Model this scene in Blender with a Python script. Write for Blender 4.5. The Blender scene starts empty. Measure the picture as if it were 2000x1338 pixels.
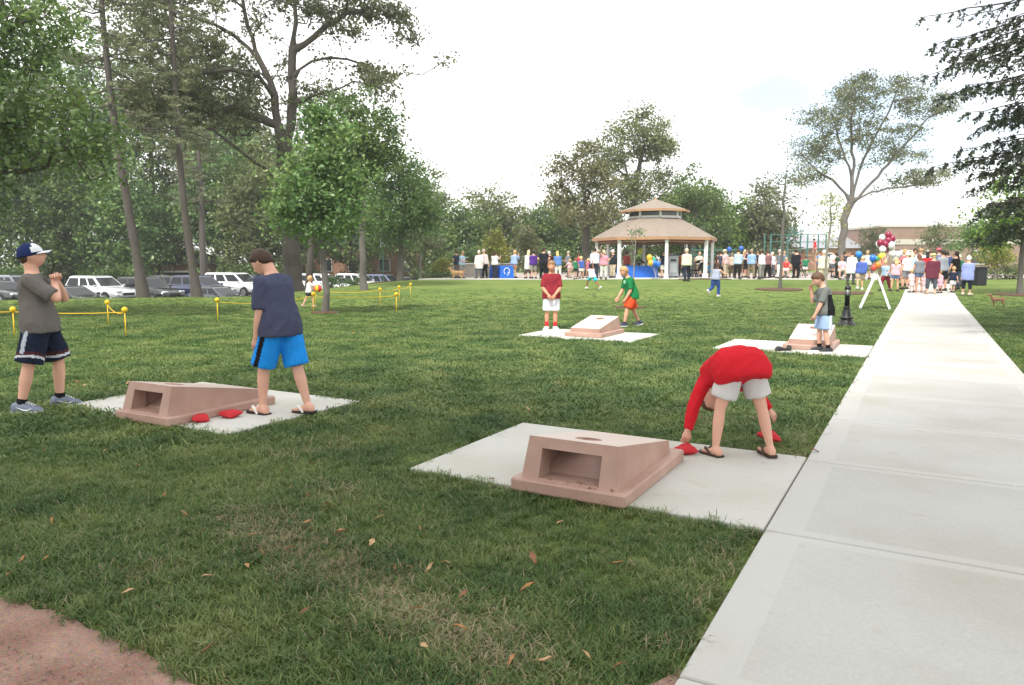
import bpy, math, random
import numpy as np
from mathutils import Vector, Matrix, Euler, noise as mnoise

R = math.radians
scene = bpy.context.scene
C = scene.collection

# ---------------------------------------------------------------- camera
EYE = 1.5
cam_d = bpy.data.cameras.new("camera")
cam_d.lens = 25.74; cam_d.sensor_width = 36.0
cam_d.clip_start = 0.05; cam_d.clip_end = 3000
cam = bpy.data.objects.new("camera", cam_d); C.objects.link(cam)
cam.location = (0, 0, EYE)
cam.rotation_euler = (R(90 - 6.345), 0, 0)
scene.camera = cam

# ---------------------------------------------------------------- sky and sun
SUN_EL, SUN_AZ = R(52), R(205)          # azimuth measured clockwise from +Y
world = bpy.data.worlds.new("World"); scene.world = world
world.use_nodes = True
nt = world.node_tree; nt.nodes.clear()
def wn(t, **k):
    n = nt.nodes.new(t)
    for a, b in k.items(): setattr(n, a, b)
    return n
sky = wn('ShaderNodeTexSky', sky_type='NISHITA', sun_disc=False, sun_elevation=SUN_EL, sun_rotation=SUN_AZ)
sky.air_density = 1.0; sky.dust_density = 2.0
b1 = wn('ShaderNodeBackground'); b1.inputs['Strength'].default_value = 0.15
b2 = wn('ShaderNodeBackground'); b2.inputs['Color'].default_value = (1.0, 1.0, 1.0, 1); b2.inputs['Strength'].default_value = 1.12
tc = wn('ShaderNodeTexCoord')
mp = wn('ShaderNodeMapping'); mp.inputs['Scale'].default_value = (1.0, 1.0, 2.6); mp.inputs['Rotation'].default_value = (0, 0, R(-15)); mp.inputs['Location'].default_value = (0.35, 0.1, 0.2)
nz = wn('ShaderNodeTexNoise'); nz.inputs['Scale'].default_value = 1.5; nz.inputs['Detail'].default_value = 5; nz.inputs['Roughness'].default_value = 0.45
rp = wn('ShaderNodeValToRGB'); rp.color_ramp.elements[0].color = (.22, .22, .22, 1); rp.color_ramp.elements[0].position = 0.33; rp.color_ramp.elements[1].position = 0.46
mx = wn('ShaderNodeMixShader'); wo = wn('ShaderNodeOutputWorld')
L = nt.links.new
L(tc.outputs['Generated'], mp.inputs['Vector']); L(mp.outputs[0], nz.inputs['Vector']); L(nz.outputs['Fac'], rp.inputs['Fac'])
L(sky.outputs[0], b1.inputs['Color']); L(rp.outputs[0], mx.inputs[0]); L(b1.outputs[0], mx.inputs[1]); L(b2.outputs[0], mx.inputs[2]); L(mx.outputs[0], wo.inputs[0])

sun_d = bpy.data.lights.new("sun", 'SUN'); sun_d.energy = 3.0; sun_d.angle = R(8); sun_d.color = (1.0, 0.96, 0.88)
sun = bpy.data.objects.new("sun", sun_d); C.objects.link(sun)
sdir = Vector((math.sin(SUN_AZ) * math.cos(SUN_EL), math.cos(SUN_AZ) * math.cos(SUN_EL), math.sin(SUN_EL)))
sun.rotation_euler = sdir.to_track_quat('Z', 'Y').to_euler()
sun.location = sdir * 60

vs = scene.view_settings
vs.view_transform = 'Standard'; vs.look = 'None'; vs.exposure = 0.72; vs.gamma = 1.0
try: vs.use_curve_mapping = False
except Exception: pass
scene.cycles.use_denoising = True
scene.cycles.volume_bounces = 1; scene.cycles.max_bounces = 6; scene.cycles.diffuse_bounces = 3; scene.cycles.transparent_max_bounces = 6

# ---------------------------------------------------------------- helpers
MATS = {}
def srgb(h):
    h = h.lstrip('#'); v = [int(h[i:i + 2], 16) / 255 for i in (0, 2, 4)]
    return tuple((c / 12.92 if c <= .04045 else ((c + .055) / 1.055) ** 2.4) for c in v)

def new_mat(name):
    m = bpy.data.materials.new(name); m.use_nodes = True
    m.node_tree.nodes.clear()
    return m, m.node_tree

def pm(name, col, rough=.75, var=.12, scale=6., bump=.15, bscale=40., metal=0., spec=.4, coat=0., stretch=(1, 1, 1), bdist=.01):
    """plain procedural material: noise colour variation and noise bump"""
    key = name
    if key in MATS: return MATS[key]
    m, t = new_mat(name)
    n = t.nodes; l = t.links.new
    out = n.new('ShaderNodeOutputMaterial'); b = n.new('ShaderNodeBsdfPrincipled')
    b.inputs['Roughness'].default_value = rough; b.inputs['Metallic'].default_value = metal
    b.inputs['Specular IOR Level'].default_value = spec; b.inputs['Coat Weight'].default_value = coat
    tc = n.new('ShaderNodeTexCoord'); mp = n.new('ShaderNodeMapping'); mp.inputs['Scale'].default_value = stretch
    l(tc.outputs['Object'], mp.inputs['Vector'])
    nz = n.new('ShaderNodeTexNoise'); nz.inputs['Scale'].default_value = scale; nz.inputs['Detail'].default_value = 4
    l(mp.outputs[0], nz.inputs['Vector'])
    mixn = n.new('ShaderNodeMix'); mixn.data_type = 'RGBA'
    a = tuple(max(0, c * (1 - var)) for c in col); c2 = tuple(min(1, c * (1 + var)) for c in col)
    mixn.inputs['A'].default_value = (*a, 1); mixn.inputs['B'].default_value = (*c2, 1)
    l(nz.outputs['Fac'], mixn.inputs['Factor']); l(mixn.outputs['Result'], b.inputs['Base Color'])
    if bump > 0:
        n2 = n.new('ShaderNodeTexNoise'); n2.inputs['Scale'].default_value = bscale; n2.inputs['Detail'].default_value = 3
        l(mp.outputs[0], n2.inputs['Vector'])
        bp = n.new('ShaderNodeBump'); bp.inputs['Strength'].default_value = bump; bp.inputs['Distance'].default_value = bdist
        l(n2.outputs['Fac'], bp.inputs['Height']); l(bp.outputs[0], b.inputs['Normal'])
    l(b.outputs[0], out.inputs[0])
    MATS[key] = m
    return m

def cloth(hexcol, rough=.9):
    return pm('cloth_' + hexcol.strip('#'), tuple(.9 * c for c in srgb(hexcol)), rough, .12, 5., .35, 22., spec=.15, stretch=(1, 1, .45), bdist=.02)

def leaf_mat(name, c1, c2, c3, trans=.35, nscale=.5):
    if name in MATS: return MATS[name]
    m, t = new_mat(name); n = t.nodes; l = t.links.new
    out = n.new('ShaderNodeOutputMaterial'); geo = n.new('ShaderNodeNewGeometry'); tc = n.new('ShaderNodeTexCoord')
    nz = n.new('ShaderNodeTexNoise'); nz.inputs['Scale'].default_value = nscale; nz.inputs['Detail'].default_value = 2
    l(tc.outputs['Object'], nz.inputs['Vector'])
    ad = n.new('ShaderNodeMath'); ad.operation = 'MULTIPLY_ADD'; ad.inputs[1].default_value = .45
    l(geo.outputs['Random Per Island'], ad.inputs[0])
    sb = n.new('ShaderNodeMath'); sb.operation = 'MULTIPLY_ADD'; sb.inputs[1].default_value = 1.5; sb.inputs[2].default_value = -.48
    l(nz.outputs['Fac'], sb.inputs[0]); l(sb.outputs[0], ad.inputs[2])
    cr = n.new('ShaderNodeValToRGB'); e = cr.color_ramp.elements
    e[0].color = (*c1, 1); e[0].position = .15; e[1].color = (*c3, 1); e[1].position = .92
    k = e.new(.55); k.color = (*c2, 1)
    l(ad.outputs[0], cr.inputs['Fac'])
    d = n.new('ShaderNodeBsdfDiffuse'); tr = n.new('ShaderNodeBsdfTranslucent'); gl = n.new('ShaderNodeBsdfGlossy'); gl.inputs['Roughness'].default_value = .45
    l(cr.outputs[0], d.inputs['Color']); l(cr.outputs[0], tr.inputs['Color'])
    mx = n.new('ShaderNodeMixShader'); mx.inputs[0].default_value = trans
    l(d.outputs[0], mx.inputs[1]); l(tr.outputs[0], mx.inputs[2])
    m2 = n.new('ShaderNodeMixShader'); m2.inputs[0].default_value = .04
    l(mx.outputs[0], m2.inputs[1]); l(gl.outputs[0], m2.inputs[2]); l(m2.outputs[0], out.inputs[0])
    MATS[name] = m
    return m

def tag(o, label=None, cat=None, group=None, kind=None):
    if label: o['label'] = label
    if cat: o['category'] = cat
    if group: o['group'] = group
    if kind: o['kind'] = kind
    return o

def empty(name, loc=(0, 0, 0), rz=0.):
    o = bpy.data.objects.new(name, None); C.objects.link(o)
    o.location = loc; o.rotation_euler = (0, 0, rz); o.empty_display_size = .1
    return o

def link_mesh(name, me, parent=None, loc=None, rz=0.):
    o = bpy.data.objects.new(name, me); C.objects.link(o)
    if parent is not None: o.parent = parent
    if loc is not None: o.location = loc
    if rz: o.rotation_euler = (0, 0, rz)
    return o

def mesh_np(name, V, F, mats, smooth=False, midx=None):
    """V (n,3) array, F (m,k) int array of equal-size faces, or list of lists"""
    me = bpy.data.meshes.new(name)
    V = np.asarray(V, dtype=np.float32).reshape(-1, 3)
    if isinstance(F, np.ndarray):
        k = F.shape[1]; m = F.shape[0]
        me.vertices.add(len(V)); me.vertices.foreach_set('co', V.ravel())
        me.loops.add(m * k); me.loops.foreach_set('vertex_index', F.astype(np.int32).ravel())
        me.polygons.add(m); me.polygons.foreach_set('loop_start', np.arange(0, m * k, k, dtype=np.int32))
        me.update(calc_edges=True); me.validate()
    else:
        me.from_pydata([tuple(map(float, v)) for v in V], [], F); me.update()
    for mt in (mats if isinstance(mats, (list, tuple)) else [mats]): me.materials.append(mt)
    if smooth: me.polygons.foreach_set('use_smooth', np.ones(len(me.polygons), dtype=bool))
    if midx is not None: me.polygons.foreach_set('material_index', np.asarray(midx, dtype=np.int32))
    return me

def unit(v):
    v = np.asarray(v, float); return v / max(1e-9, np.linalg.norm(v))

class MB:
    """collects shapes, links them as ONE mesh object"""
    def __init__(s): s.v = []; s.f = []; s.m = []; s.cm = 0
    def add(s, vs, fs):
        o = len(s.v); s.v.extend([tuple(map(float, v)) for v in vs])
        for f in fs: s.f.append([i + o for i in f]); s.m.append(s.cm)
    def box(s, c, d, rz=0., bev=0.):
        x, y, z = (q / 2 for q in d); ca, sa = math.cos(rz), math.sin(rz)
        if bev <= 0:
            P = [(-x, -y, -z), (x, -y, -z), (x, y, -z), (-x, y, -z), (-x, -y, z), (x, -y, z), (x, y, z), (-x, y, z)]
            Fs = [(3, 2, 1, 0), (4, 5, 6, 7), (0, 1, 5, 4), (1, 2, 6, 5), (2, 3, 7, 6), (3, 0, 4, 7)]
        else:
            b = min(bev, x * .9, y * .9, z * .9)
            def ring(zz, i): return [(-x + i, -y + i, zz), (x - i, -y + i, zz), (x - i, y - i, zz), (-x + i, y - i, zz)]
            def oct_(zz, i):
                xx, yy = x - i, y - i
                return [(-xx + b, -yy, zz), (xx - b, -yy, zz), (xx, -yy + b, zz), (xx, yy - b, zz), (xx - b, yy, zz), (-xx + b, yy, zz), (-xx, yy - b, zz), (-xx, -yy + b, zz)]
            rs = [oct_(-z, b * .7), oct_(-z + b, 0), oct_(z - b, 0), oct_(z, b * .7)]
            P = sum(rs, []); Fs = [tuple(range(7, -1, -1)), tuple(range(24, 32))]
            for r in range(3):
                for i in range(8): Fs.append((r * 8 + i, r * 8 + (i + 1) % 8, r * 8 + 8 + (i + 1) % 8, r * 8 + 8 + i))
        s.add([(c[0] + p[0] * ca - p[1] * sa, c[1] + p[0] * sa + p[1] * ca, c[2] + p[2]) for p in P], Fs)
    def loft(s, rings, caps=True, closed=True):
        k = len(rings[0]); vs = [p for r in rings for p in r]; fs = []
        for i in range(len(rings) - 1):
            for j in range(k if closed else k - 1):
                a, b = i * k + j, i * k + (j + 1) % k
                fs.append((a, b, b + k, a + k))
        if caps: fs.append(tuple(range(k - 1, -1, -1))); fs.append(tuple(range((len(rings) - 1) * k, len(rings) * k)))
        s.add(vs, fs)
    def ell(s, pts, wid, dep, side, k=12):
        """loft of ellipses along pts; side: approximate lateral direction; wid/dep half sizes"""
        pts = [np.asarray(p, float) for p in pts]; rings = []
        for i, p in enumerate(pts):
            t = unit(pts[min(i + 1, len(pts) - 1)] - pts[max(i - 1, 0)])
            a = np.asarray(side, float); a = unit(a - t * a.dot(t)); b = np.cross(t, a)
            rings.append([p + a * wid[i] * math.cos(q) + b * dep[i] * math.sin(q) for q in (2 * math.pi * j / k for j in range(k))])
        s.loft(rings)
    def tube(s, pts, rad, k=8):
        pts = [np.asarray(p, float) for p in pts]
        if not hasattr(rad, '__len__'): rad = [rad] * len(pts)
        t = unit(pts[-1] - pts[0]); sd = (1, 0, 0) if abs(t[0]) < .8 else (0, 1, 0)
        s.ell(pts, rad, rad, sd, k)
    def lathe(s, prof, c=(0, 0, 0), k=16):
        rings = [[(c[0] + r * math.cos(2 * math.pi * j / k), c[1] + r * math.sin(2 * math.pi * j / k), c[2] + z) for j in range(k)] for r, z in prof]
        s.loft(rings)
    def ball(s, c, r, k=10, n=7):
        if not hasattr(r, '__len__'): r = (r, r, r)
        rings = []
        for i in range(n):
            a = -math.pi / 2 + math.pi * (i + .5) / n if 0 else -math.pi / 2 * .97 + math.pi * .97 * i / (n - 1)
            rings.append([(c[0] + r[0] * math.cos(a) * math.cos(2 * math.pi * j / k), c[1] + r[1] * math.cos(a) * math.sin(2 * math.pi * j / k), c[2] + r[2] * math.sin(a)) for j in range(k)])
        s.loft(rings)
    def quad(s, a, b, c, d): s.add([a, b, c, d], [(0, 1, 2, 3)])
    def mesh(s, name, mats, smooth=False):
        me = bpy.data.meshes.new(name); me.from_pydata(s.v, [], s.f); me.update()
        for mt in (mats if isinstance(mats, (list, tuple)) else [mats]): me.materials.append(mt)
        me.polygons.foreach_set('material_index', np.asarray(s.m, dtype=np.int32))
        if smooth: me.polygons.foreach_set('use_smooth', np.ones(len(me.polygons), dtype=bool))
        return me
    def build(s, name, mats, parent=None, smooth=False, loc=None, rz=0.):
        return link_mesh(name, s.mesh(name, mats, smooth), parent, loc, rz)

def copy_tree(o, parent=None):
    c = o.copy(); C.objects.link(c); c.parent = parent
    for ch in o.children: copy_tree(ch, c)
    return c

def bevel(o, w=.006, seg=2):
    m = o.modifiers.new('bevel', 'BEVEL'); m.width = w; m.segments = seg; m.limit_method = 'ANGLE'; m.angle_limit = R(35)
    return o

# path frame: u runs along the walk, v to its right
U = (.488, .8728); Vv = (.8728, -.488); WALK = -math.atan2(U[0], U[1])
def ST(s, t, z=0.): return (s * Vv[0] + t * U[0], s * Vv[1] + t * U[1], z)

def sstep(a, b, x):
    q = np.clip((np.asarray(x, float) - a) / (b - a), 0, 1); return q * q * (3 - 2 * q)

def ground(x, y):
    """height of the terrain"""
    x = np.asarray(x, float); y = np.asarray(y, float)
    z = .42 * sstep(26, 42, y)
    # brow of the lawn towards the car park (two straight lines)
    ax, ay = -10.8, 30.8
    n1 = unit((-.34, .94)); s1 = (x - ax) * n1[0] + (y - ay) * n1[1]
    n2 = unit((-.985, .17)); s2 = (x - ax) * n2[0] + (y - ay) * n2[1]
    s = np.minimum(s1, s2)
    z = z * (1 - sstep(-4, 2, s)) - (1.07 + .012 * np.clip(y - 42, 0, 40)) * sstep(0, 5.5, s)
    z = z + .03 * np.sin(x * .35 + 1) * np.sin(y * .28) * sstep(16, 24, y)
    return z
def gz(x, y): return float(ground(x, y))
# ================================================================ SETTING
rng = np.random.default_rng(11)

def axis(spec):
    out = [np.arange(a, b, st) for a, b, st in spec]
    return np.concatenate(out + [[spec[-1][1]]])

def lawn_material():
    m, t = new_mat('lawn_turf'); n = t.nodes; l = t.links.new
    out = n.new('ShaderNodeOutputMaterial'); b = n.new('ShaderNodeBsdfPrincipled'); b.inputs['Roughness'].default_value = .95; b.inputs['Specular IOR Level'].default_value = .1
    g = n.new('ShaderNodeNewGeometry')
    def nzt(sc, det=3, st=None):
        x = n.new('ShaderNodeTexNoise'); x.inputs['Scale'].default_value = sc; x.inputs['Detail'].default_value = det
        if st:
            mp = n.new('ShaderNodeMapping'); mp.inputs['Scale'].default_value = st; l(g.outputs['Position'], mp.inputs['Vector']); l(mp.outputs[0], x.inputs['Vector'])
        else: l(g.outputs['Position'], x.inputs['Vector'])
        return x
    big = nzt(.22, 3, (.5, 1.2, 1)); mid = nzt(1.6, 4); fine = nzt(22., 3)
    r1 = n.new('ShaderNodeValToRGB'); e = r1.color_ramp.elements
    e[0].position = .3; e[0].color = (.080, .130, .034, 1); e[1].position = .72; e[1].color = (.210, .240, .075, 1)
    k = e.new(.5); k.color = (.130, .185, .046, 1)
    mu = n.new('ShaderNodeMath'); mu.operation = 'MULTIPLY_ADD'; mu.inputs[1].default_value = .55
    l(mid.outputs['Fac'], mu.inputs[0])
    m2 = n.new('ShaderNodeMath'); m2.operation = 'MULTIPLY'; m2.inputs[1].default_value = .45; l(big.outputs['Fac'], m2.inputs[0]); l(m2.outputs[0], mu.inputs[2])
    l(mu.outputs[0], r1.inputs['Fac'])
    r2 = n.new('ShaderNodeValToRGB'); r2.color_ramp.elements[0].position = .3; r2.color_ramp.elements[0].color = (.6, .6, .55, 1); r2.color_ramp.elements[1].position = .7; r2.color_ramp.elements[1].color = (1.25, 1.25, 1.2, 1)
    l(fine.outputs['Fac'], r2.inputs['Fac'])
    mm = n.new('ShaderNodeMix'); mm.data_type = 'RGBA'; mm.blend_type = 'MULTIPLY'; mm.inputs['Factor'].default_value = 1
    l(r1.outputs[0], mm.inputs['A']); l(r2.outputs[0], mm.inputs['B']); l(mm.outputs['Result'], b.inputs['Base Color'])
    bp = n.new('ShaderNodeBump'); bp.inputs['Strength'].default_value = .7; bp.inputs['Distance'].default_value = .04
    l(fine.outputs['Fac'], bp.inputs['Height']); l(bp.outputs[0], b.inputs['Normal']); l(b.outputs[0], out.inputs[0])
    return m
M_LAWN = lawn_material()

gx = axis([(-500, -100, 40), (-100, -40, 4), (-40, 40, .8), (40, 100, 4), (100, 500, 40)])
gy = axis([(-40, -4, 4), (-4, 70, .8), (70, 140, 5), (140, 900, 60)])
GX, GY = np.meshgrid(gx, gy)
GZ = ground(GX, GY)
# the gravel walk and the concrete lie in shallow cuts of the turf
S_ = GX * Vv[0] + GY * Vv[1]
nx, ny = len(gx), len(gy)
I = np.arange(nx * ny).reshape(ny, nx)
Fq = np.stack([I[:-1, :-1], I[:-1, 1:], I[1:, 1:], I[1:, :-1]], -1).reshape(-1, 4)
lawn = link_mesh('lawn', mesh_np('lawn', np.stack([GX, GY, GZ], -1), Fq, M_LAWN, True))
tag(lawn, 'mown green park lawn reaching from the foreground to the plaza', kind='structure')

# ---------------------------------------------------------------- concrete
def concrete_mat(name, col, hx=None, hy=None, band=.15, stain=.05):
    m, t = new_mat(name); n = t.nodes; l = t.links.new
    out = n.new('ShaderNodeOutputMaterial'); b = n.new('ShaderNodeBsdfPrincipled'); b.inputs['Roughness'].default_value = .85; b.inputs['Specular IOR Level'].default_value = .25
    tc = n.new('ShaderNodeTexCoord'); g = n.new('ShaderNodeNewGeometry')
    a = n.new('ShaderNodeTexNoise'); a.inputs['Scale'].default_value = 1.1; a.inputs['Detail'].default_value = 6; l(g.outputs['Position'], a.inputs['Vector'])
    mp = n.new('ShaderNodeMapping'); mp.inputs['Scale'].default_value = (14, 160, 20); l(tc.outputs['Object'], mp.inputs['Vector'])
    br = n.new('ShaderNodeTexNoise'); br.inputs['Scale'].default_value = 1; br.inputs['Detail'].default_value = 2; l(mp.outputs[0], br.inputs['Vector'])
    cr = n.new('ShaderNodeValToRGB'); e = cr.color_ramp.elements
    e[0].position = .3; e[0].color = (col[0] * (1 - stain), col[1] * (1 - stain * 1.15), col[2] * (1 - stain * 1.6), 1); e[1].position = .6; e[1].color = (*col, 1)
    l(a.outputs['Fac'], cr.inputs['Fac'])
    sp = n.new('ShaderNodeTexNoise'); sp.inputs['Scale'].default_value = 7; sp.inputs['Detail'].default_value = 2; l(g.outputs['Position'], sp.inputs['Vector'])
    sr = n.new('ShaderNodeValToRGB'); sr.color_ramp.elements[0].position = .64; sr.color_ramp.elements[1].position = .76; l(sp.outputs['Fac'], sr.inputs['Fac'])
    ms = n.new('ShaderNodeMix'); ms.data_type = 'RGBA'; l(cr.outputs[0], ms.inputs['A']); ms.inputs['B'].default_value = (col[0] * .86, col[1] * .77, col[2] * .64, 1)
    mf = n.new('ShaderNodeMath'); mf.operation = 'MULTIPLY'; mf.inputs[1].default_value = .5; l(sr.outputs[0], mf.inputs[0]); l(mf.outputs[0], ms.inputs['Factor'])
    oi = n.new('ShaderNodeObjectInfo'); tone = n.new('ShaderNodeMapRange'); tone.inputs['To Min'].default_value = .90; tone.inputs['To Max'].default_value = 1.03; l(oi.outputs['Random'], tone.inputs['Value'])
    fs = n.new('ShaderNodeTexNoise'); fs.inputs['Scale'].default_value = 90; fs.inputs['Detail'].default_value = 3; l(g.outputs['Position'], fs.inputs['Vector'])
    fr_ = n.new('ShaderNodeMapRange'); fr_.inputs['From Min'].default_value = .3; fr_.inputs['From Max'].default_value = .7; fr_.inputs['To Min'].default_value = .93; fr_.inputs['To Max'].default_value = 1.05; l(fs.outputs['Fac'], fr_.inputs['Value'])
    br2 = n.new('ShaderNodeMapRange'); br2.inputs['From Min'].default_value = .3; br2.inputs['From Max'].default_value = .7; br2.inputs['To Min'].default_value = .965; br2.inputs['To Max'].default_value = 1.025; l(br.outputs['Fac'], br2.inputs['Value'])
    k1 = n.new('ShaderNodeMath'); k1.operation = 'MULTIPLY'; l(tone.outputs[0], k1.inputs[0]); l(fr_.outputs[0], k1.inputs[1])
    k2 = n.new('ShaderNodeMath'); k2.operation = 'MULTIPLY'; l(k1.outputs[0], k2.inputs[0]); l(br2.outputs[0], k2.inputs[1])
    vm = n.new('ShaderNodeVectorMath'); vm.operation = 'SCALE'; l(ms.outputs['Result'], vm.inputs[0]); l(k2.outputs[0], vm.inputs['Scale'])
    last = vm.outputs[0]; bst = .25
    bp = n.new('ShaderNodeBump'); bp.inputs['Strength'].default_value = bst; bp.inputs['Distance'].default_value = .004
    l(br.outputs['Fac'], bp.inputs['Height'])
    if hx:
        sx = n.new('ShaderNodeSeparateXYZ'); l(tc.outputs['Object'], sx.inputs[0])
        def edge(sock, h):
            ab = n.new('ShaderNodeMath'); ab.operation = 'ABSOLUTE'; l(sock, ab.inputs[0])
            wob = n.new('ShaderNodeMath'); wob.operation = 'MULTIPLY_ADD'; wob.inputs[1].default_value = .02; l(a.outputs['Fac'], wob.inputs[0]); l(ab.outputs[0], wob.inputs[2])
            gt = n.new('ShaderNodeMath'); gt.operation = 'GREATER_THAN'; gt.inputs[1].default_value = h + .01; l(wob.outputs[0], gt.inputs[0]); return gt
        e1, e2 = edge(sx.outputs[0], hx - band * 1.25), edge(sx.outputs[1], hy - band * .6)
        mxm = n.new('ShaderNodeMath'); mxm.operation = 'MAXIMUM'; l(e1.outputs[0], mxm.inputs[0]); l(e2.outputs[0], mxm.inputs[1])
        mb = n.new('ShaderNodeMix'); mb.data_type = 'RGBA'; l(last, mb.inputs['A']); mb.inputs['B'].default_value = (*[min(1, c * 1.09) for c in col], 1)
        sc = n.new('ShaderNodeMath'); sc.operation = 'MULTIPLY'; sc.inputs[1].default_value = .42; l(mxm.outputs[0], sc.inputs[0]); l(sc.outputs[0], mb.inputs['Factor'])
        last = mb.outputs['Result']
        inv = n.new('ShaderNodeMath'); inv.operation = 'MULTIPLY_ADD'; inv.inputs[1].default_value = -.2; inv.inputs[2].default_value = .28; l(mxm.outputs[0], inv.inputs[0]); l(inv.outputs[0], bp.inputs['Strength'])
    l(last, b.inputs['Base Color']); l(bp.outputs[0], b.inputs['Normal']); l(b.outputs[0], out.inputs[0])
    return m
CONC = (.46, .455, .43)
SLAB_L = 1.62; S0, S1 = -.68, 1.22
M_SLAB = concrete_mat('walk_concrete', CONC, (S1 - S0) / 2, SLAB_L / 2, stain=.12)
M_PAD = concrete_mat('pad_concrete', (.55, .545, .505), stain=.14)
M_BED = pm('walk_bedding', (.12, .11, .09), .95)

walk = empty('concrete_path'); tag(walk, 'straight pale concrete walk running to the crowd', kind='structure')
bed = MB()
tt = np.arange(-2.4, 54, 1.0)
rings = []
for t_ in tt:
    a, b_ = ST(S0 + .02, t_), ST(S1 - .02, t_); zc = gz(*ST(.27, t_)[:2])
    rings.append([(a[0], a[1], zc - .1), (b_[0], b_[1], zc - .1), (b_[0], b_[1], zc + .012), (a[0], a[1], zc + .012)])
bed.loft(rings); bed.build('path_bedding', M_BED, walk)
flat = None
t0 = 4.05 - 4 * SLAB_L
k = 0
while t0 + SLAB_L < 53:
    c = ST((S0 + S1) / 2, t0 + SLAB_L / 2); za, zb = gz(*ST(.27, t0)[:2]), gz(*ST(.27, t0 + SLAB_L)[:2])
    tilt = math.atan2(zb - za, SLAB_L)
    if flat is None:
        q = MB(); q.box((0, 0, 0), (S1 - S0, SLAB_L - .012, .1), bev=.008); flat = q.mesh('slab', M_SLAB)
    o = link_mesh('slab', flat, walk, (c[0], c[1], (za + zb) / 2 - .012))
    o.rotation_euler = (tilt, 0, WALK)
    t0 += SLAB_L; k += 1

PADS = [(-3.12, -.69, 4.08, 5.78, 'light concrete pad under the cornhole board nearest the walk'),
        (-7.62, -5.12, 4.15, 5.87, 'light concrete pad under the cornhole board at left'),
        (-7.0, -4.6, 12.75, 14.35, 'far concrete pad where the boy in red shirt stands'),
        (-3.05, -.69, 12.42, 14.12, 'concrete pad under the board next to the boy in grey shirt')]
for (s0, s1, ta, tb, lab) in PADS:
    c = ST((s0 + s1) / 2, (ta + tb) / 2)
    q = MB(); q.box((0, 0, 0), (s1 - s0, tb - ta, .12), bev=.008)
    o = q.build('concrete_pad', M_PAD, None, loc=(c[0], c[1], -.025), rz=WALK)
    tag(o, lab, kind='structure', group='concrete pads for the cornhole boards')

# ---------------------------------------------------------------- gravel corner
GRAV = [(-9.0, 5.6), (-6, 4.6), (-3.6, 3.62), (-2.75, 3.33), (-2.28, 3.13), (-1.85, 2.93), (-1.5, 2.71), (-1.15, 2.48), (-.75, 2.3), (-.3, 2.2), (.12, 2.24), (.40, 2.36), (.62, 2.56)]
def in_gravel(x, y, off=0.):
    gxp = np.array([p[0] for p in GRAV]); gyp = np.array([p[1] for p in GRAV])
    return (y < np.interp(x, gxp, gyp) + off) & (x < .75)
gp = []
for i in range(len(GRAV) - 1):
    for f in np.linspace(0, 1, 6, endpoint=False):
        x = GRAV[i][0] * (1 - f) + GRAV[i + 1][0] * f; y = GRAV[i][1] * (1 - f) + GRAV[i + 1][1] * f
        gp.append((x + rng.normal(0, .008), y + rng.normal(0, .018)))
gp.append(GRAV[-1])
rows = []
for f in (0, .04, .12, .3, .6, 1):
    rows.append([(x, y * (1 - f) + (-3.) * f, .010 + .012 * min(1, f * 12) ) for x, y in gp])
q = MB(); q.loft(rows, caps=False, closed=False)
def gravel_mat():
    m, t = new_mat('crushed_red_gravel'); n = t.nodes; l = t.links.new
    out = n.new('ShaderNodeOutputMaterial'); b = n.new('ShaderNodeBsdfPrincipled'); b.inputs['Roughness'].default_value = .95; b.inputs['Specular IOR Level'].default_value = .15
    g = n.new('ShaderNodeNewGeometry')
    a = n.new('ShaderNodeTexNoise'); a.inputs['Scale'].default_value = 3.5; a.inputs['Detail'].default_value = 5; l(g.outputs['Position'], a.inputs['Vector'])
    vz = n.new('ShaderNodeTexVoronoi'); vz.inputs['Scale'].default_value = 150; l(g.outputs['Position'], vz.inputs['Vector'])
    cr = n.new('ShaderNodeValToRGB'); e = cr.color_ramp.elements; e[0].position = .3; e[0].color = (.22, .115, .080, 1); e[1].position = .7; e[1].color = (.38, .235, .175, 1)
    l(a.outputs['Fac'], cr.inputs['Fac'])
    mm = n.new('ShaderNodeMix'); mm.data_type = 'RGBA'; mm.blend_type = 'OVERLAY'; mm.inputs['Factor'].default_value = .25
    l(cr.outputs[0], mm.inputs['A']); l(vz.outputs['Color'], mm.inputs['B'])
    hs = n.new('ShaderNodeHueSaturation'); hs.inputs['Saturation'].default_value = .9; l(mm.outputs['Result'], hs.inputs['Color']); l(hs.outputs[0], b.inputs['Base Color'])
    bp = n.new('ShaderNodeBump'); bp.inputs['Strength'].default_value = .8; bp.inputs['Distance'].default_value = .006; l(vz.outputs['Distance'], bp.inputs['Height']); l(bp.outputs[0], b.inputs['Normal'])
    l(b.outputs[0], out.inputs[0]); return m
M_GRAVEL = gravel_mat()
gr = q.build('gravel_path', M_GRAVEL, None, True); tag(gr, 'reddish crushed gravel walk cutting the lower left corner', kind='structure')
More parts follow.
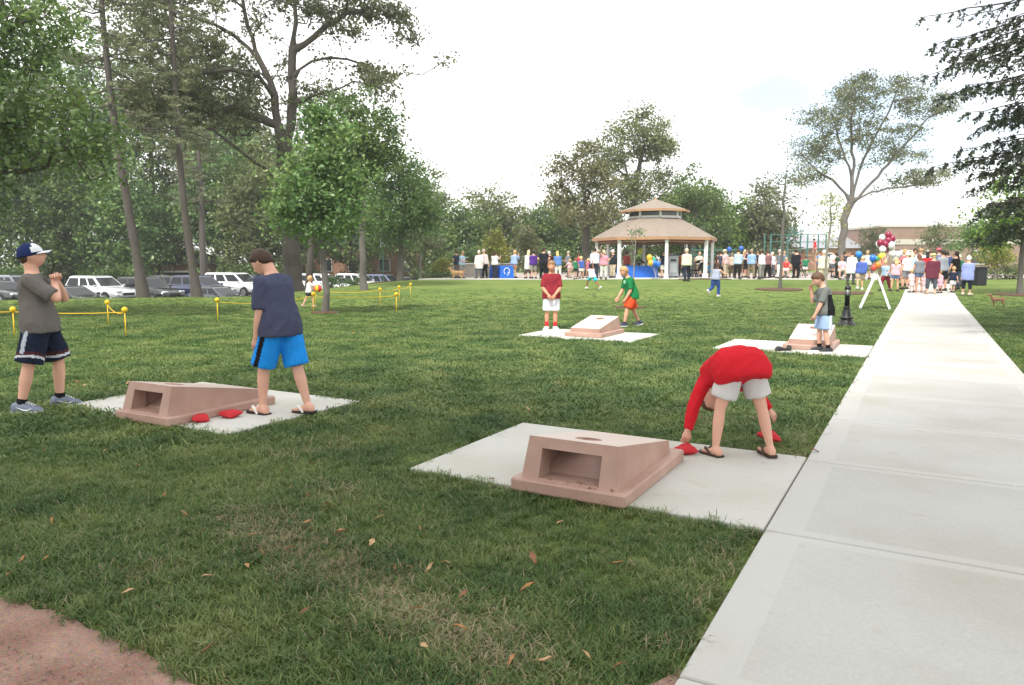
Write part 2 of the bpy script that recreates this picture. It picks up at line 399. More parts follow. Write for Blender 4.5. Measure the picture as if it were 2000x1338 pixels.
# loose stones on it (uncountable)
P = np.stack([rng.uniform(-4.2, .6, 9000), rng.uniform(1.6, 3.9, 9000)], 1); P = P[in_gravel(P[:, 0], P[:, 1], .02)]
n_ = len(P); sz = rng.uniform(.0025, .007, n_)
base = np.array([(1, 0, -.4), (-.5, .87, -.4), (-.5, -.87, -.4), (.1, .1, .8)])
ang = rng.uniform(0, 6.28, n_); ca, sa = np.cos(ang), np.sin(ang)
bx = base[None, :, 0] * ca[:, None] - base[None, :, 1] * sa[:, None]; by = base[None, :, 0] * sa[:, None] + base[None, :, 1] * ca[:, None]
VV = np.stack([P[:, 0:1] + bx * sz[:, None], P[:, 1:2] + by * sz[:, None], .022 + base[None, :, 2] * sz[:, None] * .8], -1).reshape(-1, 3)
FF = (np.arange(n_)[:, None, None] * 4 + np.array([(0, 1, 3), (1, 2, 3), (2, 0, 3)])[None]).reshape(-1, 3)
st = link_mesh('gravel_stones', mesh_np('gravel_stones', VV, FF, M_GRAVEL)); tag(st, 'loose crushed stones scattered over the red gravel walk', kind='stuff')

# ---------------------------------------------------------------- plaza, car park
M_PLAZA = pm('plaza_paving', (.40, .34, .31), .9, .12, .9, .2, 30.)
M_EDGE = pm('plaza_concrete_edge', (.55, .53, .5), .9, .08, 1., .15, 30.)
q = MB()
def sheet(mb, x0, x1, y0, y1, dz, nx=8, ny=6):
    xs = np.linspace(x0, x1, nx + 1); ys = np.linspace(y0, y1, ny + 1)
    vs_ = [(x, y, gz(x, y) + dz) for y in ys for x in xs]
    fs_ = [(j * (nx + 1) + i, j * (nx + 1) + i + 1, (j + 1) * (nx + 1) + i + 1, (j + 1) * (nx + 1) + i) for j in range(ny) for i in range(nx)]
    mb.add(vs_, fs_)
sheet(q, -5.5, 40, 44.2, 66, .04, 30, 16)
o = q.build('plaza', M_PLAZA, None, True); tag(o, 'pinkish paved plaza round the gazebo', kind='structure')
q = MB()
cur = [(x, 43.3 + .25 * math.sin(x * .2)) for x in np.linspace(-5.5, 24, 60)]
q.loft([[(x, y, gz(x, y) - .05), (x, y, gz(x, y) + .045), (x, y + 1.1, gz(x, y) + .048), (x, y + 1.1, gz(x, y) - .05)] for x, y in cur])
o = q.build('plaza_edge', M_EDGE); tag(o, 'pale concrete border strip along the front of the plaza', kind='structure')

M_ASPH = pm('asphalt', (.06, .06, .062), .9, .2, 2., .3, 60.)
xs = np.arange(-70, 0, 1.5); ys = np.arange(28, 84, 1.5); q = MB()
n1 = unit((-.34, .94)); n2 = unit((-.985, .17))
for x in xs:
    for y in ys:
        s = min((x + 10.8) * n1[0] + (y - 30.8) * n1[1], (x + 10.8) * n2[0] + (y - 30.8) * n2[1])
        if 6.2 < s < 26:
            q.add([(a, b_, gz(a, b_) + .02) for a, b_ in ((x, y), (x + 1.5, y), (x + 1.5, y + 1.5), (x, y + 1.5))], [(0, 1, 2, 3)])
o = q.build('car_park', M_ASPH); tag(o, 'asphalt car park sunk behind the lawn edge', kind='structure')

# mulch rings
M_MULCH = pm('mulch', (.10, .055, .035), .95, .35, 18., .9, 45., bdist=.03)
def mulch(x, y, rx, ry, lab, rz=0.):
    q = MB(); ring = []
    for f, h in ((1.0, .0), (.9, .045), (.5, .06), (.08, .075)):
        ring.append([(x + f * (rx * math.cos(a) * math.cos(rz) - ry * math.sin(a) * math.sin(rz)) * (1 + .05 * math.sin(5 * a)), y + f * (rx * math.cos(a) * math.sin(rz) + ry * math.sin(a) * math.cos(rz)), 0) for a in np.linspace(0, 6.283, 28, endpoint=False)])
        ring[-1] = [(px, py, gz(px, py) + .006 + h) for px, py, _ in ring[-1]]
    q.loft(ring); o = q.build('mulch_bed', M_MULCH, None, True); tag(o, lab, kind='structure')
mulch(12.25, 33.6, 1.1, .8, 'brown mulch ring round the thin young tree on the lawn')
mulch(14.3, 31.6, 1.3, .7, 'brown mulch ring round the slender sapling behind the grey shirted boy')
mulch(3.75, 23.4, .55, .4, 'bare mulch patch round the sapling behind the green shirted boy')
mulch(21.2, 30.3, 1.2, .9, 'mulch ring round the tree at the right edge')
mulch(-5.36, 20.95, .45, .35, 'thin mulch ring round the young maple')
mulch(-7.4, 43.6, 3.4, .9, 'brown mulch strip between lawn and parked cars', R(72))
mulch(11.3, 43.0, 1.6, .6, 'mulch patch before the men talking at the plaza')
# ---------------------------------------------------------------- grass blades (stuff)
def grass_mat(name, c1, c2, c3):
    m, t = new_mat(name); n = t.nodes; l = t.links.new
    out = n.new('ShaderNodeOutputMaterial'); g = n.new('ShaderNodeNewGeometry'); oi = n.new('ShaderNodeObjectInfo')
    nz = n.new('ShaderNodeTexNoise'); nz.inputs['Scale'].default_value = 1.3; nz.inputs['Detail'].default_value = 4; l(g.outputs['Position'], nz.inputs['Vector'])
    a = n.new('ShaderNodeMath'); a.operation = 'MULTIPLY_ADD'; a.inputs[1].default_value = .3; l(oi.outputs['Random'], a.inputs[0])
    a2 = n.new('ShaderNodeMath'); a2.operation = 'MULTIPLY_ADD'; a2.inputs[1].default_value = 2.0; a2.inputs[2].default_value = -.76; l(nz.outputs['Fac'], a2.inputs[0])
    a3 = n.new('ShaderNodeMath'); a3.operation = 'MULTIPLY_ADD'; a3.inputs[1].default_value = .35; l(g.outputs['Random Per Island'], a3.inputs[0]); l(a2.outputs[0], a3.inputs[2])
    l(a3.outputs[0], a.inputs[2])
    cr = n.new('ShaderNodeValToRGB'); e = cr.color_ramp.elements; e[0].position = .1; e[0].color = (*c1, 1); e[1].position = .95; e[1].color = (*c3, 1); k = e.new(.5); k.color = (*c2, 1)
    l(a.outputs[0], cr.inputs['Fac'])
    d = n.new('ShaderNodeBsdfPrincipled'); d.inputs['Roughness'].default_value = .5; d.inputs['Specular IOR Level'].default_value = .35
    tr = n.new('ShaderNodeBsdfTranslucent'); l(cr.outputs[0], d.inputs['Base Color']); l(cr.outputs[0], tr.inputs['Color'])
    mx = n.new('ShaderNodeMixShader'); mx.inputs[0].default_value = .3; l(d.outputs[0], mx.inputs[1]); l(tr.outputs[0], mx.inputs[2]); l(mx.outputs[0], out.inputs[0])
    return m
MG = [grass_mat('grass_blade', (.042, .094, .024), (.096, .164, .040), (.215, .262, .080)),
      grass_mat('grass_blade_dry', (.24, .20, .10), (.36, .30, .17), (.46, .39, .25))]

def tuft(name, nb, hmin, hmax, wid, spread, lean, mat, dry=0.):
    V, Fc, mi = [], [], []
    for i in range(nb):
        a = rng.uniform(0, 6.283); r = spread * math.sqrt(rng.uniform()); x, y = r * math.cos(a), r * math.sin(a)
        h = rng.uniform(hmin, hmax); az = rng.uniform(0, 6.283); ln = rng.uniform(.25, 1.) * lean; w = wid * rng.uniform(.7, 1.2)
        dx, dy = math.cos(az), math.sin(az); px, py = -dy * w / 2, dx * w / 2
        o = len(V)
        for f, ww in ((0, .8), (.45, 1.), (.8, .7)):
            bend = ln * h * f * f * 1.3; z = h * (f - .25 * ln * f * f)
            V += [(x + dx * bend - px * ww, y + dy * bend - py * ww, z), (x + dx * bend + px * ww, y + dy * bend + py * ww, z)]
        V.append((x + dx * ln * h * 1.25, y + dy * ln * h * 1.25, h * (1 - .32 * ln)))
        Fc += [[o, o + 1, o + 3, o + 2], [o + 2, o + 3, o + 5, o + 4], [o + 4, o + 5, o + 6]]
        mi += [1 if rng.uniform() < dry else 0] * 3
    me = mesh_np(name, V, Fc, mat, False, mi)
    return bpy.data.objects.new(name, me)

gcol = bpy.data.collections.new('grass_tuft_library')
specs = [('tuft_a', 18, .022, .048, .0038, .050, 1.25, 0.03), ('tuft_b', 18, .020, .042, .0040, .056, 1.4, 0.03), ('tuft_c', 13, .026, .066, .0036, .036, 1.05, .03),
         ('tuft_d', 18, .022, .050, .004, .055, 1.3, .75),
         ('tuft_e', 18, .026, .055, .009, .09, 1.1, .012), ('tuft_f', 18, .026, .052, .0105, .1, 1.2, .015)]
for s in specs: gcol.objects.link(tuft(s[0], *s[1:7], MG, s[7]))

def strip_dist(x, y):   # worn strip crossing the foreground turf
    a = np.array((-1.55, 4.1)); b_ = np.array((-.05, 2.65)); d = b_ - a; t_ = np.clip(((x - a[0]) * d[0] + (y - a[1]) * d[1]) / d.dot(d), 0, 1)
    return np.hypot(x - a[0] - t_ * d[0], y - a[1] - t_ * d[1])
pts = []
for (y0, y1, dens) in ((1.7, 3.2, 1350), (3.2, 5, 1050), (5, 8, 650), (8, 12, 300), (12, 18, 150), (18, 34, 75)):
    w = .78 * y1 + 2.5; n_ = int(2 * w * (y1 - y0) * dens)
    pts.append(np.stack([rng.uniform(-w, w, n_), rng.uniform(y0, y1, n_)], 1))
P = np.concatenate(pts); x, y = P[:, 0], P[:, 1]
S = x * Vv[0] + y * Vv[1]; T = x * U[0] + y * U[1]
wig = .018 * np.sin(T * 9) + .02 * np.sin(T * 23 + 1) + .02 * np.sin(S * 17)
keep = ~((S > S0 - .028 - np.abs(wig) * .4) & (S < S1 + .02 + np.abs(wig) * .4))
keep &= np.abs(x) < .72 * y + 2.2
for (s0, s1, ta, tb, _) in PADS:
    keep &= ~((S > s0 + .02 - wig) & (S < s1 - .0) & (T > ta + .0 + wig) & (T < tb + .015))
keep &= ~in_gravel(x, y, -.03 + wig * 1.2)
# thin turf beside the walk
thin = np.exp(-np.clip(S0 - S, 0, 9) / .05) * (S < S0 + .05)
keep &= rng.uniform(size=len(x)) > .45 * thin
keep &= rng.uniform(size=len(x)) < 1 - .97 * sstep(14, 33, y)
P = P[keep]; x, y, S, T = x[keep], y[keep], S[keep], T[keep]
dist = np.hypot(x, y)
var = rng.integers(0, 3, len(x)); far = dist > 7.5; mid = (dist > 6) & (rng.uniform(size=len(x)) < (dist - 6) / 3)
var[far | mid] = rng.integers(4, 6, int((far | mid).sum()))
sd = strip_dist(x, y); dry = rng.uniform(size=len(x)) < .92 * np.exp(-(sd / .19) ** 2)
nb_ = np.array([mnoise.noise((a * .9, b_ * .9, 3.3)) for a, b_ in zip(x, y)])
dry |= (rng.uniform(size=len(x)) < .3 * (nb_ > .42))
dry |= rng.uniform(size=len(x)) < .6 * np.exp(-np.clip(S0 - S, 0, 9) / .09) * (S < S0 + .1)
var[dry & (dist < 9)] = 3
scl = rng.uniform(.75, 1.25, len(x)) * (1 + .3 * nb_) * np.where(sd < .15, .9, 1.)
for (s0, s1, ta, tb, _) in PADS: scl = scl * np.where((S > s0 - .05) & (S < s1) & (T < ta) & (T > ta - .10), 1.35, 1.)
Zs = ground(x, y)
me = bpy.data.meshes.new('grass'); me.vertices.add(len(x)); me.vertices.foreach_set('co', np.stack([x, y, Zs], 1).astype(np.float32).ravel())
at = me.attributes.new('variant', 'INT', 'POINT'); at.data.foreach_set('value', var.astype(np.int32))
at = me.attributes.new('size', 'FLOAT', 'POINT'); at.data.foreach_set('value', scl.astype(np.float32))
at = me.attributes.new('turn', 'FLOAT_VECTOR', 'POINT')
rot = np.stack([rng.normal(0, .12, len(x)), rng.normal(0, .12, len(x)), rng.uniform(0, 6.283, len(x))], 1); at.data.foreach_set('vector', rot.astype(np.float32).ravel())
gro = link_mesh('grass', me); tag(gro, 'green grass blades covering the foreground lawn', kind='stuff')
ng = bpy.data.node_groups.new('grass_scatter', 'GeometryNodeTree')
ng.interface.new_socket('Geometry', in_out='INPUT', socket_type='NodeSocketGeometry'); ng.interface.new_socket('Geometry', in_out='OUTPUT', socket_type='NodeSocketGeometry')
N = ng.nodes; gi = N.new('NodeGroupInput'); go = N.new('NodeGroupOutput'); ip = N.new('GeometryNodeInstanceOnPoints'); ci = N.new('GeometryNodeCollectionInfo')
ci.inputs['Collection'].default_value = gcol; ci.inputs['Separate Children'].default_value = True; ci.inputs['Reset Children'].default_value = True
def attr(nm, ty):
    a = N.new('GeometryNodeInputNamedAttribute'); a.data_type = ty; a.inputs['Name'].default_value = nm; return a.outputs['Attribute']
ip.inputs['Pick Instance'].default_value = True
K = ng.links.new
K(gi.outputs[0], ip.inputs['Points']); K(ci.outputs[0], ip.inputs['Instance']); K(attr('variant', 'INT'), ip.inputs['Instance Index']); K(attr('size', 'FLOAT'), ip.inputs['Scale'])
K(attr('turn', 'FLOAT_VECTOR'), ip.inputs['Rotation']); K(ip.outputs[0], go.inputs[0])
md = gro.modifiers.new('scatter', 'NODES'); md.node_group = ng
print('tufts', len(x))
# ================================================================ TREES
def frustums(P0, P1, R0, R1, k, D0=None, D1=None):
    P0, P1 = np.asarray(P0), np.asarray(P1); d = P1 - P0; d = d / np.maximum(1e-6, np.linalg.norm(d, axis=1))[:, None]
    ref = np.where(np.abs(d[:, 2:3]) < .9, np.array([[0, 0, 1.]]), np.array([[1., 0, 0]]))
    a = np.cross(d, ref); a /= np.linalg.norm(a, axis=1)[:, None]; b = np.cross(d, a)
    q = np.arange(k) * 2 * math.pi / k
    ring = a[:, None, :] * np.cos(q)[None, :, None] + b[:, None, :] * np.sin(q)[None, :, None]
    def mitre(rg_, D):           # slide ring points along the axis into the shared joint plane
        if D is None: return rg_
        t_ = -(rg_ * D[:, None, :]).sum(2) / np.maximum(.35, (d * D).sum(1))[:, None]
        return rg_ + t_[:, :, None] * d[:, None, :]
    V = np.stack([P0[:, None, :] + mitre(ring, D0) * np.asarray(R0)[:, None, None], P1[:, None, :] + mitre(ring, D1) * np.asarray(R1)[:, None, None]], 1)
    E = len(P0); j = np.arange(k); jn = (j + 1) % k
    f = np.stack([j, jn, jn + k, j + k], 1)
    F = (np.arange(E)[:, None, None] * 2 * k + f[None]).reshape(-1, 4)
    return V.reshape(-1, 3), F

def leaf_quads(c, ln, wd, up=.5, rg=rng, axis_dir=None, droop=0.):
    n = len(c); nr = rg.normal(size=(n, 3)); nr[:, 2] = np.abs(nr[:, 2]) * (1 + up); nr /= np.linalg.norm(nr, axis=1)[:, None]
    a = rg.normal(size=(n, 3)) if axis_dir is None else axis_dir + rg.normal(size=(n, 3)) * .35
    a[:, 2] -= droop
    a -= nr * (a * nr).sum(1)[:, None]; a /= np.maximum(1e-6, np.linalg.norm(a, axis=1))[:, None]; b = np.cross(nr, a)
    s = rg.uniform(.7, 1.3, n)[:, None]
    L_, W_ = ln * s / 2, wd * s / 2
    V = np.stack([c - a * L_, c + b * W_ + a * L_ * .1, c + a * L_ - nr * L_ * .25, c - b * W_ + a * L_ * .1], 1)
    return V.reshape(-1, 3), np.arange(n * 4).reshape(n, 4)

BARKS = {'oak': pm('bark_oak', (.070, .060, .052), .95, .3, 3., .9, 9., stretch=(1, 1, .25), bdist=.05),
         'grey': pm('bark_grey', (.12, .11, .10), .95, .25, 3., .8, 12., stretch=(1, 1, .3), bdist=.03),
         'pine': pm('bark_pine', (.085, .072, .066), .95, .3, 4., 1., 10., stretch=(1, 1, .3), bdist=.04),
         'pale': pm('bark_pale', (.26, .24, .21), .9, .2, 5., .5, 14., stretch=(1, 1, .3), bdist=.02)}
LV = {'maple': leaf_mat('leaf_maple', (0.070, 0.140, 0.045), (0.149, 0.262, 0.080), (0.299, 0.374, 0.128)),
      'dark': leaf_mat('leaf_dark', (0.054, 0.099, 0.027), (0.110, 0.186, 0.047), (0.208, 0.273, 0.074)),
      'olive': leaf_mat('leaf_olive', (0.096, 0.130, 0.048), (0.163, 0.205, 0.076), (0.269, 0.302, 0.120)),
      'oak': leaf_mat('leaf_oak', (0.072, 0.090, 0.043), (0.126, 0.146, 0.068), (0.203, 0.215, 0.102)),
      'fresh': leaf_mat('leaf_fresh', (0.072, 0.144, 0.029), (0.144, 0.259, 0.050), (0.288, 0.374, 0.086)),
      'yellow': leaf_mat('leaf_yellow', (.17, .19, .035), (.30, .31, .06), (.42, .40, .09)),
      'rust': leaf_mat('leaf_rust', (0.108, 0.128, 0.053), (0.171, 0.178, 0.079), (0.270, 0.235, 0.105)),
      'pale': leaf_mat('leaf_pale', (.10, .125, .06), (.155, .18, .085), (.24, .25, .12)),
      'needle': leaf_mat('needle_dark', (0.024, 0.040, 0.022), (0.046, 0.068, 0.037), (0.085, 0.108, 0.055), .15, .8),
      'pine': leaf_mat('needle_pine', (0.102, 0.124, 0.063), (0.168, 0.192, 0.102), (0.270, 0.270, 0.147), .25, .6)}

def blob_clumps(blobs, rg):
    out = []
    for (cx, cy, cz, rx, ry, rz, n) in blobs:
        d = rg.normal(size=(n, 3)); d /= np.linalg.norm(d, axis=1)[:, None]
        r = rg.uniform(size=(n, 1)) ** .42
        out.append(np.array([[cx, cy, cz]]) + d * r * np.array([[rx, ry, rz]]))
    return np.concatenate(out) if out else np.zeros((0, 3))

def make_tree(name, label, loc, trunk, r0, blobs, leaf, bark='oak', limbs=(), limb_clumps=0., seed=1, nleaf=55, sig=.42, ln=.17, wd=None, tip=.012, up=.5, flat=.7, cat='tree', group=None, extra=None, wiggle=.12):
    """loc: foot; trunk: list of local points; blobs: ellipsoids of clump centres in local coords; limbs: polylines (local) with clumps along"""
    rg = np.random.default_rng(seed)
    root = empty(name, loc); tag(root, label, cat, group)
    pos = [np.array(trunk[0], float)]; par = [-1]
    def poly(pts, start):
        cur = start
        for p in pts:
            p = np.array(p, float); a = pos[cur]; n = max(1, int(np.linalg.norm(p - a) / .55))
            for i in range(1, n + 1):
                w = a + (p - a) * i / n + (rg.normal(size=3) * wiggle * .35 if i < n else 0)
                pos.append(w); par.append(cur); cur = len(pos) - 1
        return cur
    poly(trunk[1:], 0)
    cl = blob_clumps(blobs, rg)
    lc = []
    for lm in limbs:
        A = np.array(pos); st = int(np.argmin(np.linalg.norm(A - np.array(lm[0]), axis=1)))
        n0 = len(pos); poly(lm[1:] if np.linalg.norm(A[st] - np.array(lm[0])) < .3 else lm, st)
        for i in range(n0, len(pos)):
            f = (i - n0) / max(1, len(pos) - n0)
            if rg.uniform() < limb_clumps * (.35 + f):
                lc.append(pos[i] + rg.normal(size=3) * np.array([.55, .55, .4]) * (1 + .4 * f))
    if lc: cl = np.concatenate([cl, np.array(lc)]) if len(cl) else np.array(lc)
    tr = np.array(pos)
    if len(cl):
        dd = np.min(np.linalg.norm(cl[:, None, :] - tr[None], axis=2), axis=1)
        for ci_ in np.argsort(dd):
            c = cl[ci_]; A = np.array(pos); d = np.linalg.norm(A - c, axis=1)
            cost = d + .9 * np.maximum(0, A[:, 2] - (c[2] - .35 * d)) + (A[:, 2] < tr[0, 2] + .25 * (tr[:, 2].max() - tr[0, 2]) * 0)
            s = int(np.argmin(cost)); a = pos[s]; m = (a + c) / 2 + np.array([0, 0, .10 * d[s]]) + rg.normal(size=3) * .08 * d[s]
            n = 2 if d[s] > .9 else 1; cur = s
            for p in ([m, c] if n == 2 else [c]):
                pos.append(np.array(p)); par.append(cur); cur = len(pos) - 1
    pos = np.array(pos); par = np.array(par); N_ = len(pos)
    w = np.zeros(N_); ch = np.bincount(par[1:], minlength=N_)
    for i in range(N_ - 1, -1, -1):
        if ch[i] == 0: w[i] += 1
        if par[i] >= 0: w[par[i]] += w[i]
    rad = np.maximum(tip, r0 * (w / w[0]) ** .62)
    # gentle taper along the bare trunk
    rad = np.minimum(rad, r0)
    nt_ = len(tr)
    h = pos[:, 2] - pos[0, 2]
    rad = np.where(np.arange(N_) < nt_, rad * (1 + .45 * np.exp(-h / max(.25, r0 * 1.6))) , rad)
    i1 = np.arange(1, N_); p0 = pos[par[i1]]; p1 = pos[i1]
    # branch leaves its parent with its own radius
    rs = np.where((w[par[i1]] > w[i1] * 1.6) & (i1 >= nt_), rad[i1] * 1.25, rad[par[i1]])
    big = rad[i1] > .05
    dirs = p1 - p0; dirs /= np.maximum(1e-6, np.linalg.norm(dirs, axis=1))[:, None]
    nd = np.zeros((N_, 3)); nd[i1] += dirs; main = {}
    for e, i in enumerate(i1):
        pq = par[i]
        if pq not in main or w[i] > w[i1[main[pq]]]: main[pq] = e
    for pq, e in main.items(): nd[pq] += dirs[e]
    nd /= np.maximum(1e-6, np.linalg.norm(nd, axis=1))[:, None]
    d0 = np.array([nd[par[i]] if main[par[i]] == e else dirs[e] for e, i in enumerate(i1)]); d1 = nd[i1]
    Vs, Fs = [], []; o = 0
    for msk, k in ((big, 10), (~big, 4)):
        if msk.any():
            V, F = frustums(p0[msk], p1[msk] + (p1[msk] - p0[msk]) * (.0 if k == 10 else .04), rs[msk], rad[i1][msk], k, *((d0[msk], d1[msk]) if k == 10 else (None, None))); Vs.append(V); Fs.append(F + o); o += len(V)
    link_mesh('trunk', mesh_np('trunk', np.concatenate(Vs), np.concatenate(Fs), BARKS[bark], True), root)
    if len(cl) and nleaf:
        n = len(cl); cnt = rg.integers(int(nleaf * .6), int(nleaf * 1.4) + 1, n)
        cc = np.repeat(cl, cnt, 0); sg = np.repeat(sig * rg.uniform(.6, 1.35, n), cnt)
        off = rg.normal(size=(len(cc), 3)) * np.array([1, 1, flat]); P_ = cc + off * sg[:, None] * .8
        V, F = leaf_quads(P_, ln, wd or ln * .62, up, rg)
        link_mesh('crown', mesh_np('crown', V, F, LV[leaf]), root)
    return root

def X_(px, Y): return (px - 1000.) / 1430. * Y     # metres right of the axis for a bearing, at depth Y
def place(px, Y): x = X_(px, Y); return (x, Y, gz(x, Y) - .03)

# young maple standing on the lawn
make_tree('maple_tree', 'young full crowned maple with slim grey trunk on the lawn', place(634, 20.9), [(0, 0, 0), (.02, 0, 1.2), (-.05, .05, 3), (0, 0, 5.4)], .085,
          [(-.05, 0, 2.9, 1.55, 1.4, .9, 80), (0, 0, 3.8, 1.35, 1.3, 1.0, 70), (.1, 0, 4.8, .85, .85, .9, 34), (-.05, 0, 5.6, .4, .4, .5, 9)], 'maple', 'grey', seed=3, nleaf=62, sig=.30, ln=.13, tip=.008)
# great oak behind the cars, limbs as they run
OK = place(575, 37)
ok = lambda px, py, dy=0.: (X_(px, 37 + dy) - OK[0], dy, 1.5 + (510 - py) / 1430. * (37 + dy) - OK[2])
make_tree('oak_tree', 'huge old oak with dark spreading limbs behind the boy in navy shirt', OK, [(0, 0, 0), ok(574, 520), ok(572, 400), ok(566, 320), ok(557, 255)], .43,
          [(*ok(600, 10, 0), 2.2, 2.4, 1.4, 26), (*ok(480, 25), 2.4, 2., 1.3, 26), (*ok(690, 25, 1), 2.4, 2, .8, 22), (*ok(350, 100, -1), 2.8, 2.2, 1.6, 52), (*ok(400, 205, -2), 3.4, 2, 1.1, 90), (*ok(330, 215, -2), 2.6, 2, 1.2, 52), (*ok(440, 130, -1), 1.8, 1.6, .8, 22), (*ok(300, 30, -1), 2.4, 2, 1.2, 34), (*ok(640, 190), 1.4, 1.6, .7, 13), (*ok(470, 165), 1.5, 1.5, .9, 18), (*ok(610, -110), 6.5, 5, 2.2, 80), (*ok(470, 250, 2), 1.6, 1.6, .9, 18), (*ok(735, 45, 1), 1.5, 1., .5, 14), (*ok(795, 75, 1.2), .9, .8, .8, 13), (*ok(690, 85, .6), 1.3, 1., .6, 10), (*ok(735, 155, 1), 1.3, 1., .5, 12), (*ok(655, 60, .5), 1.1, 1., .7, 10), (*ok(745, 185, .2), .9, .8, .5, 8)],
          'oak', 'oak', limbs=[
              [ok(560, 290), ok(554, 247), ok(543, 172), ok(525, 136), ok(504, 72), ok(495, 10), ok(480, -60)],
              [ok(570, 330), ok(580, 250), ok(583, 215), ok(585, 143), ok(590, 90), ok(594, 36), ok(610, -60)],
              [ok(525, 136), ok(505, 112), ok(479, 90), ok(440, 68, -1), ok(400, 54, -2), ok(340, 40, -3)],
              [ok(584, 175), ok(600, 150), ok(622, 136), ok(655, 129, .5), ok(690, 132, 1), ok(723, 143, 1), ok(760, 175, 1.2)],
              [ok(588, 120), ok(610, 105), ok(651, 72, .5), ok(690, 48, .7), ok(740, 36, 1), ok(795, 54, 1.2), ok(812, 80, 1.2), ok(826, 108, 1.3)],
              [ok(557, 262), ok(520, 240, -.5), ok(470, 222, -1), ok(420, 232, -1.5), ok(370, 215, -2), ok(300, 200, -2)],
              [ok(568, 380), ok(543, 351, -.4), ok(490, 308, -1.2), ok(455, 280, -1.8), ok(429, 260, -2.2), ok(395, 262, -2.6), ok(350, 258, -3), ok(310, 238, -3.2)],
              [ok(550, 200), ok(520, 160, -1), ok(470, 150, -2), ok(400, 158, -2.5), ok(330, 150, -3)],
              [ok(584, 205), ok(620, 200, 0), ok(660, 190, 0), ok(700, 172, 0), ok(740, 180, 0), ok(775, 200, .2)]],
          limb_clumps=.95, seed=8, nleaf=44, sig=.36, ln=.19, tip=.022, up=.2)

# tall pines with bare lower trunks
def pine(label, base_px, Y, lean, H, r, seed, z_first, up_needles=1.):
    rg = np.random.default_rng(seed); x, y, z = place(base_px, Y); root = empty('pine_tree', (x, y, z)); tag(root, label, 'tree', 'tall pines along the car park')
    tp = [np.array((lean * f + .12 * math.sin(f * 7 + seed), .3 * math.sin(f * 3 + seed), H * f)) for f in np.linspace(0, 1, 16)]
    p0, p1, a0, a1 = [], [], [], []
    for i in range(15): p0.append(tp[i]); p1.append(tp[i + 1]); a0.append(r * (1 - .055 * i) + (.09 if i == 0 else 0)); a1.append(r * (1 - .055 * (i + 1)))
    V1, F1 = frustums(p0, p1, a0, a1, 12); q0, q1, b0, b1, tufts = [], [], [], [], []
    z_ = z_first
    while z_ < H - .3:
        f = z_ / H; c = tp[0] * 0 + np.array([np.interp(z_, [t[2] for t in tp], [t[0] for t in tp]), np.interp(z_, [t[2] for t in tp], [t[1] for t in tp]), z_])
        for b in range(rg.integers(2, 5)):
            az = rg.uniform(0, 6.283); Lb = rg.uniform(1.4, 3.6) * (1 - .35 * f); d = np.array((math.cos(az), math.sin(az), rg.uniform(-.15, .25)))
            prev = c; nseg = 5; bare = f < .42 and rg.uniform() < .45
            for s in range(1, nseg + 1):
                p = c + d * Lb * s / nseg + np.array((0, 0, -.12 * Lb * math.sin(s / nseg * 3.1) + .05 * rg.normal()))
                q0.append(prev); q1.append(p); b0.append(.035 * (1.15 - s / nseg) + .006); b1.append(.035 * (1.0 - s / nseg) + .006)
                if s >= 2 and not bare:
                    for _ in range(2): tufts.append(p + rg.normal(size=3) * np.array((.38, .38, .16)))
                prev = p
        z_ += rg.uniform(.35, .8)
    V2, F2 = frustums(q0, q1, b0, b1, 5)
    link_mesh('trunk', mesh_np('trunk', np.concatenate([V1, V2]), np.concatenate([F1, F2 + len(V1)]), BARKS['pine'], True), root)
    tf = np.array(tufts); m = int(26 * up_needles); cc = np.repeat(tf, m, 0); dr = rg.normal(size=cc.shape); dr /= np.linalg.norm(dr, axis=1)[:, None]; dr[:, 2] = np.abs(dr[:, 2]) * .6
    V, F = leaf_quads(cc + dr * .15, .26, .035, 0., rg, dr)
    link_mesh('crown', mesh_np('crown', V, F, LV['pine']), root)
pine('tall pine with bare leaning trunk right of the boy in cap', 270, 29.5, -1.1, 19, .185, 21, 5.6)
pine('tall straight pine between the capped boy and the great oak', 386, 30.5, -.8, 18, .165, 22, 6.2, 1.2)
pine('stout pine trunk standing far behind the white minivan', 408, 58, -.5, 17, .30, 23, 7.0)
pine('slim pine trunk just right of the great oak', 607, 47, .3, 13, .26, 24, 5.5)

# overhanging maple at the left edge
make_tree('maple_tree', 'large maple hanging in from the left edge above the capped boy', place(-230, 18.5), [(0, 0, 0), (.1, 0, 2), (.2, .2, 4.2), (.5, .2, 7), (.8, 0, 9)], .3,
          [(1.6, -.3, 6.2, 2.6, 2.4, 2.6, 150), (4.1, -.3, 5.0, 2.1, 1.8, 1.3, 90), (3.6, -.6, 7.2, 2.0, 2., 1.3, 70), (5.6, -.4, 4.2, 1.0, 1.2, .8, 18), (1.6, 0, 4.0, 2.4, 2, 1.5, 90), (-1.6, 0, 6, 2.4, 2.6, 3, 70)], 'dark', 'oak', seed=5, nleaf=46, sig=.38, ln=.14, tip=.010, up=.3)

